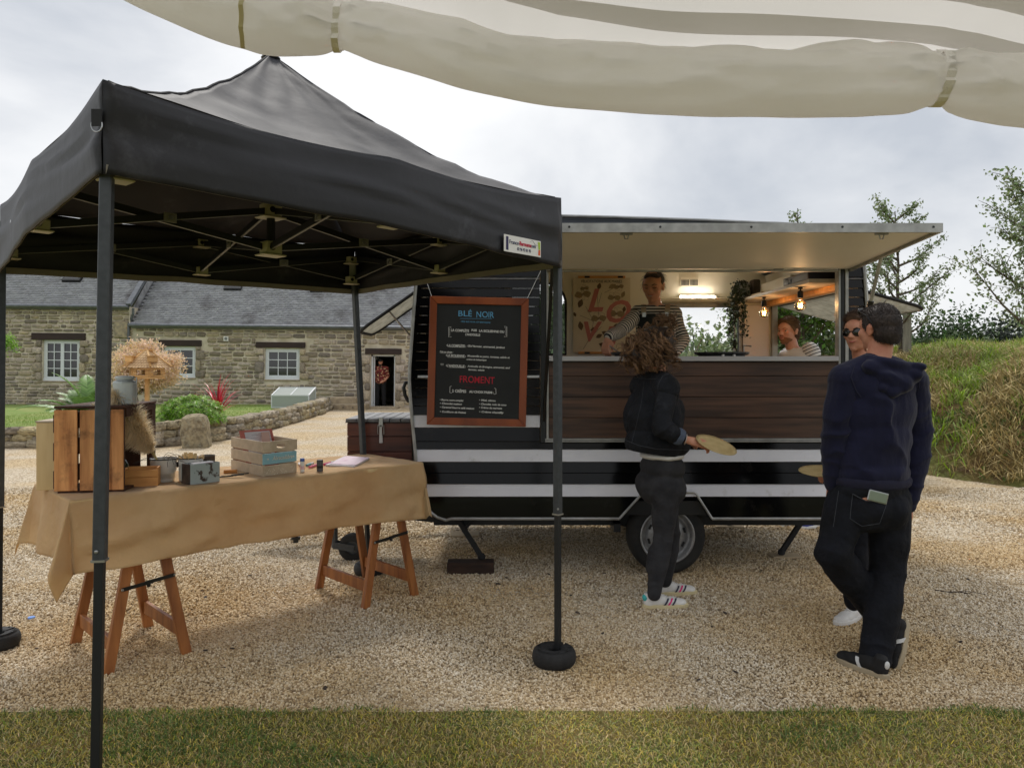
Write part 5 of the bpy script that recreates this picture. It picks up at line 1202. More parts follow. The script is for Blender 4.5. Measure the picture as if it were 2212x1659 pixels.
for cx_, label in ((tX(1372, 5.85), 'black round crepe griddle on the counter left of the server'), (tX(1640 - 90, 5.85), 'black round crepe griddle on the counter under the bright window')):
    g_ = root('crepe_griddle', (cx_, 5.74, zc), label, 'griddle')
    mb = MB(); mb.lathe(g_.location + Vector((0, 0, .012)), [(.0, 0), (.185, 0), (.2, .01), (.2, .022), (.0, .024)], n=32); mb.build('hot_plate', M_BLACKP, g_)
    mb = MB(); mb.tube([g_.location + Vector((0, 0, 0)), g_.location + Vector((0, 0, .012))], .17, n=24); mb.build('base', M_STEEL, g_)
    for k in (-1, 1):
        mb = MB(); c = g_.location + Vector((k * .04, -.2, .008)); mb.tube([c, c + Vector((0, .03, 0))], .008, n=8); mb.build('knob', M_WHITE, g_)
mb = MB(); c = Vector((tX(1625 - 9, 5.8) - .4, 5.78, zc + .035)); mb.bar(c, c + Vector((.055, 0, .12)), .012, .004); o = mb.build('spatula', M_GREYW); tag(o, 'wooden spatula handle standing up from the right griddle', 'spatula')
mb = MB(); a_ = Vector((tX(1590, 6.9), 6.9, zc)); 
mb.tube([Vector((2.17, 7.2, 1.62)), Vector((2.17, 7.2, 1.70)), Vector((2.22, 7.14, 1.69))], .008, n=6); T(mb, 'tap', M_ALU)
mb = MB(); mb.ell((2.13, 7.36, 1.72), (.022, .02, .045), nu=10, nv=6); mb.tube([(2.13, 7.36, 1.70), (2.15, 7.3, 1.6)], .006, n=5); T(mb, 'socket_plug', M_BLACKP)
M_BULBG = glass_mat('bulb_glass', tint=(1, .9, .75), mixw=.93, alpha_col=(1, .93, .8))
M_FIL = mat('filament', (1.0, .42, .10), emit=18)
def bulb(y, label):
    b_ = root('hanging_bulb', (2.215, y, 2.11), label, 'light bulb', 'bulbs hanging under the shelf'); c = b_.location
    mb = MB(); mb.tube([c, c + Vector((0, 0, -.012))], .018, n=10); mb.tube([c + Vector((0, 0, -.012)), c + Vector((0, 0, -.03))], .006, n=6); mb.lathe(c + Vector((0, 0, -.075)), [(.015, .05), (.022, .042), (.022, .0), (.018, -.005)], n=14, capa=True); mb.build('socket', M_BLACKP, b_)
    mb = MB(); mb.lathe(c + Vector((0, 0, -.135)), [(.0135, .055), (.016, .04), (.03, .028), (.043, .01), (.046, -.008), (.04, -.028), (.024, -.041), (.0, -.046)], n=22); mb.build('glass_globe', M_BULBG, b_, smooth=True)
    mb = MB(); pts = []
    for k in range(9): pts.append(c + Vector((-.016 + .004 * k, 0.004 * math.sin(k), -.115 - (.046 if k % 2 else 0))))
    mb.tube(pts, .0016, n=5); mb.build('filament', M_FIL, b_)
    L = bpy.data.lights.new('bulb_glow', 'POINT'); L.energy = 1.5; L.color = (1, .66, .36); L.shadow_soft_size = .02; lo_ = bpy.data.objects.new('bulb_glow', L); COL.objects.link(lo_); lo_.parent = b_; lo_.location = (0, 0, -.135)
    return b_
bulb(6.76, 'lit filament bulb hanging deeper in the trailer beside the ivy'); bulb(5.91, 'lit filament bulb hanging nearer the right jamb of the hatch')
sb = root('storage_box', (2.33, 6.0, 2.145), 'dark box with a white M mark lying on the shelf end', 'box'); c = sb.location
mb = MB(); mb.bx(c.x - .12, c.x + .14, c.y - .26, c.y + .28, c.z, c.z + .075); mb.build('box_body', mat('dark_plum_box', rgb((44, 32, 36)), rough=.4), sb, bevel=.015, seg=2)
mb = MB(); fx_ = c.x - .1215
mb.bx(fx_ - .001, fx_ + .0, c.y + .17, c.y + .21, c.z + .045, c.z + .062); text_mb('M', .05, (fx_ - .001, c.y + .12, c.z + .018), (0, -1, 0), (0, 0, 1), mb)
mb.bx(fx_ - .001, fx_ + .0, c.y + .135, c.y + .15, c.z + .015, c.z + .03); mb.build('lettering', M_CHALKD, sb)
mb = MB(); mb.bx(2.19, 2.44, 6.75, 7.05, 2.146, 2.16); o = mb.build('cutting_board', M_PINE, bevel=.004); tag(o, 'pale cutting board lying flat on the trailer shelf', 'board')
mb = MB(); mb.bx(2.30, 2.36, 6.35, 7.1, 2.17, 2.26); mb.bx(2.30, 2.46, 6.4, 7.0, 2.161, 2.169); o = mb.build('tray', M_CREAM, bevel=.01); tag(o, 'cream tray propped on the shelf behind the cutting board', 'tray')
iv = root('hanging_plant', (2.19, 7.28, 2.146), 'trailing dark ivy in a wire basket at the shelf end', 'plant'); c = iv.location
mb = MB()
for k in range(12):
    a0 = k * PI / 6; 
    for s_ in (1, -1): mb.tube([c + Vector((math.cos(a0 + s_ * t * .9) * .07, math.sin(a0 + s_ * t * .9) * .07, .14 * t)) for t in (0, .5, 1)], .0018, n=4)
mb.build('wire_basket', M_SILV, iv)
mb = MB(); mb.lathe(c, [(.0, .002), (.05, .002), (.058, .12), (.0, .12)], n=16); mb.build('pot', M_ENAM, iv)
mb = MB(); mb.bx(c.x + .06, c.x + .13, c.y - .1, c.y + .02, c.z, c.z + .17); o = mb.build('jar', M_DTIN, bevel=.01); tag(o, 'brown tin standing beside the ivy basket on the shelf', 'tin')
pts = []
for k in range(11):
    a = random.uniform(0, 6.28); p = c + Vector((0, 0, .13)); L = random.uniform(.3, .75) if k < 7 else .15; d = Vector((math.cos(a) * .5 - .5, math.sin(a) * .4 - .3, .5)); path = [p]
    for j in range(14):
        d = d * .72 + Vector((random.uniform(-.10, .10), random.uniform(-.08, .05), -.34)); 
        path.append(path[-1] + d.normalized() * L / 14)
    path = [Vector((min(q.x, 2.165) if q.z < 2.15 else q.x, min(q.y, 7.30), q.z)) for q in path]
    pts += path[1:]
    if k == 0: st_paths = []
    st_paths.append(path)
mb = MB()
for q in st_paths: mb.tube(q, .0025, n=4)
mb.build('stems', M_IVY, iv)
PA = np.array([tuple(p) for p in pts]); PA = np.repeat(PA, 7, 0) + np.random.randn(len(PA) * 7, 3) * .02
link('ivy_leaves', leaves(PA - np.array(c), np.random.uniform(.02, .04, len(PA)), 'ivy_leaves', M_IVY, aspect=.75), iv)
ps = root('wall_poster', (tX(1300, 7.42), 7.43, tZ(762, 7.42)), 'flower print poster with pink letters on the trailer back wall', 'poster')
px0, px1, pz0, pz1 = tX(1238, 7.42), tX(1362, 7.42), tZ(762, 7.42), tZ(600, 7.42); yp = 7.436
mb = MB(); mb.bx(px0, px1, yp, yp + .004, pz0, pz1); mb.build('sheet', mat('cream_print_paper', rgb((236, 224, 200)), rgb((226, 212, 184)), rough=.8, scale=5), ps)
mb = MB()
for zz in (pz0 - .012, pz1 - .004): mb.bx(px0 + .05, px1 - .05, yp - .012, yp - .001, zz, zz + .022)
mb.build('hanger_bar', M_PINEY, ps)
mb = MB()
for zz in (pz0 - .01, pz1 - .002):
    for f in (.2, .78): mb.bx(lerp(px0, px1, f), lerp(px0, px1, f) + .05, yp - .016, yp - .0125, zz, zz + .018)
mb.build('magnet', M_BLACKP, ps)
W_, H_ = px1 - px0, pz1 - pz0
def pp(a, b, d=.001): return Vector((px0 + a * W_, yp - d, pz0 + b * H_))
mb = MB(); text_mb('FÉLICITATIONS AUX MARIÉS', .036, pp(.5, .935, .001), (1, 0, 0), (0, 0, 1), mb, align='CENTER', width=.86); mb.build('lettering', mat('dark_ink', rgb((70, 58, 50)), rough=.8), ps)
mb = MB(); text_mb('L', .30, pp(.24, .56, .0016), (1, 0, 0), (0, 0, 1), mb, shear=.3, bold=.008, ext=.0004); text_mb('O', .30, pp(.52, .41, .0016), (1, 0, 0), (0, 0, 1), mb, shear=.3, bold=.006, ext=.0004)
text_mb('V', .26, pp(.14, .16, .0016), (1, 0, 0), (0, 0, 1), mb, shear=.2, bold=.007, ext=.0004); text_mb('E', .24, pp(.52, .12, .0016), (1, 0, 0), (0, 0, 1), mb, shear=.3, bold=.005, ext=.0004)
mb.build('pink_letters', M_PINK, ps)
mi, ml = MB(), MB(); rp = random.Random(5)
def flower(a, b, r):
    for k in range(6):
        t = k * PI / 3 + rp.uniform(-.2, .2); c = pp(a, b, .0008) + Vector((math.cos(t) * r * .55, 0, math.sin(t) * r * .5)); 
        loop = [c + Vector((math.cos(s) * r * .48 * (1 + .12 * math.sin(s * 3 + k)), 0, math.sin(s) * r * .4 * (1 + .1 * math.sin(s * 4)))) for s in np.linspace(0, 2 * PI, 15)]; mi.tube(loop, .0008, n=3)
        if k % 3 == 0: ml.add([p + Vector((0, .0005, 0)) for p in loop[:-1]], [tuple(range(14))])
    for k in range(8): t = k * .785; mi.tube([pp(a, b, .0018), pp(a, b, .0018) + Vector((math.cos(t) * r * .24, 0, math.sin(t) * r * .24))], .0006, n=3)
    mi.ell(pp(a, b, .0018), (.006, .0008, .006), nu=9, nv=4)
for a, b, r in ((.17, .78, .075), (.72, .74, .06), (.45, .46, .07), (.76, .52, .075), (.2, .86, .04), (.8, .88, .045)): flower(a, b, r)
def stem(pts_): mi.tube([pp(a, b, .001) for a, b in pts_], .0018, n=3)
def pleaf(a, b, L, ang, fill):
    c = pp(a, b, .0012); d = Vector((math.cos(ang), 0, math.sin(ang))); s = Vector((-d.z, 0, d.x)); lp = [c + d * L * t + s * L * .28 * math.sin(PI * t) for t in np.linspace(0, 1, 8)] + [c + d * L * t - s * L * .28 * math.sin(PI * t) for t in np.linspace(1, 0, 8)][1:-1]
    (mi if fill else ml).add(lp, [tuple(range(len(lp)))]); mi.tube([lp[0], lp[7]], .0012, n=3)
stem([(.18, .05), (.3, .2), (.36, .42), (.22, .62)]); stem([(.3, .2), (.5, .35)]); stem([(.36, .42), (.12, .5)]); stem([(.45, .5), (.42, .82)]); stem([(.55, .8), (.8, .9)]); stem([(.5, .8), (.45, .66)])
for a, b, L, g, f in ((.1, .6, .09, 1.2, 1), (.25, .55, .07, .4, 1), (.12, .42, .09, -1.4, 1), (.05, .48, .05, 2, 1), (.44, .84, .07, 1.3, 1), (.5, .28, .07, -.4, 1), (.62, .28, .08, -.9, 1), (.4, .2, .07, .5, 1), (.3, .3, .08, .2, 1), (.9, .82, .07, -2, 0), (.62, .86, .08, .5, 0), (.9, .62, .06, -1.7, 1), (.45, .12, .09, -.3, 1), (.7, .35, .07, .2, 1), (.85, .35, .07, -1, 0)): pleaf(a, b, L, g, f)
ml.build('ink_wash', M_INKL, ps); mi.build('ink_lines', M_INKB, ps)
wb = root('drawbar_box', (-.97, 5.99, .45), 'brown plank storage box with grey slatted lid left of the trailer', 'storage box')
bx0, bx1, by0, by1 = tX(750, 5.6), left_x(1.1) - .02, 5.6, 6.36
zs = [.45, .555, .665, .775, .885, .995, 1.095]
for z0, z1 in zip(zs, zs[1:]):
    mb = MB(); mb.bx(bx0, bx1, by0, by0 + .022, z0 + .002, z1 - .002); mb.build('board', M_WOODX, wb, bevel=.002)
    mb = MB(); mb.bx(bx0 + .0, bx0 + .02, by0 + .024, by1, z0 + .002, z1 - .002); mb.build('board', M_WOODX, wb, bevel=.002)
mb = MB(); mb.bx(bx0 + .025, bx1, by0 + .03, by1, .46, 1.09); mb.build('carcass', M_BLACKP, wb)
n_ = 6
for k in range(n_):
    a, b = lerp(bx0 - .01, bx1, k / n_), lerp(bx0 - .01, bx1, (k + 1) / n_); mb = MB(); mb.bx(a + .003, b - .003, by0 - .02, by1 + .01, 1.103, 1.125); mb.build('lid_board', M_WOODG, wb, bevel=.002)
mb = MB(); mb.bx(bx0 - .01, bx1, by0 - .018, by1, 1.096, 1.102); mb.build('lid_underlay', M_BLACKP, wb)
mb = MB(); c = Vector((tX(823, 5.58), by0 - .012, 1.05)); mb.bx(c.x - .014, c.x + .014, c.y - .02, c.y + .012, c.z + .02, c.z + .085); mb.bx(c.x - .012, c.x + .012, c.y - .012, c.y + .012, c.z - .1, c.z - .045)
mb.tube([c + Vector((-.022, -.01, .03)), c + Vector((-.022, -.012, -.035)), c + Vector((.022, -.012, -.035)), c + Vector((.022, -.01, .03)), c + Vector((-.022, -.01, .03))], .004, n=5); mb.bx(c.x - .009, c.x + .009, c.y - .02, c.y - .012, c.z - .06, c.z + .03); mb.build('latch', M_SILV, wb)
# ------------------------------------------------------------------ chalkboard menu
cbY = TY - .075
cb = root('menu_chalkboard', (tX(1033, cbY), cbY, tZ(920, cbY)), 'menu chalkboard in orange wood frame hung on the black trailer side', 'chalkboard')
TLc, TRc, BRc, BLc = P(931, 640, cbY - .0), P(1145, 645, cbY), P(1134, 922, cbY - .02), P(921, 917, cbY - .02)
U_ = (TRc - TLc).normalized(); Wc = ((TRc - TLc).length + (BRc - BLc).length) / 2; Hc = (TLc - BLc).length
V_ = (TLc - BLc).normalized(); V_ = (V_ - U_ * V_.dot(U_)).normalized(); O_ = (TLc + BRc) / 2 - U_ * Wc / 2 - V_ * Hc / 2; Nn = U_.cross(V_)
def cp(a, b, d=0): return O_ + U_ * a + V_ * b + Nn * d
fwid = .052
def fpiece(q):
    mb = MB(); mb.add([cp(a, b, .012) for a, b in q] + [cp(a, b, -.012) for a, b in q], [(0, 1, 2, 3), (7, 6, 5, 4), (0, 4, 5, 1), (1, 5, 6, 2), (2, 6, 7, 3), (3, 7, 4, 0)]); mb.build('frame_side', M_ORW, cb, bevel=.003)
e = .0008
fpiece([(0, Hc), (fwid - e, Hc - fwid), (Wc - fwid + e, Hc - fwid), (Wc, Hc)][::-1]); fpiece([(0, 0), (Wc, 0), (Wc - fwid, fwid), (fwid, fwid)])
fpiece([(0, e), (fwid - e, fwid + e), (fwid - e, Hc - fwid - e), (0, Hc - e)][::1]); fpiece([(Wc, e), (Wc, Hc - e), (Wc - fwid + e, Hc - fwid - e), (Wc - fwid + e, fwid + e)])
mb = MB(); q = [(fwid - .01, fwid - .01), (Wc - fwid + .01, fwid - .01), (Wc - fwid + .01, Hc - fwid + .01), (fwid - .01, Hc - fwid + .01)]; mb.add([cp(a, b, .002) for a, b in q] + [cp(a, b, -.006) for a, b in q], [(0, 1, 2, 3), (7, 6, 5, 4), (0, 4, 5, 1), (1, 5, 6, 2), (2, 6, 7, 3), (3, 7, 4, 0)]); mb.build('slate', M_SLATEB, cb)
mb = MB(); mb.tube([cp(.01, Hc, 0), P(919, 600, TY - .03)], .0022, n=4); mb.tube([cp(Wc - .01, Hc, 0), P(1168, 586, TY - .03)], .0022, n=4); mb.build('string', M_CHALKW, cb)
def bc(x, y): return cp((x - 305 + (y - 297) * .024) / 882 * Wc, Hc - (y - 297 - (x - 305) * .03) / 1150 * Hc, .0025)
mw, mbl, mr, md_, mrd = MB(), MB(), MB(), MB(), MB(); sc = Wc / 882
def tx(s_, x, y, h, mbx, x1=None, bold=.0009, wob=.05, shear=0):
    w = 1.0
    if x1:
        t_ = text_mb(s_, h * sc / .72, (0, 0, 0), (1, 0, 0), (0, 0, 1)); nat = max(a[0] for a in t_.v) - min(a[0] for a in t_.v); w = (x1 - x) * sc / nat
    text_mb(s_, h * sc / .72, bc(x, y), U_ - V_ * .02, V_, mbx, wob=wob, width=w, bold=bold, ext=.0005, shear=shear)
def ln(pts_, r, mbx): mbx.tube([bc(x, y) for x, y in pts_], r * sc, n=4)
tx('BLÉ', 553, 478, 52, mbl, 672, .0002); tx('NOIR', 715, 490, 56, mbl, 872, .0002); ln([(572, 500), (858, 504)], 1.3, mbl)
tx('100% BLÉ NOIR IGP BRETAGNE', 578, 532, 13, mbl, 840, 0)
tx('LA COMPLÈTE', 492, 614, 22, mw, 650); tx('PUIS', 674, 614, 19, mw, 720); tx('LA SICILIENNE OU', 742, 620, 20, mw, 964); tx("L'ANDOUILLE", 620, 652, 20, mw, 750)
for s_, x in ((1, 472), (-1, 990)):
    ln([(x + s_ * 22, 574), (x, 576), (x, 666), (x + s_ * 24, 664)], 2.2, mw); ln([(x + s_ * 22, 584), (x + s_ * 9, 586), (x + s_ * 9, 655)], 1.2, mw)
tx('•LA COMPLÈTE :', 452, 749, 21, mw, 624); ln([(472, 754), (616, 758)], 1.4, mw); tx('Œuf fermier, emmental, jambon', 638, 754, 18, mw, 968, .0006, shear=.2)
tx('Puis au choix :', 392, 802, 15, mw, 508, .0006, shear=.2); ln([(394, 808), (500, 812)], 1.2, mw)
tx('•LA SICILIENNE :', 446, 838, 20, mw, 622); ln([(462, 846), (616, 850)], 1.4, mw); tx('Mozzarella au pesto, tomates, salade et', 638, 842, 17, mw, 1012, .0005, shear=.2); tx('crème de balsamique', 630, 872, 15, mw, 806, .0005, shear=.2)
tx('ou', 398, 910, 14, mw, 424, .0002); ln([(400, 916), (424, 917)], 1.2, mw); tx("•L'ANDOUILLE :", 446, 930, 21, mw, 622); ln([(474, 937), (614, 941)], 1.4, mw)
tx('Andouille de Bretagne, emmental, œuf', 640, 934, 17, mw, 1016, .0005, shear=.2); tx('fermier, salade', 646, 964, 15, mw, 788, .0005, shear=.2)
tx('FROMENT', 566, 1072, 62, mr, 876, .0004); ln([(582, 1086), (830, 1098)], 1.2, mrd); tx('Farine bio', 618, 1122, 15, mrd, 712, 0)
tx('2 CRÊPES', 502, 1158, 24, mw, 626); tx('AU CHOIX PARMI :', 656, 1164, 20, mw, 872)
for s_, x in ((1, 484), (-1, 892)): ln([(x + s_ * 14, 1104 + (x > 700) * 22), (x, 1108 + (x > 700) * 22), (x - s_ * 2, 1162 + (x > 700) * 14), (x + s_ * 16, 1166 + (x > 700) * 14)], 2.2, mw)
for x, y, t, x1 in ((392, 1232, '• Beurre, sucre complet', 600), (392, 1264, '• Chocolat maison', 586), (392, 1298, '• Caramel beurre salé maison', 696), (392, 1338, '• Confiture de fraises', 622), (742, 1238, '• Miel, citron', 886), (742, 1272, '• Chocolat, noix de coco', 982), (742, 1304, '• Crème de marrons', 944), (742, 1342, '• Crème chantilly', 956)): tx(t, x, y, 17, mw, x1, .0006, shear=.2)
mw.build('lettering', M_CHALKW, cb); mbl.build('lettering', M_CHALKB, cb); mr.build('lettering', M_CHALKR, cb); mrd.build('lettering', M_CHALKRD, cb)
# ------------------------------------------------------------------ black pop-up tent
ZE, ZV = 2.36, 2.04
FL = P(222, 172, 2.286); FL.z = ZE
FR = P(1212, 430, 3.90); FR.z = ZE
BL = P(0, 445, 4.10); BL.z = ZE
BR = P(766, 600, 5.50); BR.z = ZE
PK = P(585, 117, 4.0)
tn = root('popup_tent', (PK.x, PK.y, 0), 'black pop-up tent with pointed roof over the linen covered table', 'tent')
corners = [FL, FR, BR, BL]                      # round the edge
vdrop = {0: 2.08, 1: 2.005, 2: 2.02, 3: 2.0}    # hem heights
cen = Vector((PK.x, PK.y, 0))
def eave(side, s):
    a, b = corners[side], corners[(side + 1) % 4]; p = a.lerp(b, s)
    nrm_ = Vector(((b - a).y, -(b - a).x, 0)).normalized()
    if (p - cen).dot(nrm_) < 0: nrm_ = -nrm_
    m_ = math.sin(PI * s)
    p = p + nrm_ * (.018 * m_ - .012 * abs(math.sin(2 * PI * s))) + Vector((0, 0, -.022 * abs(math.sin(2 * PI * s)) + (-.02 * m_ if side == 0 else 0)))
    return p, nrm_
NS, NT = 44, 26
def roofp(side, s, t):
    e_, n_ = eave(side, s); p = e_.lerp(PK, t)
    fall = 1.42 if side != 1 else 1.5
    z = lerp(e_.z, PK.z, t ** fall)
    edge_ = 4 * s * (1 - s)                    # 0 at hips
    z -= .07 * edge_ * math.sin(PI * min(t * 1.15, 1)) * (1 - t) 
    cr_ = nz((s * 3 + side * 7, t * 9, 0), 1.5) * .010 + math.sin((s + .13 * t) * 34 + nz((s * 2, t * 2, side), 2) * 4) * .0035 * (1 - t) * t * 4
    p.z = z + cr_
    if t < .05: p.z += .0
    return p
mb = MB()
for sd in range(4): mb.grid(lambda a, b, sd=sd: roofp(sd, a, b ** .9), NS, NT)
rf_ = mb.build('roof_fabric', mat('satin_roof_canvas', rgb((36, 36, 42)), rgb((45, 45, 52)), rough=.7, scale=2.5, bump=.14, bscale=9, dirt=rgb((80, 80, 86)), dscale=5, dlo=.6, dhi=.82, bdist=.02, spec=.5), tn, smooth=True, weld=True, thick=.0015)
def hemz(side, s): return lerp(vdrop[side], vdrop[(side + 1) % 4], s)
def valp(side, s, t, off=0):
    e_, n_ = eave(side, s); zb = hemz(side, s) + .012 * math.sin(PI * s) + .008 * nz((s * 4, side, 1), 2)
    z = lerp(e_.z, zb, t); fold = .020 * nz((s * 2.2 + side * 5, t * 5 - s * 2.5, 0), 1.6) * math.sin(PI * min(t * 1.3, 1)) * min(1, 8 * min(s, 1 - s) + .1)
    fold += .010 * math.sin(t * 9 + s * 5 + side) * math.exp(-((min(s, 1 - s)) / .16) ** 2) * math.sin(PI * t)
    bag = .035 * math.sin(PI * s) * math.sin(PI * t * .8)
    q = e_ + n_ * (.012 * math.sin(PI * t * .5) + fold + bag * .5 + off) * (1 if 0 < s < 1 else .25); q.z = z
    return q
mb = MB()
for sd in range(4): mb.grid(lambda a, b, sd=sd: valp(sd, a, b), 60, 14)
vl = mb.build('valance', M_CANV, tn, smooth=True, weld=True, thick=.0015)
mb = MB()
for sd in range(4): mb.grid(lambda a, b, sd=sd: valp(sd, .003 + .994 * a, .90 + .097 * b, -.007), 60, 3)
mb.build('hem_tape', M_HEM, tn, thick=.001)
mb = MB()
for sd in range(4):
    mb.tube([roofp(sd, .0, t) + Vector((0, 0, .003)) for t in np.linspace(.02, .98, 24)], .004, n=5)
mb.build('hip_seam', mat('black_webbing', rgb((30, 30, 33)), rough=.7), tn)
mb = MB(); c = valp(0, .0, .42) + Vector((-.012, -.012, 0)); 
mb.tube([c + Vector((math.sin(a) * .016, 0, -.012 - .022 * math.cos(a) * .9 - .01)) for a in np.linspace(-2.0, 2.0, 12)], .0022, n=5); mb.build('d_ring', M_SILV, tn)
mb = MB(); mb.box(c + Vector((0, 0, .0)), (.03, .004, .05)); mb.build('ring_tab', _mc['black_webbing'], tn)
def s_for_u(u):
    lo_, hi_ = .3, 1.0
    for _ in range(40):
        md_ = (lo_ + hi_) / 2; q = valp(0, md_, .7); lo_, hi_ = (md_, hi_) if q.x / q.y * FPX + CU < u else (lo_, md_)
    return lo_
sa_, sb_ = s_for_u(1083), s_for_u(1162); lb_a = valp(0, sa_, .72, .004); lb_b = valp(0, sb_, .72, .004); ux = (lb_b - lb_a); wl_ = ux.length; ux.normalize(); ncam = Vector((ux.y, -ux.x, 0)); uz = Vector((0, 0, 1))
lz0, lz1 = P(1120, 541, 3.75).z, P(1120, 512, 3.75).z
s0 = .868; ctr = Vector(((lb_a + lb_b) / 2)); ctr = ctr + ncam * .012; Lw, Lh = wl_, .078
zl_b = CAMH + (CV - 543) / FPX * lb_a.y; ux.z = 0; ux.normalize(); o0 = Vector((ctr.x, ctr.y, zl_b)) - ux * Lw / 2
mb = MB(); mb.add([o0 + ncam * .0, o0 + ux * Lw, o0 + ux * Lw + uz * Lh, o0 + uz * Lh], [(0, 1, 2, 3)]); lab = mb.build('printed_label', M_WHITE, tn, thick=.002)
lp = lambda a, b: o0 + ux * a * Lw + uz * b * Lh + ncam * .002
mb = MB(); text_mb('France-', .027, lp(.13, .50), ux, uz, mb, width=.95); text_mb('.com', .027, lp(.70, .50), ux, uz, mb, width=.8); text_mb('02 96 92 01 95', .020, lp(.34, .18), ux, uz, mb, width=.85)
mb.tube([lp(.70, .85), lp(.76, .95), lp(.83, .72), lp(.9, .68)], .0007, n=3); mb.build('lettering', mat('label_ink', rgb((74, 76, 110)), rough=.7), lab)
mb = MB(); text_mb('Barnums', .027, lp(.40, .50), ux, uz, mb, width=.95, bold=.0006); mb.build('lettering', mat('label_red', rgb((196, 40, 72)), rough=.7), lab)
mb = MB(); mb.add([lp(.05, .1), lp(.11, .1), lp(.11, .9), lp(.05, .9)], [(0, 1, 2, 3)]); mb.build('label_stripe', mat('label_navy', rgb((44, 40, 86)), rough=.7), lab)
mb = MB(); mb.add([lp(.93, .45), lp(.98, .45), lp(.98, .92), lp(.91, .92)], [(0, 1, 2, 3)]); mb.build('label_stripe', mat('label_green', rgb((170, 196, 60)), rough=.7), lab)
mb = MB(); mb.add([lp(.92, .1), lp(.98, .1), lp(.98, .43), lp(.93, .43)], [(0, 1, 2, 3)]); mb.build('label_stripe', mat('label_orange', rgb((226, 96, 40)), rough=.7), lab)
def leg(top, foot, zc_, turn=0.0, wd=.036):
    top, foot = Vector(top), Vector(foot); d = foot - top; k = (top.z - zc_) / (top.z - foot.z); m_ = top + d * k
    dirn = Vector((math.cos(turn), math.sin(turn), 0)); upv = Vector((-dirn.y, dirn.x, 0))
    mb = MB(); mb.bar(top, m_, wd, wd, up=upv); lg = mb.build('leg', M_STEEL, tn, bevel=.003)
    mb = MB(); mb.bar(m_, foot, wd - .008, wd - .008, up=upv); mb.build('inner_leg', M_STEELD, lg, bevel=.002)
    mb = MB(); mb.bar(m_ + Vector((0, 0, .004)), m_ - Vector((0, 0, .003)), wd + .005, wd + .005, up=upv); mb.build('collar', M_SILV, lg)
    mb = MB(); c_ = m_ + Vector((0, -.021, .03)); mb.ell(c_, .006, nu=8, nv=5); mb.build('push_button', M_SILV, lg)
    mb = MB(); mb.box(foot + Vector((0, 0, .006)), (.09, .09, .01)); mb.build('foot_plate', M_STEELD, lg)
    return lg
ta = math.atan2((FR - FL).y, (FR - FL).x)
fFR = G(1205, 1432); fBL = G(-3, 1400); fBR = G(798, 1240)
tFL = Vector((-1.226, 2.336, 2.28)); fFL = Vector((-1.268, 2.336, 0))
tFR = Vector((fFR.x + .0, FR.y + .03, 2.28)); tBL = P(4, 560, 4.12); tBL.z = 2.28; tBR = P(763, 640, 5.44); tBR.z = 2.28
leg(tFL, fFL, .92, R(9), .035); leg(tFR, fFR, .755, ta); leg(tBL, fBL, .755, ta); leg(tBR, fBR, .80, ta)
def weight(c, label, gap=0.9):
    w_ = root('tent_weight', c, label, 'weight', 'round black weights on the tent feet'); mb = MB(); pr = []
    for a in np.linspace(-PI / 2, PI / 2, 7): pr.append((.088 + .024 * math.cos(a), .045 + .042 * math.sin(a)))
    prof = [(.035, .006)] + [(.09, .003)] + pr + [(.09, .088), (.035, .082), (.03, .07), (.03, .01)]
    n_ = 40; vv = []; ff = []; g0 = gap; span = 2 * PI - .28
    for i in range(n_ + 1):
        a = g0 + .14 + span * i / n_
        for r_, z_ in prof: vv.append(Vector(c) + Vector((math.cos(a) * r_, math.sin(a) * r_, z_)))
    m_ = len(prof)
    for i in range(n_):
        for j in range(m_): ff.append((i * m_ + j, (i + 1) * m_ + j, (i + 1) * m_ + (j + 1) % m_, i * m_ + (j + 1) % m_))
    ff.append(tuple(range(m_))); ff.append(tuple(reversed([n_ * m_ + j for j in range(m_)]))); mb.add(vv, ff); mb.build('ring', M_RUB, w_, smooth=True)
    mb = MB()
    for k in range(9):
        a = k * .7; p_ = Vector(c) + Vector((math.cos(a) * .082, math.sin(a) * .082, .0865)); mb.tube([p_, p_ + Vector((0, 0, .004))], .005, n=7)
    mb.build('dimple', M_BLACKP, w_)
weight(fFR + Vector((-.02, -.02, 0)), 'round black ring weight on the front right tent foot', .9)
weight(fBL + Vector((-.01, 0, 0)), 'round black ring weight cut off by the left edge of the photo')
weight(fFL + Vector((-.01, 0, 0)), 'round black ring weight on the nearest tent foot at lower left')
weight(fBR + Vector((0, 0, 0)), 'round black ring weight half hidden behind the right trestle')
def joint(c, nm='joint', s_=1.0, m=None, rz=0):
    mb = MB(); Mx = Matrix.Rotation(rz, 3, 'Z'); mb.box(c, (.062 * s_, .052 * s_, .045 * s_), M=Mx); mb.box(Vector(c) + Vector((0, 0, -.026 * s_)), (.09 * s_, .07 * s_, .008), M=Mx)
    j = mb.build(nm, m or M_PLAS, tn, bevel=.004)
    mb = MB(); f_ = Mx @ Vector((-.012, -.0265 * s_, 0)); mb.tube([Vector(c) + f_, Vector(c) + f_ + Mx @ Vector((0, -.003, 0))], .011 * s_, n=10); mb.build('bolt_hole', M_BLACKP, j); return j
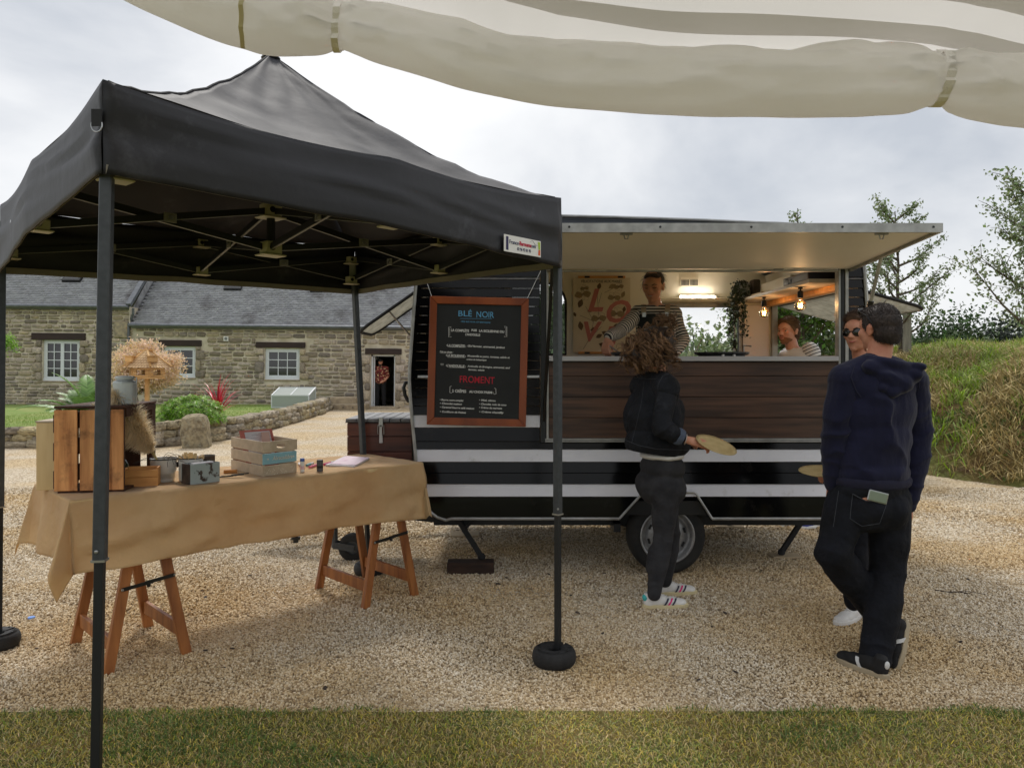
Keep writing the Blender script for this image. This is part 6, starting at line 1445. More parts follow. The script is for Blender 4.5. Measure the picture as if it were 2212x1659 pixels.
def bars(a_lo, a_hi, b_lo, b_hi, plate=True):
    """one X: a_lo-b_hi and a_hi-b_lo"""
    for p, q, o_ in ((a_lo, b_hi, .012), (a_hi, b_lo, -.012)):
        mb = MB(); off = Vector(((q - p).y, -(q - p).x, 0)).normalized() * o_; mb.bar(p + off, q + off, .016, .03); mb.build('truss_bar', M_STEELD, tn)
        mb = MB(); mb.bar(p + off - Vector((0, 0, .0165)), q + off - Vector((0, 0, .0165)), .012, .0025); mb.build('truss_bar_highlight', M_PLASG, tn)  # light grey strip under the dark bar: a highlight put in as colour
    if plate:
        c = (a_lo + b_hi + a_hi + b_lo) / 4; d = (b_hi - a_lo); d.z = 0; d.normalize(); nn = Vector((d.y, -d.x, 0))
        if nn.y > 0: nn = -nn
        Mx = Matrix((d, Vector((-d.y, d.x, 0)), Vector((0, 0, 1)))).transposed(); mb = MB(); mb.box(c + nn * .026, (.06, .006, .045), M=Mx); pl_ = mb.build('cross_plate', M_PLASG, tn, bevel=.002)
        mb = MB(); mb.tube([c + nn * .028, c + nn * .034], .012, n=12); mb.build('bolt', M_SILV, pl_)
TC = [tFL, tFR, tBR, tBL]; zh_, zl_ = 2.27, 2.10
V3 = lambda p, z: Vector((p.x, p.y, z))
mids = [V3(TC[i].lerp(TC[(i + 1) % 4], .5), 0) for i in range(4)]
hub = Vector((PK.x, PK.y, 0)); HH, HL = 2.315, 2.12
for i in range(4):
    a, b = TC[i], TC[(i + 1) % 4]; m_ = mids[i]; inn = (hub - m_); inn.z = 0; inn.normalize()
    bars(V3(a, zl_ + .02), V3(a, zh_), V3(m_, zl_), V3(m_, zh_)); bars(V3(m_, zl_), V3(m_, zh_), V3(b, zl_ + .02), V3(b, zh_))
    joint(V3(m_, zl_), rz=ta); joint(V3(m_, zh_), rz=ta)
    bars(V3(m_, zl_) , V3(m_, zh_), V3(hub, HL), V3(hub, HH))
for p in [q + (Vector((PK.x, PK.y, q.z)) - q).normalized() * .045 for q in TC]: joint(V3(p, zh_ - .02), 'corner_joint', 1.0, M_PLAS, ta); joint(V3(p, zl_ + .01), 'slider_joint', 1.05, M_PLAS, ta)
joint(V3(hub, HH), 'hub_joint', 1.45, M_PLAS, ta); joint(V3(hub, HL), 'hub_joint', 1.45, M_PLAS, ta)
mb = MB(); mb.tube([V3(hub, HL - .02), V3(hub, PK.z - .02)], .022, n=10); mb.build('centre_pole', M_STEELD, tn)
mb = MB(); mb.ell(V3(hub, PK.z - .025), (.05, .05, .02), nu=12, nv=6); mb.build('pole_cap', M_BLACKP, tn)
mb = MB(); c = V3(TC[2], 2.19); mb.box(c + Vector((-.0, -.024, 0)), (.045, .012, .13)); mb.build('corner_bracket', M_PLASG, tn, bevel=.004)
# ------------------------------------------------------------------ cream canopy the photo is taken from
cv = root('cream_canopy', (.6, 1.9, 0), 'cream fabric canopy with rolled and tied side overhead', 'canopy')
botv = [(150, -70), (260, -4), (400, 62), (470, 90), (522, 103), (560, 113), (640, 118), (700, 117), (735, 112), (760, 118), (800, 130), (900, 160), (1000, 190), (1150, 222), (1300, 238), (1500, 247), (1700, 250), (1880, 249), (1960, 243), (2000, 234), (2030, 232), (2060, 242), (2120, 258), (2212, 273), (2350, 288), (2500, 300), (3300, 318)]
topv = [(150, -260), (260, -150), (400, -100), (520, -75), (640, -40), (700, -8), (735, 8), (770, 4), (850, 18), (1000, 45), (1100, 80), (1200, 100), (1400, 107), (1700, 108), (1880, 109), (1990, 108), (2030, 112), (2060, 112), (2212, 128), (2500, 150), (3300, 170)]
def cY(u): return interp(u, [(150, 2.15), (1100, 1.95), (3300, 1.68)])
TIES = (735, 2030)
NU, NV = 400, 44
def rollp(a, b):
    u = lerp(150, 3300, a); Y = cY(u); vb, vt = sinterp(u, botv), interp(u, topv); c = P(u, (vb + vt) / 2, Y); hz = abs(vb - vt) / 2 / FPX * Y; hy = min(hz * .9, .10)
    dt = min(abs(u - t) for t in TIES); pinch = math.exp(-(dt / 34.0) ** 2); near = math.exp(-(dt / 150.0) ** 2)
    hy *= 1 - .45 * pinch; hz *= 1 - .10 * pinch
    th = 2 * PI * b
    g_ = .30 * near * (1 - .3 * pinch) * math.sin(th * 8 + 2.5 * math.sin(u * .02)) * .6
    g_ += .34 * nz((u * .0035, math.cos(th) * 1.5, math.sin(th) * 1.5 + u * .0026), 1.0) + .16 * nz((u * .009, math.cos(th) * 2.6, math.sin(th) * 2.6 - u * .004), 1.0)
    g_ += .04 * math.sin(th * 3 - u * .011)
    k = 1 + g_ * (.55 + .45 * math.sin(th * .5) ** 2)
    rdg = lambda q_: (1 - min(1, abs(nz(q_, 1.0)) * 2.4)) ** 2
    w_ = math.cos(th) * (1 if math.cos(th) > 0 else 0)
    cre = w_ * .5 * (.034 * rdg((u * .0030 + 3, math.sin(th) * 1.3 + u * .0012, 1)) + .018 * rdg((u * .007, math.sin(th) * 2.4 - u * .002, 7)) + .03 * near * rdg((u * .012, math.sin(th) * 5.0, 2)))
    if math.sin(th) < -.55: k = lerp(k, 1.0, min(1, (-math.sin(th) - .55) / .3) * .85)      # keep the lower outline smooth
    return c + Vector((0, -math.cos(th) * hy * k - cre, math.sin(th) * hz * k))
mb = MB(); mb.grid(rollp, NU, NV); mb.build('rolled_side', M_CANR, cv, smooth=True, weld=True)
def sheetp(a, b):
    u = lerp(150, 3300, a); Y = cY(u); vt = interp(u, topv) + 6; p = P(u, vt, Y + .03); s_ = b ** 1.25
    L = 3.4; y = p.y - s_ * L; rise = .52 * s_ * L if s_ < .62 else .52 * .62 * L - (s_ - .62) * L * .5
    z = p.z + rise - .10 * math.sin(PI * min(s_ / .62, 1)) * (1 if s_ < .62 else 0)
    fold = .022 * math.sin(u * .004 + s_ * 26 + 1.6 * nz((u * .002, s_ * 3, 0), 1)) * math.exp(-s_ * 4) * min(1, s_ * 16) + .022 * nz((u * .0025, s_ * 16, 5), 1.0)
    x = lerp(p.x, p.x * 1.35, s_)
    return Vector((x, y, z + fold))
mb = MB(); mb.grid(sheetp, 190, 110); mb.build('roof_sheet', M_CANOPY, cv, smooth=True)
for (sa, sb, v0, wd) in ((.012, .10, 0, 1), (.045, .20, 1, .7), (.12, .30, 2, .8)):      # gathered double layers hanging under the sheet
    def bandp(a, b, sa=sa, sb=sb, v0=v0, wd=wd):
        aa = .22 + .56 * a if v0 != 1 else .28 + .48 * a; cen_ = lerp(sb, sa, a ** .8); half = (.005 + .009 * math.sin(PI * a)) * wd; q = sheetp(aa, max(cen_ + (b - .5) * 2 * half, .001)); return q + Vector((0, 0, -.012 - .006 * math.sin(b * PI)))
    mb = MB(); mb.grid(bandp, 70, 7); mb.build('gathered_fold', M_CANOPY, cv, smooth=True)
for t in TIES:
    mb = MB(); loop = []
    for k in range(33):
        th = 2 * PI * k / 32; a = (t + (8 * math.sin(th)) - 150) / 3150; q = rollp(a, (k % 32) / 32); c = rollp(a, 0).lerp(rollp(a, .5), .5); loop.append((c + (q - c) * 1.09, q - c))
    w_ = .009 if t < 1000 else .012; vv = []
    for q, d in loop: vv += [q - Vector((w_, 0, 0)), q + Vector((w_, 0, 0))]
    mb.add(vv, [(2 * k, 2 * k + 1, 2 * k + 3, 2 * k + 2) for k in range(32)]); mb.build('tie_strap', mat('cream_strap', rgb((244, 240, 236)), rough=.8, bump=.3, bscale=200), cv, thick=.003)
mb = MB(); vv = []
for k in range(18):
    q = rollp((lerp(560, 522, k / 17) - 150) / 3150, .97 - .24 * k / 17); d = (q - P(540, 40, cY(540))).normalized() * .002; q = q + Vector((0, -.003, -.001)); vv += [q - Vector((.006, 0, 0)), q + Vector((.006, 0, 0))]
mb.add(vv, [(2 * k, 2 * k + 1, 2 * k + 3, 2 * k + 2) for k in range(17)]); mb.build('seam_tape', mat('yellowed_seam', rgb((226, 220, 190)), rough=.7, transl=.55), cv, thick=.001)
# ------------------------------------------------------------------ trestle table
TD = Vector((.724, .690, 0)).normalized(); TN = Vector((-TD.y, TD.x, 0)); TH = .87
cL, cR = Vector((-2.04, 4.107, 0)), Vector((-.972, 5.124, 0))
def Tp(s, w, z=0): return cL + TD * s + TN * w + Vector((0, 0, z))    # table coordinates (length, width)
LT = (cR - cL).length; S0, S1, W0, W1_ = -.36, LT + .25, -.30, .40
def trestle(c, label):
    t_ = root('trestle', c, label, 'trestle', None)
    for sd in (-1, 1):
        fr = None
        for wd in (-1, 1):
            foot = c + TD * sd * .19 + TN * wd * .285; top = c + TD * sd * .035 + TN * wd * .25 + Vector((0, 0, TH - .06))
            mb = MB(); mb.bar(foot - (top - foot).normalized() * .0, top, .05, .032, up=TN); mb.build('leg', M_TRW, t_, bevel=.002)
        a = c + TD * sd * .165 + TN * -.26 + Vector((0, 0, .13)); b = c + TD * sd * .165 + TN * .26 + Vector((0, 0, .13)); mb = MB(); mb.bar(a, b, .022, .07); mb.build('bottom_rail', M_TRW, t_, bevel=.002)
        a = c + TD * sd * .05 + TN * -.25 + Vector((0, 0, TH - .09)); b = c + TD * sd * .05 + TN * .25 + Vector((0, 0, TH - .09)); mb = MB(); mb.bar(a, b, .022, .07); mb.build('top_rail', M_TRW, t_, bevel=.002)
    for wd in (-1, 1):
        a = c + TD * -.125 + TN * (wd * .29) + Vector((0, 0, .40)); b = c + TD * .125 + TN * (wd * .29) + Vector((0, 0, .43)); m_ = a.lerp(b, .5)
        mb = MB(); mb.bar(a, m_ + TD * .02, .004, .018); mb.bar(m_ - TD * .02 + TN * .005 * wd, b + TN * .005 * wd, .004, .018); mb.ell(m_ - Vector((0, 0, .015)), .011, nu=8, nv=5); mb.build('folding_brace', M_BLACKP, t_)
        for e_ in (a, b): mb = MB(); mb.ell(e_ + TN * wd * .004, .007, nu=8, nv=5); mb.build('screw', M_SILV, t_)
    return t_
trestle(cL, 'orange brown wooden trestle under the left end of the table'); trestle(cR, 'orange brown wooden trestle under the right end near the trailer')
mb = MB(); q = [Tp(S0, W0, TH - .022), Tp(S1, W0, TH - .022), Tp(S1, W1_, TH - .022), Tp(S0, W1_, TH - .022)]; mb.add(q + [p + Vector((0, 0, .018)) for p in q], [(3, 2, 1, 0), (4, 5, 6, 7), (0, 1, 5, 4), (1, 2, 6, 5), (2, 3, 7, 6), (3, 0, 4, 7)])
tag(mb.build('table_top', M_PINE), 'plywood table top lying on the two trestles under the cloth', 'table top')
DF, DB, DL, DR = .325, .22, .30, .10
def clothp(a, b):
    s = lerp(S0 - DL, S1 + DR, a); w = lerp(W0 - DF, W1_ + DB, b)
    ex = max(S0 - s, 0) * -1 + max(s - S1, 0); ey = -max(W0 - w, 0) + max(w - W1_, 0)
    drop = math.hypot(ex, ey); cs_, cw = min(max(s, S0), S1), min(max(w, W0), W1_)
    tt = (cs_ - S0) / (S1 - S0)
    fall = drop * (1.0 if ey >= 0 or ex else interp(tt, [(0, 1.02), (.2, 1.0), (.5, .98), (.85, 1.0), (1, 1.1)]))
    both = (1 if ex and ey else 0)
    k = .10 + .16 * both
    ripple = 0
    if drop > 0:
        if ey < 0 and not ex: ripple = (.020 * math.sin(cs_ * 8 + 1 + drop * 3) + .012 * math.sin(cs_ * 19 - drop * 7) * .6 + .045 * nz((cs_ * 1.8 + drop * 2, drop * 5, 0), 1.6) + .020 * nz((cs_ * 6, drop * 12, 3), 1.0)) * min(1, drop * 6); 
        if ex and not ey: ripple = .02 * math.sin(cw * 16) * min(1, drop * 5)
    px = cs_ + ex * k + (ripple * (1 if ex > 0 else -1) if ex and not ey else 0); py = cw + ey * k - (ripple + .02 * min(1, drop * 8) if ey < 0 and not ex else 0)
    if both and ex < 0 and ey < 0:               # near left corner folds into a hanging point
        ang = math.atan2(-ey, -ex); f_ = .055 * math.sin(ang * 4) * drop * 3; px -= f_ * .6; py -= f_
    if both and ex > 0 and ey < 0: px -= .02
    z = TH + .003 - fall + (.0035 * nz((s * 3, w * 3, 0), 1.5) if drop == 0 else 0) + .004 * nz((s * 9, w * 9, 3), 1)
    if drop > 0: z += .012 * math.exp(-drop * 30) - .012
    if ey < 0: py -= .016 * math.exp(-((cs_ - .28 - drop * .3) / .06) ** 2) * min(1, drop * 8)
    p = Tp(px, py, max(z, .30)); n2 = .006 * nz((p.x * 5, p.y * 5, p.z * 7), 1.3); return p + TN * n2 * (1 if drop else 0)
mb = MB(); mb.grid(clothp, 190, 84); cl = mb.build('tablecloth', M_LINEN, smooth=True, thick=.002); tag(cl, 'crumpled tan linen cloth draped over the trestle table', 'tablecloth')
def onT(u, v, z=TH + .004): return G(u, v, z)
ZT = TH + .0045
ac = root('apple_crate', (0, 0, 0), 'old brown slatted fruit crate standing on end behind the tent leg', 'crate')
f0 = onT(119, 1066); f1 = onT(268, 1062); f0.z = f1.z = ZT; ax = (f1 - f0).normalized(); ay = Vector((-ax.y, ax.x, 0)); ay = (ay + ax * .02).normalized(); cwid = (f1 - f0).length; cdep = .53; chei = .425
ac.location = f0
def C3(a, b, z): return f0 + ax * a + ay * b + Vector((0, 0, z))
def slat(a0, a1, b0, b1, z0, z1, m, name='slat', parent=ac, jit=0):
    mb = MB(); vv = [C3(a0, b0, z0), C3(a1, b0, z0), C3(a1, b1, z0), C3(a0, b1, z0), C3(a0, b0, z1), C3(a1, b0, z1 + jit), C3(a1, b1, z1 + jit), C3(a0, b1, z1)]
    mb.add(vv, [(3, 2, 1, 0), (4, 5, 6, 7), (0, 1, 5, 4), (1, 2, 6, 5), (2, 3, 7, 6), (3, 0, 4, 7)]); return mb.build(name, m, parent, bevel=.002)
for a0, a1 in ((.0, .105), (.118, .205), (.212, .262), (.264, cwid)): slat(a0, a1, -.014, -.002, .012, chei - .01 + random.uniform(-.006, .004), M_CRW)
slat(.01, cwid, .0, .52, .0, .012, M_CRWD)                                   # bottom end boards
for b0, b1 in ((0, .12), (.135, .26), (.275, .40), (.413, cdep)): slat(-.006, cwid + .004, b0, b1, chei - .004, chei + .008, M_CRWD, 'top_slat')
for z0 in (.02, .16, .30): slat(-.014, -.004, .01, cdep - .01, z0, z0 + .09, M_CRWD)
for a_ in (.0, cwid - .025): slat(a_, a_ + .022, .002, .026, .013, chei - .006, M_CRWD, 'corner_post')
slat(cwid - .028, cwid, cdep - .07, cdep - .0, .013, chei - .006, M_CRWD, 'corner_post'); slat(.01, .03, cdep - .07, cdep, .013, chei - .006, M_CRWD, 'corner_post')
slat(.03, .12, cdep - .012, cdep, .013, chei - .006, M_CRWD); slat(.14, .24, cdep - .012, cdep, .013, chei - .006, M_CRWD)
slat(cwid - .02, cwid + .002, .03, .14, chei - .05, chei - .006, M_CRWD); slat(cwid - .02, cwid + .002, .14, cdep, chei - .035, chei - .006, M_CRWD)
pb = onT(78, 1060); pb.z = ZT; mb = MB(); q0 = pb; q1 = pb + ax * .12; d = ay * .22; hh = .345
mb.add([q0, q1, q1 + d, q0 + d] + [p + Vector((0, 0, hh)) for p in (q0, q1, q1 + d, q0 + d)], [(3, 2, 1, 0), (4, 5, 6, 7), (0, 1, 5, 4), (1, 2, 6, 5), (2, 3, 7, 6), (3, 0, 4, 7)])
pb_ = root('pale_box', pb, 'pale pine box at the left table end behind the brown crate', 'box'); mb.build('box_body', M_PINE, pb_, bevel=.002)
mb = MB(); mb.add([p + Vector((0, 0, hh + .001)) for p in (q0 - ax * .003 - ay * .003, q1, q1 + d, q0 + d - ax * .003)] + [p + Vector((0, 0, hh + .009)) for p in (q0 - ax * .003 - ay * .003, q1, q1 + d, q0 + d - ax * .003)], [(3, 2, 1, 0), (4, 5, 6, 7), (0, 1, 5, 4), (1, 2, 6, 5), (2, 3, 7, 6), (3, 0, 4, 7)]); mb.build('lid', M_GREYW, pb_)
mc_ = C3(.27, .17, chei + .0085); ck = root('milk_churn', mc_, 'galvanised lidded churn standing on top of the brown crate', 'churn'); mb = MB()
mb.lathe(mc_, [(.0, 0), (.055, 0), (.058, .006), (.058, .112), (.054, .120), (.040, .126), (.038, .132), (.0, .132)], n=28); mb.build('churn_body', M_TIN, ck, smooth=False)
mb = MB(); mb.lathe(mc_, [(.041, .130), (.047, .133), (.047, .142), (.040, .147), (.0, .149)], n=26); mb.build('lid', M_TIN, ck)
mb = MB(); mb.tube([mc_ + Vector((.045, 0, .115)), mc_ + Vector((.062, 0, .12)), mc_ + Vector((.06, 0, .14)), mc_ + Vector((.044, 0, .145))], .003, n=5); mb.build('clasp', M_SILV, ck)
ep = onT(341, 1044); ep.z = ZT; ep += Vector((0, .07, 0)); epo = root('enamel_pot', ep, 'white enamel pot with black rim beside the brown crate', 'pot'); mb = MB()
mb.lathe(ep, [(.0, 0), (.052, .0), (.055, .006), (.060, .05), (.066, .062), (.068, .118), (.072, .124), (.068, .124), (.064, .115), (.058, .02), (.0, .02)], n=30); mb.build('pot_body', M_ENAM, epo, smooth=True)
mb = MB(); mb.tube([ep + Vector((math.cos(a) * .071, math.sin(a) * .071, .125)) for a in np.linspace(0, 2 * PI, 31)], .003, n=5, cap=False); mb.build('rim', M_BLACKP, epo)
pg = root('pampas_grass', ep + Vector((0, 0, .06)), 'fluffy beige pampas plume leaning out of the enamel pot', 'dried grass')
dz_ = P(238, 905, 4.0) - ep; tipd = P(232, 868, 3.95)
def plume(tip, n, L, w, seed):
    rs_ = np.random.RandomState(seed); base = ep + Vector((-.02, -.01, .10)); c1 = Vector(tip) ; path = []
    for i in range(13):
        t = i / 12; q = base.lerp(c1, t) + Vector((0, 0, .05 * math.sin(PI * t))); path.append(q)
    V = []; F = []; k = 0
    for i in range(n):
        t = .16 + .84 * rs_.rand(); j = min(int(t * 12), 11); p = path[j].lerp(path[j + 1], t * 12 - j); ww = w * (math.sin(PI * min(max((t - .1) / .95, 0), 1)) ** .7 + .12)
        d = Vector(rs_.randn(3)); ax_ = (path[j + 1] - path[j]).normalized(); d = (d - ax_ * d.dot(ax_)).normalized(); dr = (d * .8 + ax_ * .75 + Vector((.05, 0, -.38))).normalized(); l = ww * rs_.uniform(.5, 1.25)
        s_ = dr.cross(Vector(rs_.randn(3))).normalized() * .0013; m_ = p + dr * l * .55; e_ = p + dr * l - Vector((0, 0, l * .28))
        for q in (p - s_, p + s_, m_ + s_ * 1.3, m_ - s_ * 1.3, e_): V.append(tuple(q - (ep + Vector((0, 0, .06)))))
        F += [k, k + 1, k + 2, k, k + 2, k + 3, k + 3, k + 2, k + 4]; k += 5
    me = fast_mesh('plume', np.array(V), np.array(F), 3, M_PAMPAS); link('plume', me, pg); mb = MB(); mb.tube(path, .0025, n=5); mb.build('stem', M_STRAW, pg)
plume(P(238, 850, 3.98), 3600, .3, .10, 1); plume(P(252, 905, 4.02), 3000, .26, .095, 2); plume(P(205, 880, 3.9), 2200, .3, .09, 3)
mb = MB()
for k in range(7):
    a = random.uniform(-.9, 1.2); p = ep + Vector((0, 0, .1)); d = Vector((math.sin(a) * .8, -.1, .6)); pts = [p]
    for j in range(6): d = d + Vector((random.uniform(-.2, .3), random.uniform(-.2, .2), -.18)); pts.append(pts[-1] + d.normalized() * .028)
    mb.tube(pts, .0013, n=4)
mb.build('dry_twigs', M_CHIP, pg)
mb = MB()
for (u, v) in ((377, 1000), (372, 1015), (384, 1003), (366, 1004)):
    c = P(u, v, 4.25); mb.ell(c, (.012, .004, .02), M=Euler((.3, .5, random.uniform(-1, 1))).to_matrix(), nu=8, nv=5)
mb.tube([ep + Vector((.06, 0, .12)), P(372, 1000, 4.25), P(378, 1012, 4.25)], .0015, n=4); mb.build('dark_leaves', mat('dried_dark_leaf', rgb((48, 40, 40)), rough=.7), pg)
plb = root('planter_box', onT(266, 1053), 'small honey pine planter box in front of the enamel pot', 'planter'); o_ = plb.location; o_.z = ZT; e_ = (onT(343, 1050) - onT(268, 1053)); pw = e_.length; pu = e_.normalized(); pu.z = 0; pv = Vector((-pu.y, pu.x, 0)); PH = .098; PD = .09
def Q3(o0_, U0, V0, a, b, z): return o0_ + U0 * a + V0 * b + Vector((0, 0, z))
def plank(o0_, U0, V0, a0, a1, b0, b1, z0, z1, m, name, parent, bev=.0015):
    mb = MB(); vv = [Q3(o0_, U0, V0, *t) for t in ((a0, b0, z0), (a1, b0, z0), (a1, b1, z0), (a0, b1, z0), (a0, b0, z1), (a1, b0, z1), (a1, b1, z1), (a0, b1, z1))]
    mb.add(vv, [(3, 2, 1, 0), (4, 5, 6, 7), (0, 1, 5, 4), (1, 2, 6, 5), (2, 3, 7, 6), (3, 0, 4, 7)]); return mb.build(name, m, parent, bevel=bev)
for z0, z1 in ((0, .048), (.0495, PH - .01)): plank(o_, pu, pv, 0, pw, 0, .009, z0, z1, M_PINEY, 'front_board', plb)
plank(o_, pu, pv, 0, pw, PD - .009, PD, 0, PH, M_PINEY, 'back_board', plb); plank(o_, pu, pv, 0, .009, .0095, PD - .0095, 0, PH, M_PINEY, 'end_board', plb); plank(o_, pu, pv, pw - .009, pw, .0095, PD - .0095, 0, PH, M_PINEY, 'end_board', plb); plank(o_, pu, pv, .01, pw - .01, .01, PD - .01, 0, .006, M_PINEY, 'floor_board', plb)
db = C3(cwid - .06, .1, .0135) ; mb = MB(); c = C3(cwid - .09, .22, .013); mb.lathe(c, [(0, 0), (.04, 0), (.04, .10), (.03, .12), (.014, .13), (.013, .16), (0, .16)], n=18); tag(mb.build('bottle', mat('dark_green_glass', rgb((18, 40, 26)), rough=.1), smooth=True), 'dark green bottle in the shade inside the brown crate', 'bottle')
def boxthing(name, u0, v0, u1, v1, h, dep, m, label, cat, side_m=None, skew=0):
    a = onT(u0, v0); b = onT(u1, v1); a.z = b.z = ZT; U0 = (b - a); w = U0.length; U0.normalize(); V0 = Vector((-U0.y, U0.x, 0)); r_ = root(name, a, label, cat)
    t = .006
    plank(a, U0, V0, 0, w, 0, t, 0, h, m, 'front_panel', r_); plank(a, U0, V0, 0, w, dep - t, dep, 0, h, m, 'back_panel', r_); plank(a, U0, V0, 0, t, t, dep - t, 0, h, side_m or m, 'end_panel', r_); plank(a, U0, V0, w - t, w, t, dep - t, 0, h, side_m or m, 'end_panel', r_); plank(a, U0, V0, t, w - t, t, dep - t, 0, t, m, 'base', r_)
    return r_, a, U0, V0, w
r_, a, U0, V0, w = boxthing('patina_box', 412, 1048, 475, 1040, .108, .10, M_PATINA, 'weathered pale blue metal box with rusty flaking paint', 'box', M_DTIN)
a2 = a - U0 * .0
plank(a, U0, V0, .02, w - .03, .012, .04, .085, .112, M_PAPER, 'paper_note', r_)
mg = onT(437, 1022); mg.z = ZT; mg = a + U0 * .085 + V0 * .155; mgo = root('cutlery_pot', mg, 'white enamel pot with black rim holding wooden forks', 'pot'); mb = MB(); mb.lathe(mg, [(0, 0), (.058, 0), (.062, .01), (.064, .125), (.061, .125), (.057, .012), (0, .01)], n=28); mb.build('pot_body', M_ENAM, mgo, smooth=True)
mb = MB(); mb.tube([mg + Vector((math.cos(a_) * .0635, math.sin(a_) * .0635, .126)) for a_ in np.linspace(0, 2 * PI, 29)], .0028, n=5, cap=False); mb.build('rim', M_BLACKP, mgo)
for k in range(26):
    a_ = random.uniform(0, 6.28); r0 = random.uniform(.0, .045); tilt = Vector((math.cos(a_) * random.uniform(.2, .75), math.sin(a_) * .3, 1)).normalized(); p = mg + Vector((math.cos(a_) * r0, math.sin(a_) * r0, .06)); L = random.uniform(.075, .105)
    X, Y_, Z_ = basis(tilt); X = Vector((math.cos(a_ + 1), math.sin(a_ + 1), 0)); mb = MB()
    prof = [(0, .004), (.55, .0045), (.72, .008), (.88, .011), (1, .007)]; vv = []
    for t, hw in prof: vv += [p + tilt * L * t - X * hw, p + tilt * L * t + X * hw]
    mb.add(vv, [(2 * i, 2 * i + 1, 2 * i + 3, 2 * i + 2) for i in range(4)]); o = mb.build('wooden_fork', M_PINE, thick=.0015)
    tag(o, 'pale wooden fork standing in the black rimmed enamel pot', 'fork', 'wooden forks in the enamel pot')
mb = MB(); dt_ = mg + U0 * .115 + V0 * .03; mb.lathe(dt_, [(0, 0), (.04, 0), (.041, .125), (.043, .128), (.039, .128), (.038, .01), (0, .01)], n=24); tag(mb.build('tin_can', M_DTIN, smooth=True), 'dark rusty tin can between the enamel pot and the slatted crate', 'tin')
sc_ = root('slatted_crate', onT(568, 1030), 'small greige slatted crate with blue slat reading Abracadabra', 'crate'); a = sc_.location; a.z = ZT
b = onT(641, 1020); b.z = ZT; U0 = (b - a); cw_ = U0.length; U0.normalize(); V0 = Vector((-U0.y, U0.x, 0)); l = onT(499, 1013); l.z = ZT; V1 = (l - a); cd_ = V1.length; V1.normalize(); V0 = V1
sl = [(.0, .058, M_GREYW), (.066, .128, M_BLUEB), (.136, .198, M_GREYW)]
for i, (z0, z1, m_) in enumerate(sl):
    if i < 2: plank(a, U0, V0, 0, cw_, 0, .008, z0, z1, m_, 'slat', sc_)
    plank(a, U0, V0, -.0, .008, .0085, cd_, z0, z1, M_GREYW, 'slat', sc_); plank(a, U0, V0, cw_ - .008, cw_, .0085, cd_, z0, z1, M_GREYW, 'slat', sc_); plank(a, U0, V0, .0085, cw_ - .0085, cd_ - .008, cd_, z0, z1, M_GREYW, 'slat', sc_)
z0, z1 = .136, .198; hx0, hx1, hz0, hz1 = cw_ * .38, cw_ * .64, .155, .180
for q in ((0, hx0, z0, z1), (hx1, cw_, z0, z1), (hx0, hx1, z0, hz0), (hx0, hx1, hz1, z1)): pass
poly_o = [(0, z0), (cw_, z0), (cw_, z1), (0, z1)]; import itertools
rr_ = (hz1 - hz0) / 2; hole = [(hx0 + rr_ - rr_ * math.sin(t), (hz0 + hz1) / 2 - rr_ * math.cos(t)) for t in np.linspace(0, PI, 9)][::-1] ; hole = [(hx0 + rr_ - rr_ * math.sin(t), (hz0 + hz1) / 2 + rr_ * math.cos(t)) for t in np.linspace(0, PI, 9)] + [(hx1 - rr_ + rr_ * math.sin(t), (hz0 + hz1) / 2 - rr_ * math.cos(t)) for t in np.linspace(0, PI, 9)]
bm_ = bmesh.new(); vo = [bm_.verts.new(Q3(a, U0, V0, x, 0, z) - a) for x, z in poly_o]; vh = [bm_.verts.new(Q3(a, U0, V0, x, 0, z) - a) for x, z in hole]
ed = [bm_.edges.new((vo[i], vo[(i + 1) % 4])) for i in range(4)] + [bm_.edges.new((vh[i], vh[(i + 1) % len(vh)])) for i in range(len(vh))]
bmesh.ops.triangle_fill(bm_, use_beauty=True, edges=ed); me = bpy.data.meshes.new('slat'); bm_.to_mesh(me); bm_.free(); me.materials.append(M_GREYW); o = link('slat', me, sc_); md = o.modifiers.new('s', 'SOLIDIFY'); md.thickness = .008; md.offset = 0
for aa, bb in ((.0085, .012), (cw_ - .02, .012), (.0085, cd_ - .02), (cw_ - .02, cd_ - .02)): plank(a, U0, V0, aa, aa + .011, bb, bb + .011, 0, .197, M_GREYW, 'corner_post', sc_)
plank(a, U0, V0, .009, cw_ - .009, .009, cd_ - .009, 0, .006, M_GREYW, 'base_board', sc_)
nf = Vector((U0.y, -U0.x, 0)); mb = MB(); text_mb('Abracadabra', .034, Q3(a, U0, V0, cw_ * .27, 0, .088) + nf * .0015, U0, Vector((0, 0, 1)), mb, shear=.35, width=.80, ext=.0006)
for s_ in (.14, .90): 
    c = Q3(a, U0, V0, cw_ * s_, 0, .097) + nf * .0012; mb.add([c + U0 * math.sin(k * PI / 5) * (.008 if k % 2 == 0 else .003) + Vector((0, 0, 1)) * math.cos(k * PI / 5) * (.008 if k % 2 == 0 else .003) for k in range(10)], [tuple(range(10))])
mb.build('lettering', M_DOT, sc_)
mb = MB()
for k in range(70): c = Q3(a, U0, V0, random.uniform(.01, cw_ - .01), 0, random.uniform(.005, .045)) + nf * .0012; r0 = random.choice((.0012, .0018, .0026)); mb.add([c + U0 * math.cos(t) * r0 + Vector((0, 0, math.sin(t) * r0)) for t in np.linspace(0, 2 * PI, 9)[:-1]], [tuple(range(8))])
mb.build('white_dots', M_DOT, sc_)
cb0 = Q3(a, U0, V0, -.0 + .02, cd_ * .55, .02); cbr = (U0 * .9 + V0 * -.1).normalized(); cbu = (Vector((0, 0, 1)) + V0 * .35).normalized(); CW, CHh = cw_ * .92, .235
kk = root('clipboard', cb0, 'paper sheet on a pink clipboard leaning inside the slatted crate', 'clipboard'); cu_ = (cbu - U0 * .10).normalized(); nn_ = cbr.cross(cu_)
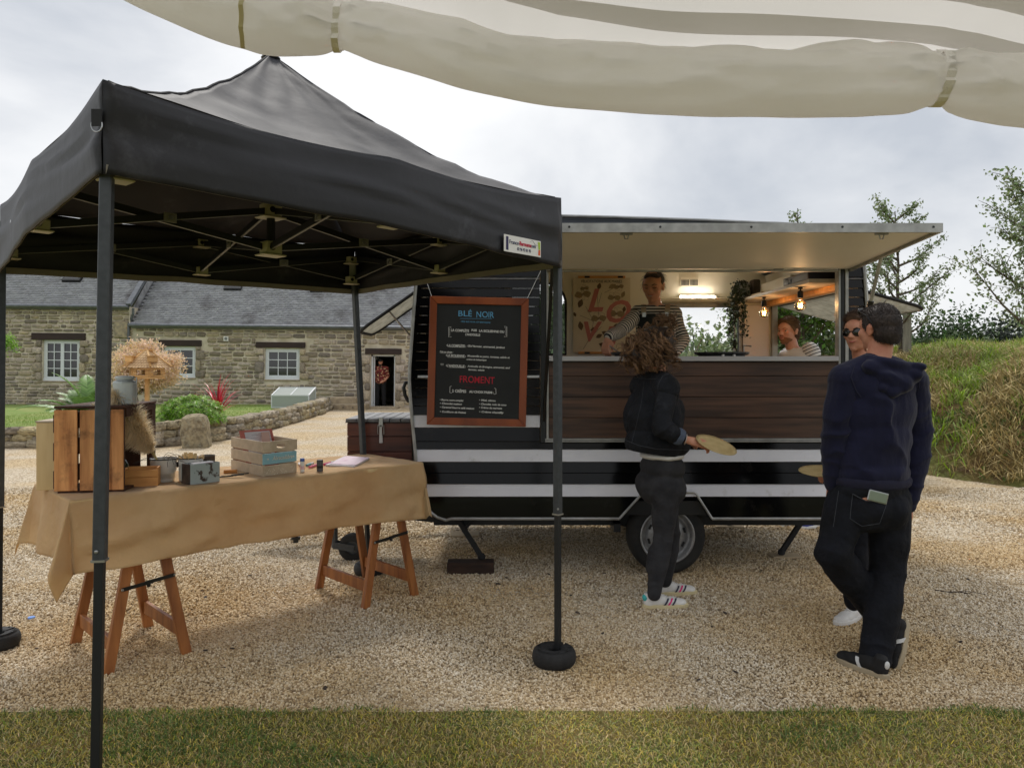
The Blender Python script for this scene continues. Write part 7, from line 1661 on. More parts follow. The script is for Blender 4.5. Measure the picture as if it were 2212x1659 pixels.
mb = MB(); mb.add([cb0, cb0 + cbr * CW, cb0 + cbr * CW + cu_ * CHh, cb0 + cu_ * CHh], [(0, 1, 2, 3)]); mb.build('board', mat('rose_board', rgb((196, 112, 100)), rough=.6), kk, thick=.003)
mb = MB(); q = [(.03, .01), (CW - .02, .01), (CW - .02, CHh - .012), (.03, CHh - .012)]; mb.add([cb0 + cbr * x + cu_ * y + nn_ * .003 for x, y in q], [(0, 1, 2, 3)]); mb.build('sheet', M_PAPER, kk)
mb = MB()
for x0_, x1_, y in [(.07, .12, .86), (.065, .11, .78), (.05, .10, .70), (.045, .09, .62)] + [(.12, .17, .9), (.13, .16, .82), (.12, .165, .66), (.13, .17, .58)] + [(.17, .21, .80), (.18, .21, .72), (.17, .20, .60)]:
    mb.tube([cb0 + cbr * lerp(x0_, x1_, t) + cu_ * (CHh * y + .002 * math.sin(t * 40)) + nn_ * .0042 for t in np.linspace(0, 1, 9)], .0006, n=3)
mb.build('handwriting', M_CHALKD, kk)
mb = MB(); c = Q3(a, U0, V0, cw_ * .62, cd_ * .5, .1); mb.bar(c, c + Vector((0, 0, .13)) + V0 * .03, .05, .006); o = mb.build('card_bundle', mat('pinkish_card', rgb((206, 170, 158)), rough=.7)); tag(o, 'bundle of pink cards standing at the right inside the slatted crate', 'card')
sg = onT(505, 1032); sg.z = ZT; o = root('black_tongs', sg, 'black metal clips and tongs lying in front of the slatted crate', 'tongs')
for k in range(6):
    c = sg + Vector((-.05 + k * .02, random.uniform(-.02, .02), .006 + .003 * k)); d = Vector((.045, random.uniform(.0, .03), .002)); mb = MB(); mb.bar(c - d * .6, c + d * .6, .008, .007); mb.build('jaw', M_BLACKP, o, bevel=.002)
mb = MB(); mb.tube([sg + Vector((-.07, .0, .01)), sg + Vector((-.05, -.02, .012)), sg + Vector((-.02, -.01, .01))], .003, n=5); mb.build('spring', M_SILV, o)
wbk = onT(488, 1024); wbk.z = ZT; mb = MB(); mb.bar(wbk + Vector((-.02, .02, .012)), wbk + Vector((.05, .04, .012)), .03, .02); tag(mb.build('wood_stick', M_PINEY, bevel=.002), 'short honey wood stick beside the dark rusty can', 'stick')
gl_ = onT(653, 1019); gl_.z = ZT; gs = root('glue_stick', gl_, 'white glue stick with blue cap right of the slatted crate', 'glue stick'); mb = MB(); mb.tube([gl_, gl_ + Vector((0, 0, .062))], .013, n=18); mb.build('barrel', M_WHITE, gs); mb = MB(); mb.tube([gl_ + Vector((0, 0, .0625)), gl_ + Vector((0, 0, .080))], .0135, n=18); mb.build('cap', mat('cap_blue', rgb((78, 104, 176)), rough=.4), gs)
mb = MB(); mb.tube([gl_ + Vector((0, 0, .015)), gl_ + Vector((0, 0, .035))], .0134, n=18); mb.build('sticker', mat('pale_pink_sticker', rgb((226, 190, 196)), rough=.5), gs)
cn_ = onT(691, 1018); cn_.z = ZT; gc_ = root('small_canister', cn_, 'small dark grey labelled canister next to the notepad', 'canister'); mb = MB(); mb.lathe(cn_, [(0, 0), (.019, 0), (.019, .066), (.017, .069), (0, .069)], n=22); mb.build('tube', mat('grey_can', rgb((84, 82, 84)), rough=.4), gc_); mb = MB(); mb.tube([cn_ + Vector((0, 0, .02)), cn_ + Vector((0, 0, .034))], .0194, n=22); mb.build('label', M_BLACKP, gc_)
pens = [((655, 1014), (646, 1004), (206, 50, 70), 'short red felt pen behind the glue stick'), ((668, 1012), (694, 1004), (230, 120, 150), 'pink highlighter lying behind the small grey canister'), ((700, 1006), (722, 1000), (226, 90, 140), 'bright pink pen pointing at the trailer'), ((662, 1008), (676, 1003), (120, 180, 190), 'teal felt pen lying among the pink pens')]
for (p0, p1, c_, lb) in pens:
    a_ = onT(*p0); b_ = onT(*p1); a_.z = b_.z = ZT + .008; po = root('felt_pen', a_, lb, 'pen'); mb = MB(); mb.tube([a_, a_.lerp(b_, .6)], .0075, n=10); mb.build('barrel', mat('pen%d' % c_[1], rgb(c_), rough=.35), po); mb = MB(); mb.tube([a_.lerp(b_, .61), b_], .008, n=10); mb.build('cap', M_WHITE, po)
nb_ = [onT(703, 1007), onT(765, 1010), onT(798, 992), onT(745, 988)]
for k, (dx, z, lb) in enumerate(((0, 0, 'white notepad with pink edged top sheet at the right table end'),)):
    q = [Vector((p.x, p.y, ZT + z)) for p in nb_]; no_ = root('notepad', q[0], lb, 'notepad'); mb = MB(); mb.add(q + [p + Vector((0, 0, .01)) for p in q], [(3, 2, 1, 0), (4, 5, 6, 7), (0, 1, 5, 4), (1, 2, 6, 5), (2, 3, 7, 6), (3, 0, 4, 7)]); mb.build('page_block', M_PAPER, no_)
    cc = sum(q, Vector()) / 4; mb = MB(); mb.add([cc + (p - cc) * .92 + Vector((.01, .006, .0125)) for p in q], [(0, 1, 2, 3)]); mb.build('top_sheet', mat('pink_tinted_sheet', rgb((226, 206, 216)), rgb((206, 170, 190)), rough=.8, scale=18, lo=.55, hi=.7), no_, thick=.001)
c = G(68, 1336, .004); mb = MB(); mb.lathe(c, [(0, .012), (.018, .012), (.02, .009), (.02, 0), (.018, 0), (.017, .009), (0, .009)], n=18); tag(mb.build('plastic_lid', mat('cap_sky', rgb((110, 150, 220)), rough=.4)), 'small round blue plastic lid lying on the gravel at left', 'lid')
mb = MB(); c = G(2020, 1280, .01)
pts = [G(2020, 1274, .01), G(2045, 1278, .012), G(2075, 1278, .01), G(2100, 1284, .01)]; mb.tube(pts, .004, n=5); tag(mb.build('twig', M_CHIP), 'thin dark twig lying on the gravel at right', 'twig')
# ------------------------------------------------------------------ people
def remesh(mb, name, voxel, mats, parent, it=4, disp=None, cuts=(), fac=.5, shade=True):
    me = mb.mesh(name + '_tmp', None); ob = bpy.data.objects.new(name + '_tmp', me); COL.objects.link(ob)
    m1 = ob.modifiers.new('r', 'REMESH'); m1.mode = 'VOXEL'; m1.voxel_size = voxel; m1.use_smooth_shade = True
    if it: m2 = ob.modifiers.new('s', 'SMOOTH'); m2.factor = fac; m2.iterations = it
    dg = bpy.context.evaluated_depsgraph_get(); ev = ob.evaluated_get(dg)
    out = bpy.data.meshes.new_from_object(ev, depsgraph=dg); bpy.data.objects.remove(ob); bpy.data.meshes.remove(me)
    n = len(out.vertices); co = np.empty(n * 3, dtype=np.float32); out.vertices.foreach_get('co', co); co = co.reshape(-1, 3)
    if disp is not None:
        no = np.empty(n * 3, dtype=np.float32); out.vertices.foreach_get('normal', no); no = no.reshape(-1, 3)
        d = np.array([disp(p) for p in co.tolist()], dtype=np.float32); co = co + no * d[:, None]
    o_ = worg(parent) if parent is not None else Vector((0, 0, 0))
    co = co - np.array(o_, dtype=np.float32); out.vertices.foreach_set('co', co.ravel()); out.name = name
    if cuts:
        b = bmesh.new(); b.from_mesh(out)
        for pc, pn in cuts:
            r_ = bmesh.ops.bisect_plane(b, geom=b.verts[:] + b.edges[:] + b.faces[:], plane_co=Vector(pc) - o_, plane_no=Vector(pn), clear_outer=True)
            es = [e_ for e_ in r_['geom_cut'] if isinstance(e_, bmesh.types.BMEdge)]
            try: bmesh.ops.holes_fill(b, edges=es, sides=0)
            except Exception: pass
        b.to_mesh(out); b.free()
    for m_ in (mats if isinstance(mats, (list, tuple)) else [mats]): out.materials.append(m_)
    out.polygons.foreach_set('use_smooth', np.ones(len(out.polygons), dtype=bool)); out.update()
    return link(name, out, parent)
def frame(f, up=(0, 0, 1)):
    f = Vector(f).normalized(); up = Vector(up); r = f.cross(up).normalized(); u = r.cross(f).normalized(); return Matrix((r, f, u)).transposed()   # cols: right, forward, up
def head_shapes(mb, C, M, k=1.0):
    C = Vector(C); q = lambda x, y, z: C + M @ Vector((x * k, y * k, z * k)); e = lambda c, r, **kw: mb.ell(q(*c), tuple(a * k for a in r), M=M, nu=20, nv=14)
    e((0, -.012, .028), (.076, .094, .088)); e((0, .022, -.03), (.061, .072, .075)); e((0, .045, -.07), (.042, .042, .036)); e((0, .070, -.092), (.021, .018, .017))
    e((0, .060, .03), (.055, .035, .045)); e((-.035, .062, -.018), (.026, .025, .024)); e((.035, .062, -.018), (.026, .025, .024))
    e((0, .076, .018), (.046, .016, .010)); mb.cap(q(0, .080, .010), .008 * k, q(0, .107, -.020), .0115 * k, n=12); e((-.011, .096, -.025), (.008, .010, .007)); e((.011, .096, -.025), (.008, .010, .007))
    e((0, .083, -.048), (.022, .013, .008)); e((0, .081, -.060), (.019, .013, .008))
    for s in (-1, 1): e((s * .074, -.006, -.006), (.010, .020, .031)); e((s * .078, -.012, .008), (.009, .018, .018))
def face_parts(parent, C, M, k, skin_lip, brow_m, closed=False, eyes=True, smile=0):
    C = Vector(C); q = lambda x, y, z: C + M @ Vector((x * k, y * k, z * k)); 
    if eyes:
        for s in (-1, 1):
            if not closed:
                mb = MB(); mb.ell(q(s * .031, .0775, .004), (.0125 * k, .008 * k, .0058 * k), M=M, nu=14, nv=8); ey = mb.build('eye', M_EYE, parent, smooth=True)
                mb = MB(); mb.ell(q(s * .031 - .002, .0835, .004), (.0052 * k, .0028 * k, .0052 * k), M=M, nu=12, nv=6); mb.build('iris', M_IRIS, ey, smooth=True)
            mb = MB(); mb.tube([q(s * .018, .086, .006 if not closed else .001), q(s * .031, .0875, .0115 if not closed else -.002), q(s * .045, .078, .006 if not closed else .002)], .0021 * k, n=5); mb.build('eyelid', brow_m, parent)
    for s in (-1, 1):
        mb = MB(); mb.tube([q(s * .014, .092, .021), q(s * .032, .090, .028), q(s * .050, .074, .021)], [.0028 * k, .0034 * k, .0016 * k], n=5); mb.build('eyebrow', brow_m, parent)
    mb = MB(); mb.tube([q(-.024, .086, -.050 + smile), q(-.010, .0965, -.0525), q(0, .0975, -.0535), q(.010, .0965, -.0525), q(.024, .086, -.050 + smile)], [.0018 * k, .0042 * k, .0046 * k, .0042 * k, .0018 * k], n=7); mb.build('lips', skin_lip, parent, smooth=True)
def hand_shapes(mb, W, d, nrm, k=1.0, thumb=1, curl=.35, spread=.05, thumb_out=.6, tcurl=.3):
    """W wrist, d finger direction, nrm = back-of-hand normal; thumb=+1 on the side cross(d,nrm)"""
    d = Vector(d).normalized(); nrm = Vector(nrm); nrm = (nrm - d * nrm.dot(d)).normalized(); s = d.cross(nrm) * thumb; W = Vector(W)
    def q(a, b, c): return W + d * a * k + s * b * k + nrm * c * k
    mb.cap(q(-.02, 0, 0), .024 * k, q(.02, 0, 0), .026 * k)
    for b in (-.026, -.009, .009, .026): mb.cap(q(.015, b * .7, 0), .0145 * k, q(.078, b, .002), .0125 * k, n=10)
    for i, (b, L) in enumerate(((.029, .070), (.010, .078), (-.009, .073), (-.028, .058))):
        p = q(.082, b, .002); a = 0.0; dd = d; segs = (.46, .30, .24); r0 = .0096 * k * (1 if i < 3 else .88)
        side = s * (spread * (1.5 - i) * .5)
        for j, f in enumerate(segs):
            a += curl * (1.0 if j == 0 else 1.25); dd = (d * math.cos(a) - nrm * math.sin(a) + side).normalized(); p2 = p + dd * L * f * k
            mb.cap(p, r0 * (1 - .08 * j), p2, r0 * (1 - .08 * (j + 1)), n=10); p = p2
    p = q(.018, .024, -.006); dd = (d * .65 + s * thumb_out - nrm * .25).normalized(); p2 = p + dd * .038 * k; mb.cap(p, .016 * k, p2, .0125 * k, n=10)
    dd2 = (d * .9 + s * (thumb_out - tcurl * 1.6) - nrm * (.2 + tcurl * .4)).normalized(); p3 = p2 + dd2 * .032 * k; mb.cap(p2, .0122 * k, p3, .0108 * k, n=10); dd3 = (d - s * tcurl * .4 - nrm * (.1 + tcurl * .4)).normalized(); mb.cap(p3, .0108 * k, p3 + dd3 * .024 * k, .0088 * k, n=10)
def torso_shapes(mb, J, infl=0, k=1.0, female=False, hips=True):
    M = J['M']; ch, pv, nk = Vector(J['chest']), Vector(J['pelvis']), Vector(J['neck'])
    w = .155 if female else .178; d = .105 if female else .118
    X = M @ Vector((1, 0, 0)); F = M @ Vector((0, 1, 0)); U = (nk - pv).normalized(); Mt = Matrix((X, U.cross(X) * -1 if False else F, U)).transposed()
    e = lambda c, r: mb.ell(c, (r[0] * k + infl, r[1] * k + infl, r[2] * k + infl), M=Mt, nu=24, nv=16)
    e(ch, (w, d, .20)); e(ch.lerp(nk, .42), (w * 1.0, d * .82, .10)); e(ch.lerp(pv, .55), (w * (.82 if female else .93), d * .93, .18)); 
    if hips: e(pv + U * .03, (w * (1.04 if female else .97), d * 1.06, .145)); e(pv - F * .035 - U * .02, (w * .9, d * .92, .115))
    for s in ('L', 'R'): mb.cap(nk - U * .03, .05 * k + infl * .6, Vector(J['sh' + s]), .062 * k + infl)
    if female: 
        for s in (-1, 1): e(ch + X * s * .062 + F * .075 + U * .015, (.058, .05, .058))
def limb(mb, a, b, c, ra, rb, rc, infl=0):
    a, b, c = Vector(a), Vector(b), Vector(c); mb.cap(a, ra + infl, a.lerp(b, .5), lerp(ra, rb, .45) + infl); mb.cap(a.lerp(b, .5), lerp(ra, rb, .45) + infl, b, rb + infl)
    m_ = b.lerp(c, .32); rm = rb * 1.04 if rb < .05 else rb * 1.03; mb.cap(b, rb + infl, m_, rm + infl); mb.cap(m_, rm + infl, c, rc + infl)
def folds(amp, kx, ky, kz, crumple=()):
    def f(p):
        d = amp * nz((p[0] * kx, p[1] * ky, p[2] * kz), 1.0) + amp * .5 * nz((p[0] * kx * 2.1, p[1] * ky * 2.1, p[2] * kz * 2.1), 1.0, 5)
        for c, ax, Rr, a, fr in crumple:
            v = Vector(p) - c; r2 = v.length_squared / (Rr * Rr)
            if r2 < 4: s_ = v.dot(ax) * fr + 3 * nz((p[0] * 9, p[1] * 9, p[2] * 9), 1); d += a * .8 * ((1 - abs(math.sin(s_ * .5))) ** 1.5 - .3) * math.exp(-r2)
        return d
    return f
def shoe(parent, heel, toe_dir, up, L, m_up, m_sole, stripes=(), tab=None, k=1.0, laces=None, low=True, name='shoe'):
    heel = Vector(heel); M = frame(toe_dir, up); q = lambda x, y, z: heel + M @ Vector((x, y, z)); wf = .048 * L / .28
    mb = MB(); e = lambda c, r: mb.ell(q(*c), r, M=M, nu=16, nv=10)
    s = L / .28; e((0, .045 * s, .045 * s), (.034 * s, .045 * s, .045 * s)); e((0, .10 * s, .045 * s), (.037 * s, .06 * s, .042 * s)); e((0, .17 * s, .036 * s), (.044 * s, .065 * s, .032 * s)); e((0, .225 * s, .03 * s), (.043 * s, .05 * s, .026 * s)); mb.cap(q(0, .04 * s, .06 * s), .031 * s, q(0, .035 * s, .085 * s), .030 * s)
    sh = remesh(mb, name, .006 if k == 1 else .01, m_up, parent, 4, cuts=[(q(0, 0, .088 * s), M @ Vector((0, -.25, 1))), (q(0, 0, .012 * s), M @ Vector((0, 0, -1)))])
    out = []
    for t in np.linspace(0, 2 * PI, 33)[:-1]:
        y = L / 2 + math.cos(t) * L / 2 * 1.01; hw = (.036 + .014 * min(max((y - .05) / .12, 0), 1)) * s; x = math.sin(t) ** 1 * hw; x = math.copysign(abs(math.sin(t)) ** .75 * hw, math.sin(t)); out.append((x, y))
    mb = MB(); n = len(out); prof = ((.97, .0), (1.03, .006), (1.03, .024), (.98, .028)); vv = []
    for kx, z in prof: vv += [q(x * kx, (y - L / 2) * kx + L / 2, z * s) for x, y in out]
    ff = [tuple(range(n)), tuple(reversed(range(3 * n, 4 * n)))]
    for j in range(3): ff += [(j * n + i, (j + 1) * n + i, (j + 1) * n + (i + 1) % n, j * n + (i + 1) % n) for i in range(n)]
    mb.add(vv, ff); mb.build('sole', m_sole, sh, smooth=False)
    def side(y, z, off=.0):                        # a point on the outer skin of the upper, camera side (x sign sx)
        hw = (.0365 + .0085 * min(max((y / s - .08) / .09, 0), 1)) * s; kz = math.sqrt(max(0, 1 - ((z / s - .032) / .038) ** 2)) if z / s > .032 else 1; return hw * kz + off
    for sx, y, wd, m_ in stripes:
        mb = MB(); vv = []
        for i in range(7):
            z = lerp(.022, .064, i / 6) * s; yy = y * s + (z - .02 * s) * .75; x = sx * (side(yy, z) + .0015); vv += [q(x, yy - wd / 2, z), q(x, yy + wd / 2, z)]
        mb.add(vv, [(2 * i, 2 * i + 1, 2 * i + 3, 2 * i + 2) for i in range(6)]); mb.build('side_stripe', m_, sh, thick=.003)
    if tab: mb = MB(); mb.ell(q(0, .012 * s, .066 * s), (.026 * s, .016 * s, .022 * s), M=M, nu=12, nv=8); mb.build('heel_tab', tab, sh, smooth=True)
    if laces:
        mb = MB()
        for i in range(5): y = (.11 + i * .018) * s; z = (.088 - i * .0065) * s; mb.tube([q(-.02 * s, y, z - .008 * s), q(0, y + .004, z), q(.02 * s, y, z - .008 * s)], .0028, n=5)
        mb.build('laces', laces, sh)
    return sh
def strands(name, parent, roots, dirs, L, r, m, seg=4, grav=.3, n=3, wob=.2):
    V = []; F = []; k = 0; o_ = worg(parent)
    for p, d in zip(roots, dirs):
        p = Vector(p) - o_; d = Vector(d).normalized(); l = L * random.uniform(.6, 1.2); x, y, _ = basis(d)
        for j in range(seg + 1):
            rr = r * (1 - j / seg * .85)
            for i in range(n): a = 2 * PI * i / n; V.append(tuple(p + (x * math.cos(a) + y * math.sin(a)) * rr))
            if j < seg:
                for i in range(n): F += [k + i, k + (i + 1) % n, k + n + (i + 1) % n, k + n + i]
            k += n; d = (d + Vector((random.uniform(-1, 1), random.uniform(-1, 1), random.uniform(-1, 1))) * wob - Vector((0, 0, grav))).normalized(); p = p + d * l / seg
    me = fast_mesh(name, np.array(V), np.array(F), 4, m, smooth=True); return link(name, me, parent)
def short_hair(parent, C, M, k, m, front=.045, fade=-.05, seedn=3000, L=.022, r=.0016, name='hair', topz=1.0):
    C = Vector(C); mb = MB(); e = lambda c, r_: mb.ell(C + M @ (Vector(c) * k), tuple(a * k for a in r_), M=M, nu=24, nv=16)
    e((0, -.018, .036), (.080, .093, .088 * topz)); e((0, -.048, -.015), (.071, .060, .072)); e((0, .03, .078), (.060, .055, .036 * topz))
    for s in (-1, 1): e((s * .068, .008, .02), (.012, .028, .035))
    cap_ = remesh(mb, name, .006, m, parent, 3, disp=lambda p: .0015 * nz(p, 60) + .0015 * nz(p, 150), cuts=[(C + M @ (Vector((0, .056, .062)) * k), M @ Vector((0, 1, -.62))), (C + M @ (Vector((0, -.03, -.058)) * k), M @ Vector((0, .35, -1)))])
    me = cap_.data; rts, ds = [], []; vs_ = me.vertices; idx = np.random.randint(0, len(vs_), seedn); o_ = worg(parent)
    for i in idx:
        v = vs_[int(i)]; nrm = v.normal.copy(); rts.append(v.co + o_); loc = M.transposed() @ ((v.co + o_) - C); ds.append(nrm * .55 + (M @ Vector((.1, .25 if loc.z > .05 * k else -.3, -.55 if loc.z < .06 * k else .25))) + Vector((random.uniform(-.25, .25), random.uniform(-.25, .25), random.uniform(-.2, .2))))
    strands('hair_strands', cap_, rts, ds, L, r, m, seg=3, grav=.1)
    return cap_
# ---- woman in denim jacket waiting at the counter
g = root('person', G(1440, 1312), 'woman with windblown curly hair in black denim jacket holding a plate', 'person')
F1 = Vector((.86, .50, 0)); J = dict(M=frame(F1))
yc = 4.88; J['pelvis'] = P(1430, 1020, yc); J['chest'] = P(1418, 888, yc); J['neck'] = P(1420, 806, yc)
J['shR'] = P(1441, 838, yc - .15); J['shL'] = P(1388, 834, yc + .15); J['elR'] = P(1428, 925, yc - .24); J['wrR'] = P(1477, 948, yc - .22); J['elL'] = P(1395, 925, yc + .22); J['wrL'] = P(1450, 952, yc + .10)
J['hipR'] = P(1439, 1050, yc - .07); J['hipL'] = P(1427, 1050, yc + .10); J['knR'] = P(1432, 1160, 4.79); J['anR'] = P(1413, 1283, 4.76); J['knL'] = P(1449, 1155, 5.0); J['anL'] = P(1437, 1255, 5.02)
HC = P(1424, 745, yc); HM = frame((.82, .57, -.10))
mb = MB(); head_shapes(mb, HC, HM, 1.0); mb.cap(HC + Vector((-.01, -.0, -.05)), .052, J['neck'] + Vector((0, 0, -.02)), .055); torso_shapes(mb, J, -.012, 1, True)
for s in 'RL': limb(mb, J['sh' + s], J['el' + s], J['wr' + s], .045, .036, .024); limb(mb, J['hip' + s], J['kn' + s], J['an' + s], .075, .05, .034)
hd = (P(1530, 962, yc - .24) - J['wrR']); hand_shapes(mb, J['wrR'] + hd.normalized() * .035, hd, (-.15, -.55, .8), 1.0, thumb=-1, curl=.42, thumb_out=.45, tcurl=.5); hand_shapes(mb, J['wrL'] + Vector((.03, 0, 0)), (1, -.2, -.1), (0, .5, .8), .95, thumb=1, curl=.3)
remesh(mb, 'body', .006, M_SKIN, g, 3)
mb = MB(); M_ = J['M']; e = lambda c, r_: mb.ell(c, r_, M=M_, nu=22, nv=14)
e(P(1431, 1008, yc), (.165, .13, .10)); e(P(1429, 1052, yc), (.175, .14, .13)); e(P(1415, 1045, yc) , (.15, .11, .11))
limb(mb, J['hipR'], J['knR'], J['anR'], .098, .063, .043, .0); limb(mb, J['hipL'], J['knL'], J['anL'], .098, .062, .043, .0)
mb.cap(P(1422, 1195, 4.79), .068, P(1414, 1225, 4.78), .058)
cr = [(Vector(J['knR']), Vector((.1, 0, 1)).normalized(), .11, .010, 75), (Vector(J['anR']) + Vector((0, 0, .06)), Vector((0, 0, 1)), .06, .007, 120), (P(1435, 1085, yc - .1), Vector((.3, 0, 1)).normalized(), .12, .007, 60), (Vector(J['knL']), Vector((0, 0, 1)), .1, .008, 75)]
jn = remesh(mb, 'jeans', .008, M_JEANG, g, 4, disp=folds(.006, 5, 5, 9, cr), cuts=[(P(1430, 981, yc), (0, 0, 1)), (J['anR'] + Vector((0, 0, -.012)), (0, 0, -1))][:1])
mb = MB(); torso_shapes(mb, J, .020, 1.02, True, hips=False); e = lambda c, r_: mb.ell(c, r_, M=M_, nu=24, nv=16)
e(P(1417, 905, yc), (.170, .178, .17)); e(P(1421, 957, yc), (.195, .218, .13)); e(P(1402, 965, yc), (.15, .125, .10)); e(P(1376, 900, yc + .08), (.08, .09, .16))
for s in 'RL': mb.cap(J['sh' + s], .058, Vector(J['sh' + s]).lerp(J['el' + s], .2), .054)
cr = [(Vector(J['elR']), (Vector(J['wrR']) - J['shR']).normalized(), .12, .013, 60), (P(1436, 870, yc - .2), Vector((.3, 0, 1)).normalized(), .10, .008, 50), (P(1390, 930, yc - .12), Vector((.5, 0, 1)).normalized(), .16, .009, 36), (P(1462, 940, yc - .2), Vector((1, 0, 0)), .05, .008, 90)]
jk = remesh(mb, 'denim_jacket', .0075, M_DENIMB, g, 4, disp=folds(.011, 7, 7, 7, cr), cuts=[(P(1420, 978, yc), Vector((-.13, 0, -1)).normalized())])
for s in 'RL':
    mb = MB(); limb(mb, J['sh' + s], J['el' + s], Vector(J['el' + s]).lerp(J['wr' + s], .76), .068, .060, .050); ax_ = (Vector(J['el' + s]) - J['sh' + s]).normalized(); ax2 = (Vector(J['wr' + s]) - J['el' + s]).normalized()
    remesh(mb, 'sleeve', .007, M_DENIMB, jk, 3, disp=folds(.004, 9, 9, 9, [(Vector(J['el' + s]) + Vector((.02, -.03, .01)), (ax_ + ax2).normalized(), .10, .018, 75), (Vector(J['sh' + s]).lerp(J['el' + s], .45), (ax_ + Vector((.4, 0, 0))).normalized(), .10, .010, 60), (Vector(J['wr' + s]) - ax2 * .08, ax2, .06, .012, 110)]))
def onmesh(ob, origin, direction):
    o_ = worg(ob.parent); ok, loc, nn, _ = ob.ray_cast(Vector(origin) - o_, Vector(direction).normalized()); return (loc + o_, nn) if ok else (None, None)
def seamline(name, ob, uv, r, m, parent, Y0=None, off=.0015, dash=False):
    camp = Vector((0, 0, CAMH)); pts = []
    for (u0, v0), (u1, v1) in zip(uv, uv[1:]):
        n = max(2, int(math.hypot(u1 - u0, v1 - v0) / 2.5))
        for i in range(n):
            t = i / n; d = (P(lerp(u0, u1, t), lerp(v0, v1, t), 1) - camp).normalized(); h, nn = onmesh(ob, camp, d)
            if h is not None: pts.append(h + nn * off)
    if len(pts) < 2: return
    mb = MB(); run = [pts[0]]
    for a_, b_ in zip(pts, pts[1:]):
        if (b_ - a_).length > .05:
            if len(run) > 1: mb.tube(run, r, n=4)
            run = [b_]
        else: run.append(b_)
    if len(run) > 1: mb.tube(run, r, n=4)
    mb.build(name, m, parent)
bpy.context.view_layer.update()
M_STD = mat('faded_seam', rgb((66, 68, 74)), rough=.9)
seamline('shoulder_seam', jk, [(1450, 806), (1432, 812), (1422, 830), (1420, 870)], .0016, M_STD, jk); seamline('yoke_seam', jk, [(1370, 816), (1400, 819), (1424, 818)], .0016, M_STD, jk)
seamline('back_seam', jk, [(1392, 822), (1386, 870), (1372, 930), (1364, 960)], .0014, M_STD, jk); seamline('hem_seam', jk, [(1345, 948), (1380, 962), (1420, 970), (1490, 972)], .0016, M_STD, jk); seamline('pocket_seam', jk, [(1462, 850), (1474, 868), (1484, 862)], .0016, M_STD, jk)
d = (P(1475, 862, 1) - Vector((0, 0, CAMH))).normalized(); h, nn = onmesh(jk, Vector((0, 0, CAMH)), d)
if h is not None: mb = MB(); mb.ell(h + nn * .004, (.0085, .0085, .0085), nu=10, nv=8); mb.build('button', M_SILV, jk, smooth=True)
mb = MB(); a_ = Vector(J['elR']).lerp(J['wrR'], .66); b_ = Vector(J['elR']).lerp(J['wrR'], .93); dd = (b_ - a_); mb.tube([a_, b_], [.052, .046], n=18); mb.tube([a_ + dd * .2, b_ + dd * .02], [.055, .050], n=18); cf_ = remesh(mb, 'turned_cuff', .006, mat('pale_denim_inside', rgb((78, 88, 106)), rough=.85, bump=.3, bscale=150), jk, 2, disp=lambda p: .003 * nz(p, 40))
mb = MB(); e = lambda c, r_: mb.ell(c, r_, M=M_, nu=18, nv=10); e(J['neck'] + Vector((0, 0, -.012)), (.085, .075, .034)); remesh(mb, 'collar', .007, M_DENIMB, jk, 3, disp=lambda p: .005 * nz(p, 18))
mb = MB(); e = lambda c, r_: mb.ell(c, r_, M=M_, nu=24, nv=12); e(P(1429, 984, yc), (.160, .128, .035)); remesh(mb, 'white_shirt', .008, M_WHITE, g, 3, disp=lambda p: .004 * nz(p, 20))
mb = MB(); c = J['wrR'] + hd.normalized() * .012; X, Y_, Z_ = basis(hd)
mb.tube([c + (X * math.cos(t) + Y_ * math.sin(t)) * .030 for t in np.linspace(0, 2 * PI, 17)], .0032, n=6, cap=False); mb.build('bracelet', mat('pale_bead_bracelet', rgb((196, 180, 170)), rough=.4), g)
mb = MB(); mb.ell(P(1420, 738, yc), (.12, .12, .11)); mb.ell(P(1410, 766, yc), (.145, .12, .085)); remesh(mb, 'hair', .012, M_HDARK, g, 4, disp=lambda p: .02 * nz(p, 9))
random.seed(4); V = []; F = []; k_ = 0; o_ = worg(g); hc = P(1420, 742, yc); mass = P(1416, 758, yc)
CL = []
for i in range(185):
    d = Vector((random.gauss(0, 1), random.gauss(0, 1), random.gauss(.25, .9))).normalized(); f_ = HM.transposed() @ d
    if f_.y > .45 and f_.z < .55: continue
    p = hc + Vector((d.x * .085, d.y * .09, d.z * .09))
    end = mass + Vector((d.x * (.135 - .05 * d.z) - .03, d.y * .14, d.z * .10 - .06)) + Vector((random.gauss(0, .03), random.gauss(0, .02), random.gauss(0, .028)))
    end.z = max(end.z, hc.z - .205 + random.uniform(0, .035)); end.x = min(end.x, hc.x + .155)
    if random.random() < .14: end += Vector((-.06, 0, random.uniform(-.02, .05)))
    if random.random() < .06: end = hc + Vector((random.uniform(.02, .14), -.04, random.uniform(.10, .19)))
    ctl = p.lerp(end, .5) + d * random.uniform(.03, .07) + Vector((0, 0, .03)); CL.append((p, ctl, end, random.uniform(1.8, 3.6), random.uniform(.011, .021), random.uniform(0, 6.28)))
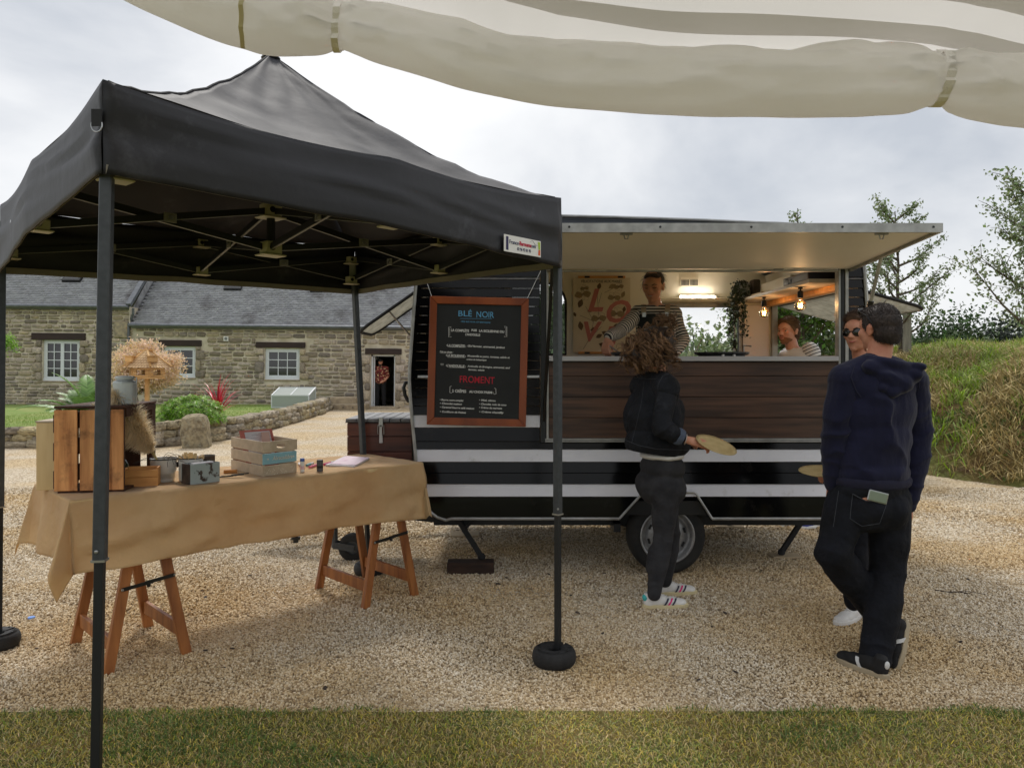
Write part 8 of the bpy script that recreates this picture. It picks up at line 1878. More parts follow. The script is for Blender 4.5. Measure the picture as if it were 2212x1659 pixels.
for i in range(len(CL) * 9):
    p, ctl, end, turns, hr, ph = CL[i % len(CL)]; lone = random.random() < .16
    j1 = Vector((random.gauss(0, 1), random.gauss(0, 1), random.gauss(0, 1))) * (.0035 if not lone else .014)
    ax_ = (end - p).normalized(); x, y, _ = basis(ax_); seg = 20; rad = random.uniform(.0016, .0032); ph += random.uniform(-.35, .35); pts = []
    for j in range(seg + 1):
        t = j / seg; b = p * (1 - t) ** 2 + ctl * 2 * t * (1 - t) + end * t * t; a = ph + turns * 2 * PI * t; pts.append(b + j1 * (.5 + t) + (x * math.cos(a) + y * math.sin(a)) * hr * min(1, t * 2.2) * (1 + .5 * t))
    for j, b in enumerate(pts):
        dd = (pts[min(j + 1, seg)] - pts[max(j - 1, 0)]).normalized(); xx = dd.orthogonal().normalized() if j == 0 else (xx - dd * xx.dot(dd)).normalized(); yy = dd.cross(xx); rr = rad * (1 - .6 * (j / seg) ** 2)
        for q in range(3): a = 2 * PI * q / 3; V.append(tuple(b - o_ + (xx * math.cos(a) + yy * math.sin(a)) * rr))
        if j < seg:
            for q in range(3): F += [k_ + q, k_ + (q + 1) % 3, k_ + 3 + (q + 1) % 3, k_ + 3 + q]
        k_ += 3
link('curls', fast_mesh('curls', np.array(V), np.array(F), 4, M_HCURL, smooth=True), kids(g)[-1] if False else g)
SOLEC = mat('cream_sole', rgb((214, 200, 158)), rough=.6); ST_N = mat('navy_stripe', rgb((46, 48, 66)), rough=.5); ST_P = mat('pink_stripe', rgb((222, 52, 124)), rough=.5); TEAL = mat('teal_heel', rgb((60, 178, 178)), rough=.5)
strp = [(1, .118, .012, ST_N), (1, .142, .012, ST_P), (1, .166, .012, ST_N)]
h1 = G(1389, 1314); t1 = G(1486, 1316); t1.y += .05; shoe(g, h1, (t1 - h1), (0, 0, 1), .285, M_WHITE, SOLEC, strp, TEAL, laces=M_WHITE)
h2 = G(1415, 1286); t2 = G(1495, 1284); shoe(g, h2, (t2 - h2) + Vector((0, .02, 0)), (0, 0, 1), .285, M_WHITE, SOLEC, strp, TEAL, laces=M_WHITE)
pc = P(1545, 966, yc - .25); pU = (P(1590, 979, yc - .25) - P(1500, 953, yc - .25)).normalized(); pV = Vector((0, .93, .34)).normalized(); pN = pU.cross(pV).normalized()
mb = MB(); mb.lathe(pc, [(0, .0), (.085, .002), (.10, .010), (.126, .017), (.127, .019), (.10, .013), (.084, .006), (0, .004)], n=36, ax=pN); tag(mb.build('plate', mat('kraft_plate', rgb((196, 174, 124)), rgb((180, 158, 108)), rough=.7, scale=20), smooth=True), 'round kraft plate held by the curly haired woman', 'plate')
# ---- man in navy hoodie seen from behind
m = root('person', G(1885, 1450), 'man in navy hoodie and dark jeans seen from behind with crossed legs', 'person')
J = dict(M=frame((-.25, 1, 0))); yc = 3.95
J['pelvis'] = P(1878, 1060, yc); J['chest'] = P(1893, 890, yc); J['neck'] = P(1896, 772, yc - .02)
J['shL'] = P(1828, 822, yc - .03); J['shR'] = P(1968, 826, yc + .03); J['elL'] = P(1806, 935, yc - .03); J['wrL'] = P(1800, 1040, yc + .03); J['elR'] = P(1984, 940, yc + .05); J['wrR'] = P(1962, 1092, yc + .02)
J['hipL'] = P(1832, 1082, yc); J['hipR'] = P(1922, 1082, yc); J['knL'] = P(1798, 1196, yc - .05); J['anL'] = P(1925, 1360, yc + .15); J['knR'] = P(1918, 1235, yc + .0); J['anR'] = P(1893, 1420, yc - .14)
HC = P(1898, 712, yc - .01); HM = frame((-.42, .90, -.03))
mb = MB(); head_shapes(mb, HC, HM, 1.02); mb.cap(HC + Vector((.01, -.01, -.05)), .058, J['neck'] + Vector((0, 0, -.03)), .064); torso_shapes(mb, J, -.01, 1.05)
for s in 'RL': limb(mb, J['sh' + s], J['el' + s], J['wr' + s], .052, .042, .028); limb(mb, J['hip' + s], J['kn' + s], J['an' + s], .082, .055, .038)
hand_shapes(mb, J['wrR'] + Vector((-.002, 0, -.035)), (-.06, .05, -1), (.95, -.3, 0), 1.0, thumb=1, curl=.75, thumb_out=.3, tcurl=.6); hand_shapes(mb, J['wrL'] + Vector((.0, .02, -.03)), (.12, .25, -1), (-.9, -.3, 0), 1.0, thumb=-1, curl=.25)
remesh(mb, 'body', .006, M_SKIN2, m, 3)
short_hair(m, HC, HM, 1.05, mat('near_black_hair', rgb((36, 28, 25)), rgb((58, 46, 40)), rough=.6, scale=30, rnd=.25, island=True), seedn=6500, L=.009, r=.0010)
mb = MB(); M_ = J['M']; e = lambda c, r_: mb.ell(c, r_, M=M_, nu=24, nv=16)
torso_shapes(mb, J, .024, 1.06, hips=False); e(P(1894, 860, yc), (.190, .142, .20)); e(P(1890, 945, yc), (.192, .15, .22)); e(P(1884, 1020, yc), (.196, .152, .10))
for s in 'LR': mb.cap(J['sh' + s], .070, Vector(J['sh' + s]).lerp(J['el' + s], .25), .066)
cr = [(P(1806, 930, yc - .07), Vector((.3, 0, 1)).normalized(), .12, .014, 48), (P(1935, 940, yc - .15), Vector((1, 0, .32)).normalized(), .24, .026, 30), (P(1850, 1015, yc - .14), Vector((.3, 0, 1)).normalized(), .12, .009, 42), (P(1985, 960, yc), Vector((.2, 0, 1)).normalized(), .12, .011, 44), (P(1820, 850, yc - .1), Vector((1, 0, .6)).normalized(), .08, .008, 55), (P(1905, 860, yc - .15), Vector((1, 0, .3)).normalized(), .10, .008, 40)]
ho = remesh(mb, 'hoodie', .0075, M_NAVY, m, 5, disp=folds(.005, 7, 7, 1.6, cr), cuts=[(P(1885, 1052, yc), (0, 0, -1))])
for s, fr_, w0 in (('L', P(1815, 920, yc - .1), .05), ('R', P(1992, 940, yc - .06), .05)):
    mb = MB(); limb(mb, J['sh' + s], J['el' + s], J['wr' + s] + Vector((0, 0, .03 if s == 'R' else 0)), .084, .070, .047, .002)
    ax_ = (Vector(J['wr' + s]) - J['sh' + s]).normalized(); sl_cr = [(Vector(J['el' + s]) + Vector((0, -.05, 0)), (ax_ + Vector((.35, 0, 0))).normalized(), .13, .018, 62), (Vector(J['wr' + s]) + Vector((0, -.04, .10)), ax_, .09, .013, 95), (Vector(J['sh' + s]).lerp(J['el' + s], .4), (ax_ + Vector((.6, 0, 0))).normalized(), .12, .012, 50)]
    remesh(mb, 'sleeve', .0075, M_NAVY, ho, 4, disp=folds(.005, 8, 8, 5, sl_cr))
mb = MB(); e = lambda c, r_: mb.ell(c, r_, M=M_, nu=24, nv=16); e(P(1885, 1036, yc), (.205, .155, .062)); e(P(1885, 1044, yc), (.20, .152, .04)); remesh(mb, 'waistband', .0075, mat('navy_rib_knit', rgb((36, 36, 62)), rgb((30, 30, 52)), rough=.95, scale=4, bump=.8, bscale=30, bstretch=(30, 30, 1)), ho, 3, disp=lambda p: .003 * nz((p[0], p[1], 0), 26), cuts=[(P(1885, 1056, yc), (0, 0, -1))])
mb = MB(); a_ = Vector(J['wrL']); mb.cap(a_ + Vector((0, 0, .05)), .050, a_ + Vector((0, 0, -.015)), .044); remesh(mb, 'cuff', .007, _mc['navy_rib_knit'], ho, 2)
mb = MB(); a_ = Vector(J['wrR']); mb.cap(a_ + Vector((0, 0, .06)), .046, a_ + Vector((0, 0, .0)), .040); remesh(mb, 'cuff', .007, _mc['navy_rib_knit'], ho, 2)
mb = MB(); nkc = P(1910, 782, yc - .02)
ring = []
for t in np.linspace(0, 2 * PI, 25)[:-1]:
    c = nkc + M_ @ Vector((math.cos(t) * .105, -.025 + math.sin(t) * .085, 0)) + Vector((0, 0, .018 * math.cos(t) * -1 - .014 * math.sin(t) * -1)); ring.append(c)
for i in range(24): mb.cap(ring[i], .024, ring[(i + 1) % 24], .024, n=8)
hp_ = [(1915, 822, .045), (1935, 830, .055), (1955, 836, .05), (1980, 818, .032), (1990, 800, .022), (1925, 855, .030), (1950, 846, .03), (1905, 845, .028)]
for (u, v, r_) in hp_: mb.ell(P(u - 6, v - 8, yc - .115), (r_ * 1.15, .052, r_), M=M_, nu=14, nv=10)
mb.cap(P(1880, 795, yc - .10), .045, P(1975, 812, yc - .10), .038); mb.cap(P(1975, 812, yc - .10), .036, P(1930, 848, yc - .14), .028); mb.cap(P(1880, 800, yc - .10), .03, P(1925, 850, yc - .14), .024)
hdd = remesh(mb, 'hood', .0065, M_NAVY, ho, 14, disp=folds(.006, 9, 9, 9, [(P(1940, 815, yc - .14), Vector((.5, 0, 1)).normalized(), .09, .012, 60), (P(1890, 800, yc - .12), Vector((.4, 0, 1)).normalized(), .07, .008, 70)]))
bpy.context.view_layer.update()
M_NS = mat('navy_seam', rgb((28, 28, 48)), rough=.9)
seamline('sleeve_seam', ho, [(1846, 792), (1838, 815), (1850, 845), (1862, 860)], .003, M_NS, ho); seamline('sleeve_seam', ho, [(1968, 800), (1985, 825), (1982, 860)], .0025, M_NS, ho); 
mb = MB(); e = lambda c, r_: mb.ell(c, r_, M=M_, nu=24, nv=16); e(P(1880, 1055, yc), (.195, .142, .09)); e(P(1879, 1095, yc), (.195, .15, .13)); e(P(1852, 1100, yc - .03), (.105, .12, .12)); e(P(1915, 1100, yc - .03), (.10, .12, .12))
limb(mb, J['hipL'], J['knL'], J['anL'], .110, .088, .066); limb(mb, J['hipR'], J['knR'], J['anR'], .108, .086, .074); mb.cap(P(1893, 1400, yc - .12), .078, P(1890, 1418, yc - .13), .082)
cr = [(Vector(J['knR']), Vector((.2, 0, 1)).normalized(), .13, .013, 46), (Vector(J['anR']) + Vector((0, 0, .08)), Vector((.2, 0, 1)).normalized(), .11, .014, 62), (Vector(J['knL']), Vector((.4, 0, 1)).normalized(), .13, .013, 46), (P(1880, 1140, yc - .1), Vector((.5, 0, 1)).normalized(), .13, .010, 44)]
jn = remesh(mb, 'jeans', .0085, M_DENIMBL, m, 4, disp=folds(.008, 5, 5, 6, cr), cuts=[(P(1880, 1030, yc), (0, 0, 1))])
bpy.context.view_layer.update()
seamline('back_pocket', jn, [(1842, 1066), (1836, 1120), (1862, 1136), (1900, 1130), (1918, 1080)], .0016, M_STD, jn); seamline('pocket_edge', jn, [(1843, 1067), (1870, 1082), (1900, 1084), (1922, 1073)], .0022, M_STD, jn); seamline('side_seam', jn, [(1812, 1060), (1800, 1140)], .0014, M_STD, jn)
c = P(1895, 1078, yc); d = (P(1895, 1078, 1) - Vector((0, 0, CAMH))).normalized(); h, nn = onmesh(jn, Vector((0, 0, CAMH)), d)
if h is None: h = P(1895, 1078, yc - .15)
ph = root('phone', h, 'grey green phone sticking out of the jeans back pocket', 'phone'); pm_ = Euler((0, R(14), 0)).to_matrix(); mb = MB(); mb.box(h + Vector((0, -.006, .012)), (.095, .012, .052), M=pm_); mb.build('phone_body', mat('sage_phone', rgb((128, 140, 122)), rough=.35), ph, bevel=.006, seg=2)
mb = MB(); mb.box(h + pm_ @ Vector((0, 0, 0)) + Vector((0, -.006, .012)), (.099, .009, .056), M=pm_); mb.build('bumper_rim', M_SILV, ph, bevel=.005, seg=2)
M_SUE = mat('black_suede', rgb((24, 23, 24)), rough=.85); M_TANS = mat('worn_gum_sole', rgb((168, 154, 128)), rough=.8)
hh_ = G(1918, 1470); tt_ = G(1838, 1436); WS = mat('off_white_trim', rgb((206, 206, 204)), rough=.5)
s1_ = shoe(m, hh_, (tt_ - hh_), (0, 0, 1), .30, M_SUE, M_TANS, [(-1, .11, .02, WS), (1, .11, .02, WS)])
mb = MB(); Ms = frame(tt_ - hh_); mb.ell(hh_ + Ms @ Vector((0, .004, .072)), (.016, .008, .02), M=Ms, nu=12, nv=8); mb.build('heel_patch', WS, s1_, smooth=True)
toe = G(1938, 1432, .02); heel = P(1962, 1342, toe.y + .06); ax_ = (toe - heel).normalized(); s2_ = shoe(m, heel, ax_, (-1, -.25, -.1), .27, M_SUE, M_TANS, [(1, .10, .022, WS), (-1, .10, .022, WS)])
sg_ = root('sunglasses', HC + Vector((-.06, 0, .08)), 'dark sunglasses pushed up on the navy man\'s hair', 'sunglasses'); mb = MB()
for s in (-1, 1): mb.ell(HC + HM @ Vector((s * .034, .075, .098)), (.026, .012, .018), M=HM, nu=14, nv=8)
mb.build('lenses', M_SUNG, sg_, smooth=True); mb = MB()
for s in (-1, 1): mb.tube([HC + HM @ Vector((s * .06, .07, .10)), HC + HM @ Vector((s * .086, .0, .07)), HC + HM @ Vector((s * .084, -.03, .03))], .0025, n=5)
mb.build('temple_arm', M_BLACKP, sg_)
gw_ = J['wrR'] + Vector((-.025, -.01, -.10)); gg = root('green_case', gw_, 'small green and black case held in the navy man\'s right hand', 'case'); mb = MB(); mb.box(gw_, (.06, .03, .075), rz=.2); mb.build('case_body', M_BLACKP, gg, bevel=.006); mb = MB(); mb.box(gw_ + Vector((-.004, -.017, .005)), (.03, .004, .06), M=Euler((0, .4, .2)).to_matrix()); mb.build('green_panel', mat('green_plastic', rgb((30, 120, 74)), rough=.4), gg)
# ---- woman with sunglasses behind him
w = root('person', G(1850, 1355), 'woman with dark sunglasses partly hidden behind the navy hoodie man', 'person')
yc = 4.52; J = dict(M=frame((-.75, -.6, 0)), pelvis=P(1875, 1035, yc), chest=P(1872, 880, yc), neck=P(1866, 795, yc)); J['shR'] = P(1858, 830, yc + .13); J['shL'] = P(1898, 830, yc - .1); J['elR'] = P(1842, 920, yc + .16); J['wrR'] = P(1812, 1000, yc + .02); J['elL'] = P(1900, 930, yc - .1); J['wrL'] = P(1860, 1010, yc - .1)
J['hipR'] = P(1862, 1055, yc + .05); J['hipL'] = P(1892, 1055, yc - .03); J['knR'] = P(1850, 1180, 4.5); J['anR'] = P(1843, 1300, 4.44); J['knL'] = P(1900, 1180, 4.6); J['anL'] = P(1905, 1290, 4.7)
HC = P(1856, 718, yc); HM = frame((-.78, -.62, -.06)); mb = MB(); head_shapes(mb, HC, HM, 1.0); mb.cap(HC + Vector((.01, .02, -.05)), .05, J['neck'] + Vector((0, 0, -.03)), .052); torso_shapes(mb, J, -.01, 1, True)
for s in 'RL': limb(mb, J['sh' + s], J['el' + s], J['wr' + s], .045, .036, .024); limb(mb, J['hip' + s], J['kn' + s], J['an' + s], .075, .05, .034)
hand_shapes(mb, J['wrR'] + Vector((-.03, -.01, -.02)), (-.9, -.2, -.35), (0, .4, .9), .95, thumb=1, curl=.5); hand_shapes(mb, J['wrL'] + Vector((-.03, -.01, -.02)), (-.9, -.2, -.35), (0, .4, .9), .95, thumb=-1, curl=.5)
remesh(mb, 'body', .0058, M_SKIN, w, 3); face_parts(w, HC, HM, 1.0, M_LIP, M_HDARK, eyes=False)
short_hair(w, HC, HM, 1.03, mat('brown_hair', rgb((64, 46, 36)), rgb((88, 66, 50)), rough=.6, scale=30, rnd=.25, island=True), seedn=3500, L=.02, r=.0010)
sg_ = root('sunglasses', HC + HM @ Vector((0, .09, .0)), 'large black sunglasses worn by the woman behind the navy man', 'sunglasses'); mb = MB()
for s in (-1, 1): mb.ell(HC + HM @ Vector((s * .034, .086, .001)), (.030, .010, .023), M=frame(HM @ Vector((s * .28, 1, 0))), nu=18, nv=10)
mb.build('lenses', M_SUNG, sg_, smooth=True); mb = MB(); mb.tube([HC + HM @ Vector((-.02, .096, .008)), HC + HM @ Vector((.02, .096, .008))], .003, n=6)
for s in (-1, 1): mb.tube([HC + HM @ Vector((s * .06, .078, .008)), HC + HM @ Vector((s * .078, .03, .006)), HC + HM @ Vector((s * .078, -.005, .004))], .0035, n=6)
mb.build('frame', M_BLACKP, sg_)
mb = MB(); torso_shapes(mb, J, .02, 1.02, True)
for s in 'RL': limb(mb, J['sh' + s], J['el' + s], J['wr' + s], .058, .05, .04)
remesh(mb, 'dark_top', .009, M_DENIMBL, w, 4, disp=folds(.007, 6, 6, 6), cuts=[(J['neck'] + Vector((0, 0, -.03)), (0, 0, 1))])
mb = MB(); torso_shapes(mb, dict(J, chest=J['pelvis'] + Vector((0, 0, .06)), neck=J['pelvis'] + Vector((0, 0, .2)), shL=J['pelvis'] + Vector((0, 0, .1)), shR=J['pelvis'] + Vector((0, 0, .1))), .01, .9, False)
limb(mb, J['hipR'], J['knR'], J['anR'], .095, .07, .052); limb(mb, J['hipL'], J['knL'], J['anL'], .095, .07, .052); remesh(mb, 'trousers', .009, M_DENIMBL, w, 4, disp=folds(.006, 6, 6, 8))
hh_ = G(1858, 1332); tt_ = G(1776, 1364); shoe(w, hh_, tt_ - hh_, (0, 0, 1), .27, M_WHITE, M_WHITE, laces=M_WHITE); hh2 = G(1915, 1318); shoe(w, hh2, tt_ - hh_, (0, 0, 1), .27, M_WHITE, M_WHITE, laces=M_WHITE)
pa, pb2 = P(1730, 1029, 4.45), P(1790, 1020, 4.5); mb = MB(); c = (pa + pb2) / 2; U2 = (pb2 - pa).normalized(); V2 = Vector((0, 1, .14)).normalized(); N2 = U2.cross(V2).normalized(); mb.lathe(c + U2 * .04, [(0, 0), (.085, .002), (.10, .010), (.122, .016), (.123, .018), (.10, .013), (.084, .006), (0, .004)], n=32, ax=N2); tag(mb.build('plate', _mc['kraft_plate'], smooth=True), 'kraft plate poking out left of the navy hoodie sleeve', 'plate')
# ---- server inside the trailer
s_ = root('person', (tX(1412, 6.38), 6.38, .54), 'smiling server in striped top and dark apron behind the counter', 'person'); yc = 6.38
J = dict(M=frame((-.22, -1, 0)), pelvis=P(1418, 800, yc), chest=P(1417, 715, yc), neck=P(1417, 657, yc)); J['shR'] = P(1379, 677, yc); J['shL'] = P(1455, 679, yc + .02); J['elR'] = P(1340, 716, yc - .18); J['wrR'] = P(1316, 727, yc - .42); J['elL'] = P(1475, 735, yc - .05); J['wrL'] = P(1455, 765, yc - .3)
J['pelvis'] = Vector((J['pelvis'].x, yc, 1.42)); fz_ = .54
for s, dx in (('R', -.09), ('L', .09)): J['hip' + s] = J['pelvis'] + Vector((dx, 0, -.05)); J['kn' + s] = J['hip' + s] + Vector((0, -.02, -.40)); J['an' + s] = Vector((J['hip' + s].x, yc, fz_ + .09))
KS = 1.10; HC = P(1411, 619, yc - .04); HM = frame((-.42, -.88, -.24)); mb = MB(); head_shapes(mb, HC, HM, KS); mb.cap(HC + Vector((.0, .02, -.05)), .050, J['neck'] + Vector((0, 0, -.03)), .054); torso_shapes(mb, J, -.01, 1, True)
for s in 'RL': limb(mb, J['sh' + s], J['el' + s], J['wr' + s], .045, .036, .024); limb(mb, J['hip' + s], J['kn' + s], J['an' + s], .075, .05, .034)
for s, dx in (('R', -.09), ('L', .09)): mb.cap(J['an' + s] + Vector((0, 0, -.05)), .035, J['an' + s] + Vector((0, -.14, -.06)), .03)
hand_shapes(mb, J['wrR'] + Vector((-.015, -.01, -.02)), (-.25, -.35, -1), (-.5, -.6, .4), 1.0, thumb=-1, curl=.5, tcurl=.5); hand_shapes(mb, J['wrL'] + Vector((0, -.02, -.02)), (0, -.6, -.6), (.4, -.5, .6), .95, thumb=1, curl=.5)
remesh(mb, 'body', .006, mat('warm_light_skin', rgb((222, 164, 136)), rgb((212, 146, 118)), rough=.45, scale=12), s_, 3); face_parts(s_, HC, HM, KS, M_LIP, M_HDARK, closed=True, smile=.006)
q_ = lambda x, y, z: HC + HM @ Vector((x * KS, y * KS, z * KS)); mb = MB(); mb.tube([q_(-.014, .0955, -.0555), q_(0, .0985, -.0565), q_(.014, .0955, -.0555)], [.003, .0052, .003], n=6); mb.build('teeth', M_EYE, s_)
mb = MB(); eh = lambda c, r_: mb.ell(HC + HM @ (Vector(c) * KS), tuple(x * KS for x in r_), M=HM, nu=22, nv=14)
eh((0, -.028, .040), (.080, .084, .080)); eh((0, .018, .074), (.062, .052, .032))
for sx in (-1, 1): eh((sx * .066, -.006, .025), (.012, .036, .036))
eh((0, -.105, .045), (.042, .038, .042)); hr_ = remesh(mb, 'hair', .006, M_HDARK, s_, 3, disp=lambda p: .002 * nz(p, 50), cuts=[(HC + HM @ (Vector((0, .056, .070)) * KS), HM @ Vector((0, 1, -.75)))])
rts = []; ds = []
for v_ in np.random.randint(0, len(hr_.data.vertices), 260): vv = hr_.data.vertices[int(v_)]; rts.append(vv.co + worg(s_)); ds.append(vv.normal + Vector((0, 0, -.4)))
strands('loose_hair', hr_, rts, ds, .05, .0008, M_HDARK, seg=4)
mb = MB(); mb.ell(HC + HM @ Vector((-.080, -.01, -.036)), (.006, .006, .006)); mb.ell(HC + HM @ Vector((.080, -.01, -.036)), (.006, .006, .006)); mb.build('pearl_earring', M_WHITE, s_, smooth=True)
SW = rgb((214, 208, 198)); SN = rgb((28, 30, 42))
M_STRZ = mat('breton_stripe_body', SW, rough=.9, stripe=((0, 0, 1), .026, .42, SN))
mb = MB(); torso_shapes(mb, J, .012, 1.0, True); remesh(mb, 'striped_top', .007, M_STRZ, s_, 4, disp=folds(.005, 6, 6, 6), cuts=[(J['neck'] + Vector((0, 0, -.012)), (0, 0, 1))])
for s in 'RL':
    ax_ = (Vector(J['el' + s]) - J['sh' + s]).normalized(); ax2 = (Vector(J['wr' + s]) - J['el' + s]).normalized()
    ms = mat('breton_stripe_sleeve_' + s, SW, rough=.9, stripe=(tuple(((ax_ + ax2 * (1 if s == 'R' else .0)) / 1.0).normalized()), .025, .42, SN)); mb = MB(); limb(mb, J['sh' + s], J['el' + s], J['wr' + s], .063, .054, .042); remesh(mb, 'striped_sleeve', .007, ms, s_, 4, disp=folds(.007, 10, 10, 10))
M_APR = mat('dark_grey_green_apron', rgb((46, 50, 50)), rgb((38, 42, 42)), rough=.85, bump=.3, bscale=90)
mb = MB(); M_ = J['M']; F_ = M_ @ Vector((0, 1, 0)); X_ = M_ @ Vector((1, 0, 0))
def aprp(a, b):
    z = lerp(J['chest'].z + .135, J['pelvis'].z - .35, b); hw = lerp(.125, .19, min(1, b * 2)); x = (a - .5) * 2 * hw; y = .142 - .30 * (x * x) / .05 * .30 + .004 * nz((x * 20, z * 20, 0)) ; c = Vector((lerp(J['chest'].x, J['pelvis'].x, b), lerp(J['chest'].y, J['pelvis'].y, b), z)); return c + X_ * x + F_ * y
mb.grid(aprp, 22, 26); mb.build('apron', M_APR, s_, smooth=True, thick=.004)
for sx in (-1, 1):
    mb = MB(); a0 = aprp(.5 + sx * .36, .01) + F_ * .004; sh = Vector(J['shL'] if sx > 0 else J['shR']); q2 = J['neck'] + X_ * sx * .10 + Vector((0, 0, -.005)) + F_ * .02; q1 = (a0 + q2) / 2 + F_ * .045; mb.tube([a0, q1, q2, J['neck'] + X_ * sx * .08 - F_ * .08 + Vector((0, 0, -.03))], .004, n=4)
    vv = []; 
    for p in (a0, q1, q2, J['neck'] + X_ * sx * .09 - F_ * .07 + Vector((0, 0, -.02))): vv += [p - X_ * .02 + F_ * .004, p + X_ * .02 + F_ * .004]
    mb.add(vv, [(0, 1, 3, 2), (2, 3, 5, 4), (4, 5, 7, 6)]); mb.build('apron_strap', mat('beige_strap', rgb((176, 158, 132)), rough=.85), s_, thick=.004)
    mb = MB(); mb.box(a0 + F_ * .01, (.03, .004, .035), M=M_); mb.build('strap_buckle', M_SILV, s_)
mb = MB(); a_ = J['wrR'] + Vector((-.01, -.05, -.07)); mb.tube([a_, a_ + Vector((.14, -.05, -.10))], .006, n=6); mb.box(a_ + Vector((.17, -.06, -.115)), (.07, .004, .03), M=Euler((0, .6, 0)).to_matrix()); tag(mb.build('spatula', M_ALU), 'long metal spatula in the server\'s hand over the griddle', 'spatula')
# ---- man behind the trailer seen through the end window
b_ = root('person', (2.72, 7.32, 0), 'bearded man in white striped sweater smiling beyond the trailer end window', 'person'); yc = 7.3
J = dict(M=frame((-.80, -.6, 0)), neck=P(1714, 752, yc), chest=P(1728, 800, yc)); J['pelvis'] = Vector((2.78, yc, 1.06)); J['shR'] = P(1703, 776, yc + .12); J['shL'] = P(1750, 766, yc - .10); J['elR'] = P(1690, 850, yc + .18); J['wrR'] = J['elR'] + Vector((-.12, -.08, -.2)); J['elL'] = P(1758, 850, yc - .12); J['wrL'] = J['elL'] + Vector((-.12, -.1, -.18))
for s, dx in (('R', -.07), ('L', .09)): J['hip' + s] = J['pelvis'] + Vector((dx, -dx * .8, -.05)); J['kn' + s] = J['hip' + s] + Vector((-.02, -.02, -.46)); J['an' + s] = Vector((J['hip' + s].x, J['hip' + s].y, .09))
HC = P(1703, 716, yc); HM = frame((-.84, -.54, -.04)); k = 1.10; mb = MB(); head_shapes(mb, HC, HM, k); mb.cap(HC + Vector((.015, .01, -.06)), .058, J['neck'] + Vector((0, 0, -.04)), .062); torso_shapes(mb, J, -.01, 1.06)
for s in 'RL': limb(mb, J['sh' + s], J['el' + s], J['wr' + s], .05, .04, .028); limb(mb, J['hip' + s], J['kn' + s], J['an' + s], .08, .055, .036)
hand_shapes(mb, J['wrR'] + Vector((-.02, -.02, -.03)), (-.4, -.3, -1), (-.6, .6, .2), 1.05, thumb=-1, curl=.3); hand_shapes(mb, J['wrL'] + Vector((-.02, -.02, -.03)), (-.4, -.3, -1), (.6, -.6, .2), 1.05, thumb=1, curl=.3)
remesh(mb, 'body', .007, mat('ruddy_skin', rgb((222, 168, 146)), rgb((210, 148, 126)), rough=.5, scale=12), b_, 3); face_parts(b_, HC, HM, k, M_LIP, M_BEARD, smile=.005)
short_hair(b_, HC, HM, k * 1.0, M_HBLON, seedn=4500, L=.014, r=.0012, topz=1.08)
mb = MB(); e = lambda c, r_: mb.ell(HC + HM @ (Vector(c) * k), tuple(a * k for a in r_), M=HM, nu=18, nv=12); e((0, .0465, -.071), (.0435, .0435, .038)); e((0, .072, -.093), (.023, .019, .018)); e((0, .028, -.050), (.0625, .062, .050))
remesh(mb, 'beard', .005, M_BEARD, b_, 1, disp=lambda p: .0015 * nz(p, 90), cuts=[(HC + HM @ (Vector((0, .05, -.060)) * k), HM @ Vector((0, -.35, 1)))])
mb = MB(); e((0, .090, -.038), (.022, .010, .006)); remesh(mb, 'moustache', .004, M_BEARD, b_, 1)
mb = MB(); mb.ell(HC + HM @ (Vector((-.083, .004, -.036)) * k), (.007, .007, .007)); mb.ell(HC + HM @ (Vector((.083, .004, -.036)) * k), (.007, .007, .007)); mb.build('ear_stud', M_BLACKP, b_, smooth=True)
mb = MB(); torso_shapes(mb, J, .02, 1.08); remesh(mb, 'sweater', .009, mat('white_sweater', rgb((214, 214, 216)), rough=.9), b_, 4, disp=folds(.006, 6, 6, 6), cuts=[(J['neck'] + Vector((0, 0, -.0)), (0, 0, 1))])
for s in 'RL':
    ax_ = (Vector(J['el' + s]) - J['sh' + s]).normalized(); mb = MB(); limb(mb, Vector(J['sh' + s]) + Vector((0, 0, .02)), J['el' + s], J['wr' + s], .094, .074, .05)
    remesh(mb, 'sweater_sleeve', .008, mat('navy_striped_sleeve_' + s, rgb((214, 214, 216)), rough=.9, stripe=((ax_.x * .7 + .3, ax_.y * .7 - .2, ax_.z * .9), .030, .26, SN)), b_, 4, disp=folds(.006, 8, 8, 8))
mb = MB(); limb(mb, J['hipR'], J['knR'], J['anR'], .10, .075, .06); limb(mb, J['hipL'], J['knL'], J['anL'], .10, .075, .06); mb.cap(J['hipR'], .11, J['hipL'], .11); remesh(mb, 'jeans', .012, M_DENIMBL, b_, 4)
for s in 'RL': shoe(b_, Vector((J['an' + s].x + .04, J['an' + s].y + .03, 0)), (-.8, -.5, 0), (0, 0, 1), .29, mat('blue_trainer', rgb((52, 62, 148)), rough=.6), M_WHITE)
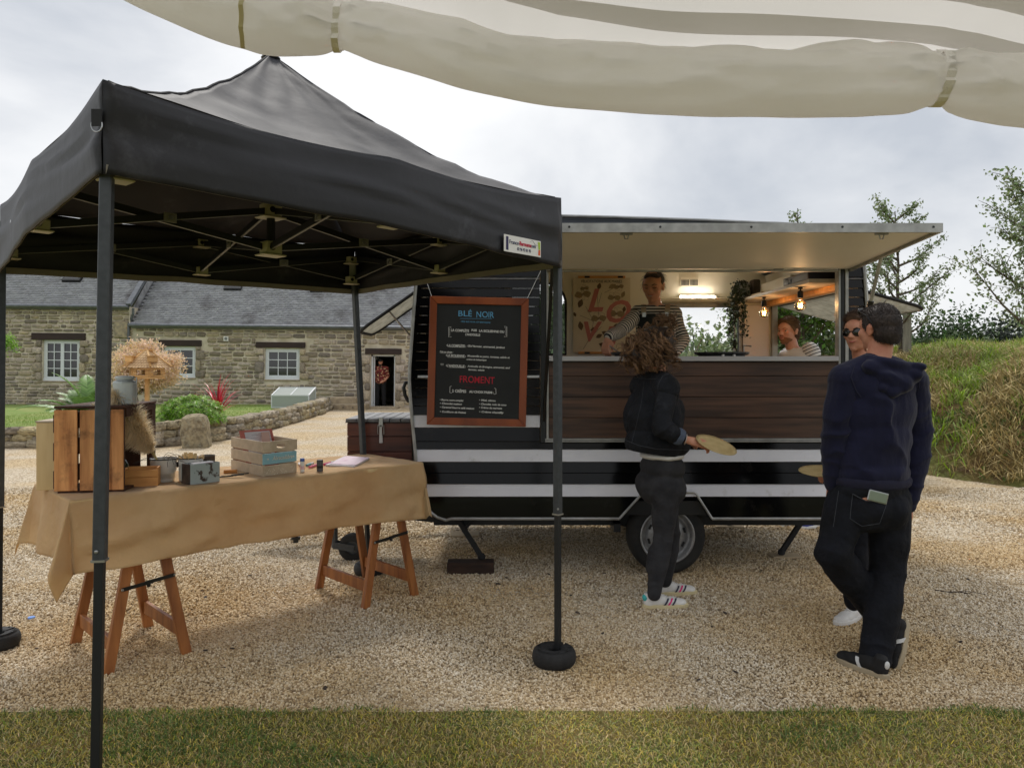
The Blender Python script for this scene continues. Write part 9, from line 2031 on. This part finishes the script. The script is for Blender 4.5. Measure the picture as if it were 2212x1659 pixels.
# ---- man standing in the farmhouse doorway
d_ = root('person', (bX(822) * 1.012, 28.05, 0), 'bearded man in cap and red patterned shirt standing in the farmhouse doorway', 'person'); o = d_.location; o.z = -.06
k = 1.02; V_ = lambda x, y, z: o + Vector((x, y, z)) * k; J = dict(M=frame((0, -1, 0)), pelvis=V_(0, 0, .98), chest=V_(0, 0, 1.28), neck=V_(0, 0, 1.52))
for s, sg in (('R', -1), ('L', 1)): J['sh' + s] = V_(sg * .2, 0, 1.44); J['el' + s] = V_(sg * .27, -.02, 1.15); J['hip' + s] = V_(sg * .1, 0, .93); J['kn' + s] = V_(sg * .12, -.02, .5); J['an' + s] = V_(sg * .13, 0, .09)
J['wrR'] = V_(-.26, -.06, .88); J['wrL'] = V_(.16, -.16, 1.0); HC = V_(0, -.03, 1.66); HM = frame((0, -1, -.08)); mb = MB(); head_shapes(mb, HC, HM, 1.0); mb.cap(HC + Vector((0, .02, -.05)), .055, J['neck'] + Vector((0, 0, -.03)), .06); torso_shapes(mb, J, -.01, 1.05)
for s in 'RL': limb(mb, J['sh' + s], J['el' + s], J['wr' + s], .05, .04, .03); limb(mb, J['hip' + s], J['kn' + s], J['an' + s], .08, .055, .036)
hand_shapes(mb, J['wrR'] + Vector((0, 0, -.03)), (0, -.1, -1), (-1, 0, 0), 1.05, thumb=-1, curl=.3); hand_shapes(mb, J['wrL'] + Vector((-.03, 0, -.01)), (-1, -.1, -.4), (0, -1, .2), 1.05, thumb=1, curl=.4); remesh(mb, 'body', .008, M_SKIN, d_, 2)
mb = MB(); e = lambda c, r_: mb.ell(HC + HM @ Vector(c), r_, M=HM, nu=16, nv=10); e((0, .045, -.085), (.055, .05, .055)); remesh(mb, 'beard', .008, M_HDARK, d_, 2)
mb = MB(); e = lambda c, r_: mb.ell(HC + HM @ Vector(c), r_, M=HM, nu=18, nv=10); e((0, -.01, .065), (.088, .102, .06)); e((0, .09, .045), (.06, .06, .010)); remesh(mb, 'cap', .008, M_BLACKP, d_, 2)
M_HAW = mat('red_patterned_shirt', rgb((128, 34, 34)), rgb((70, 22, 24)), rough=.85, scale=8, dirt=rgb((214, 186, 140)), dscale=17, dlo=.57, dhi=.585)
mb = MB(); torso_shapes(mb, J, .03, 1.06)
for s in 'RL': mb.cap(J['sh' + s], .078, Vector(J['sh' + s]).lerp(J['el' + s], .85), .078)
remesh(mb, 'patterned_shirt', .012, M_HAW, d_, 3, disp=folds(.008, 6, 6, 6), cuts=[(V_(0, 0, .90), (0, 0, -1)), (J['neck'] + Vector((0, 0, 0)), (0, 0, 1))])
mb = MB(); limb(mb, J['hipR'], J['knR'], J['anR'], .10, .08, .07); limb(mb, J['hipL'], J['knL'], J['anL'], .10, .08, .07); mb.cap(J['hipR'], .11, J['hipL'], .11); remesh(mb, 'trousers', .014, mat('black_trousers', rgb((22, 22, 24)), rough=.9), d_, 3)
for s in 'RL': shoe(d_, Vector((J['an' + s].x, J['an' + s].y + .06, o.z)), (0, -1, 0), (0, 0, 1), .29, M_BLACKP, M_BLACKP, k=2)
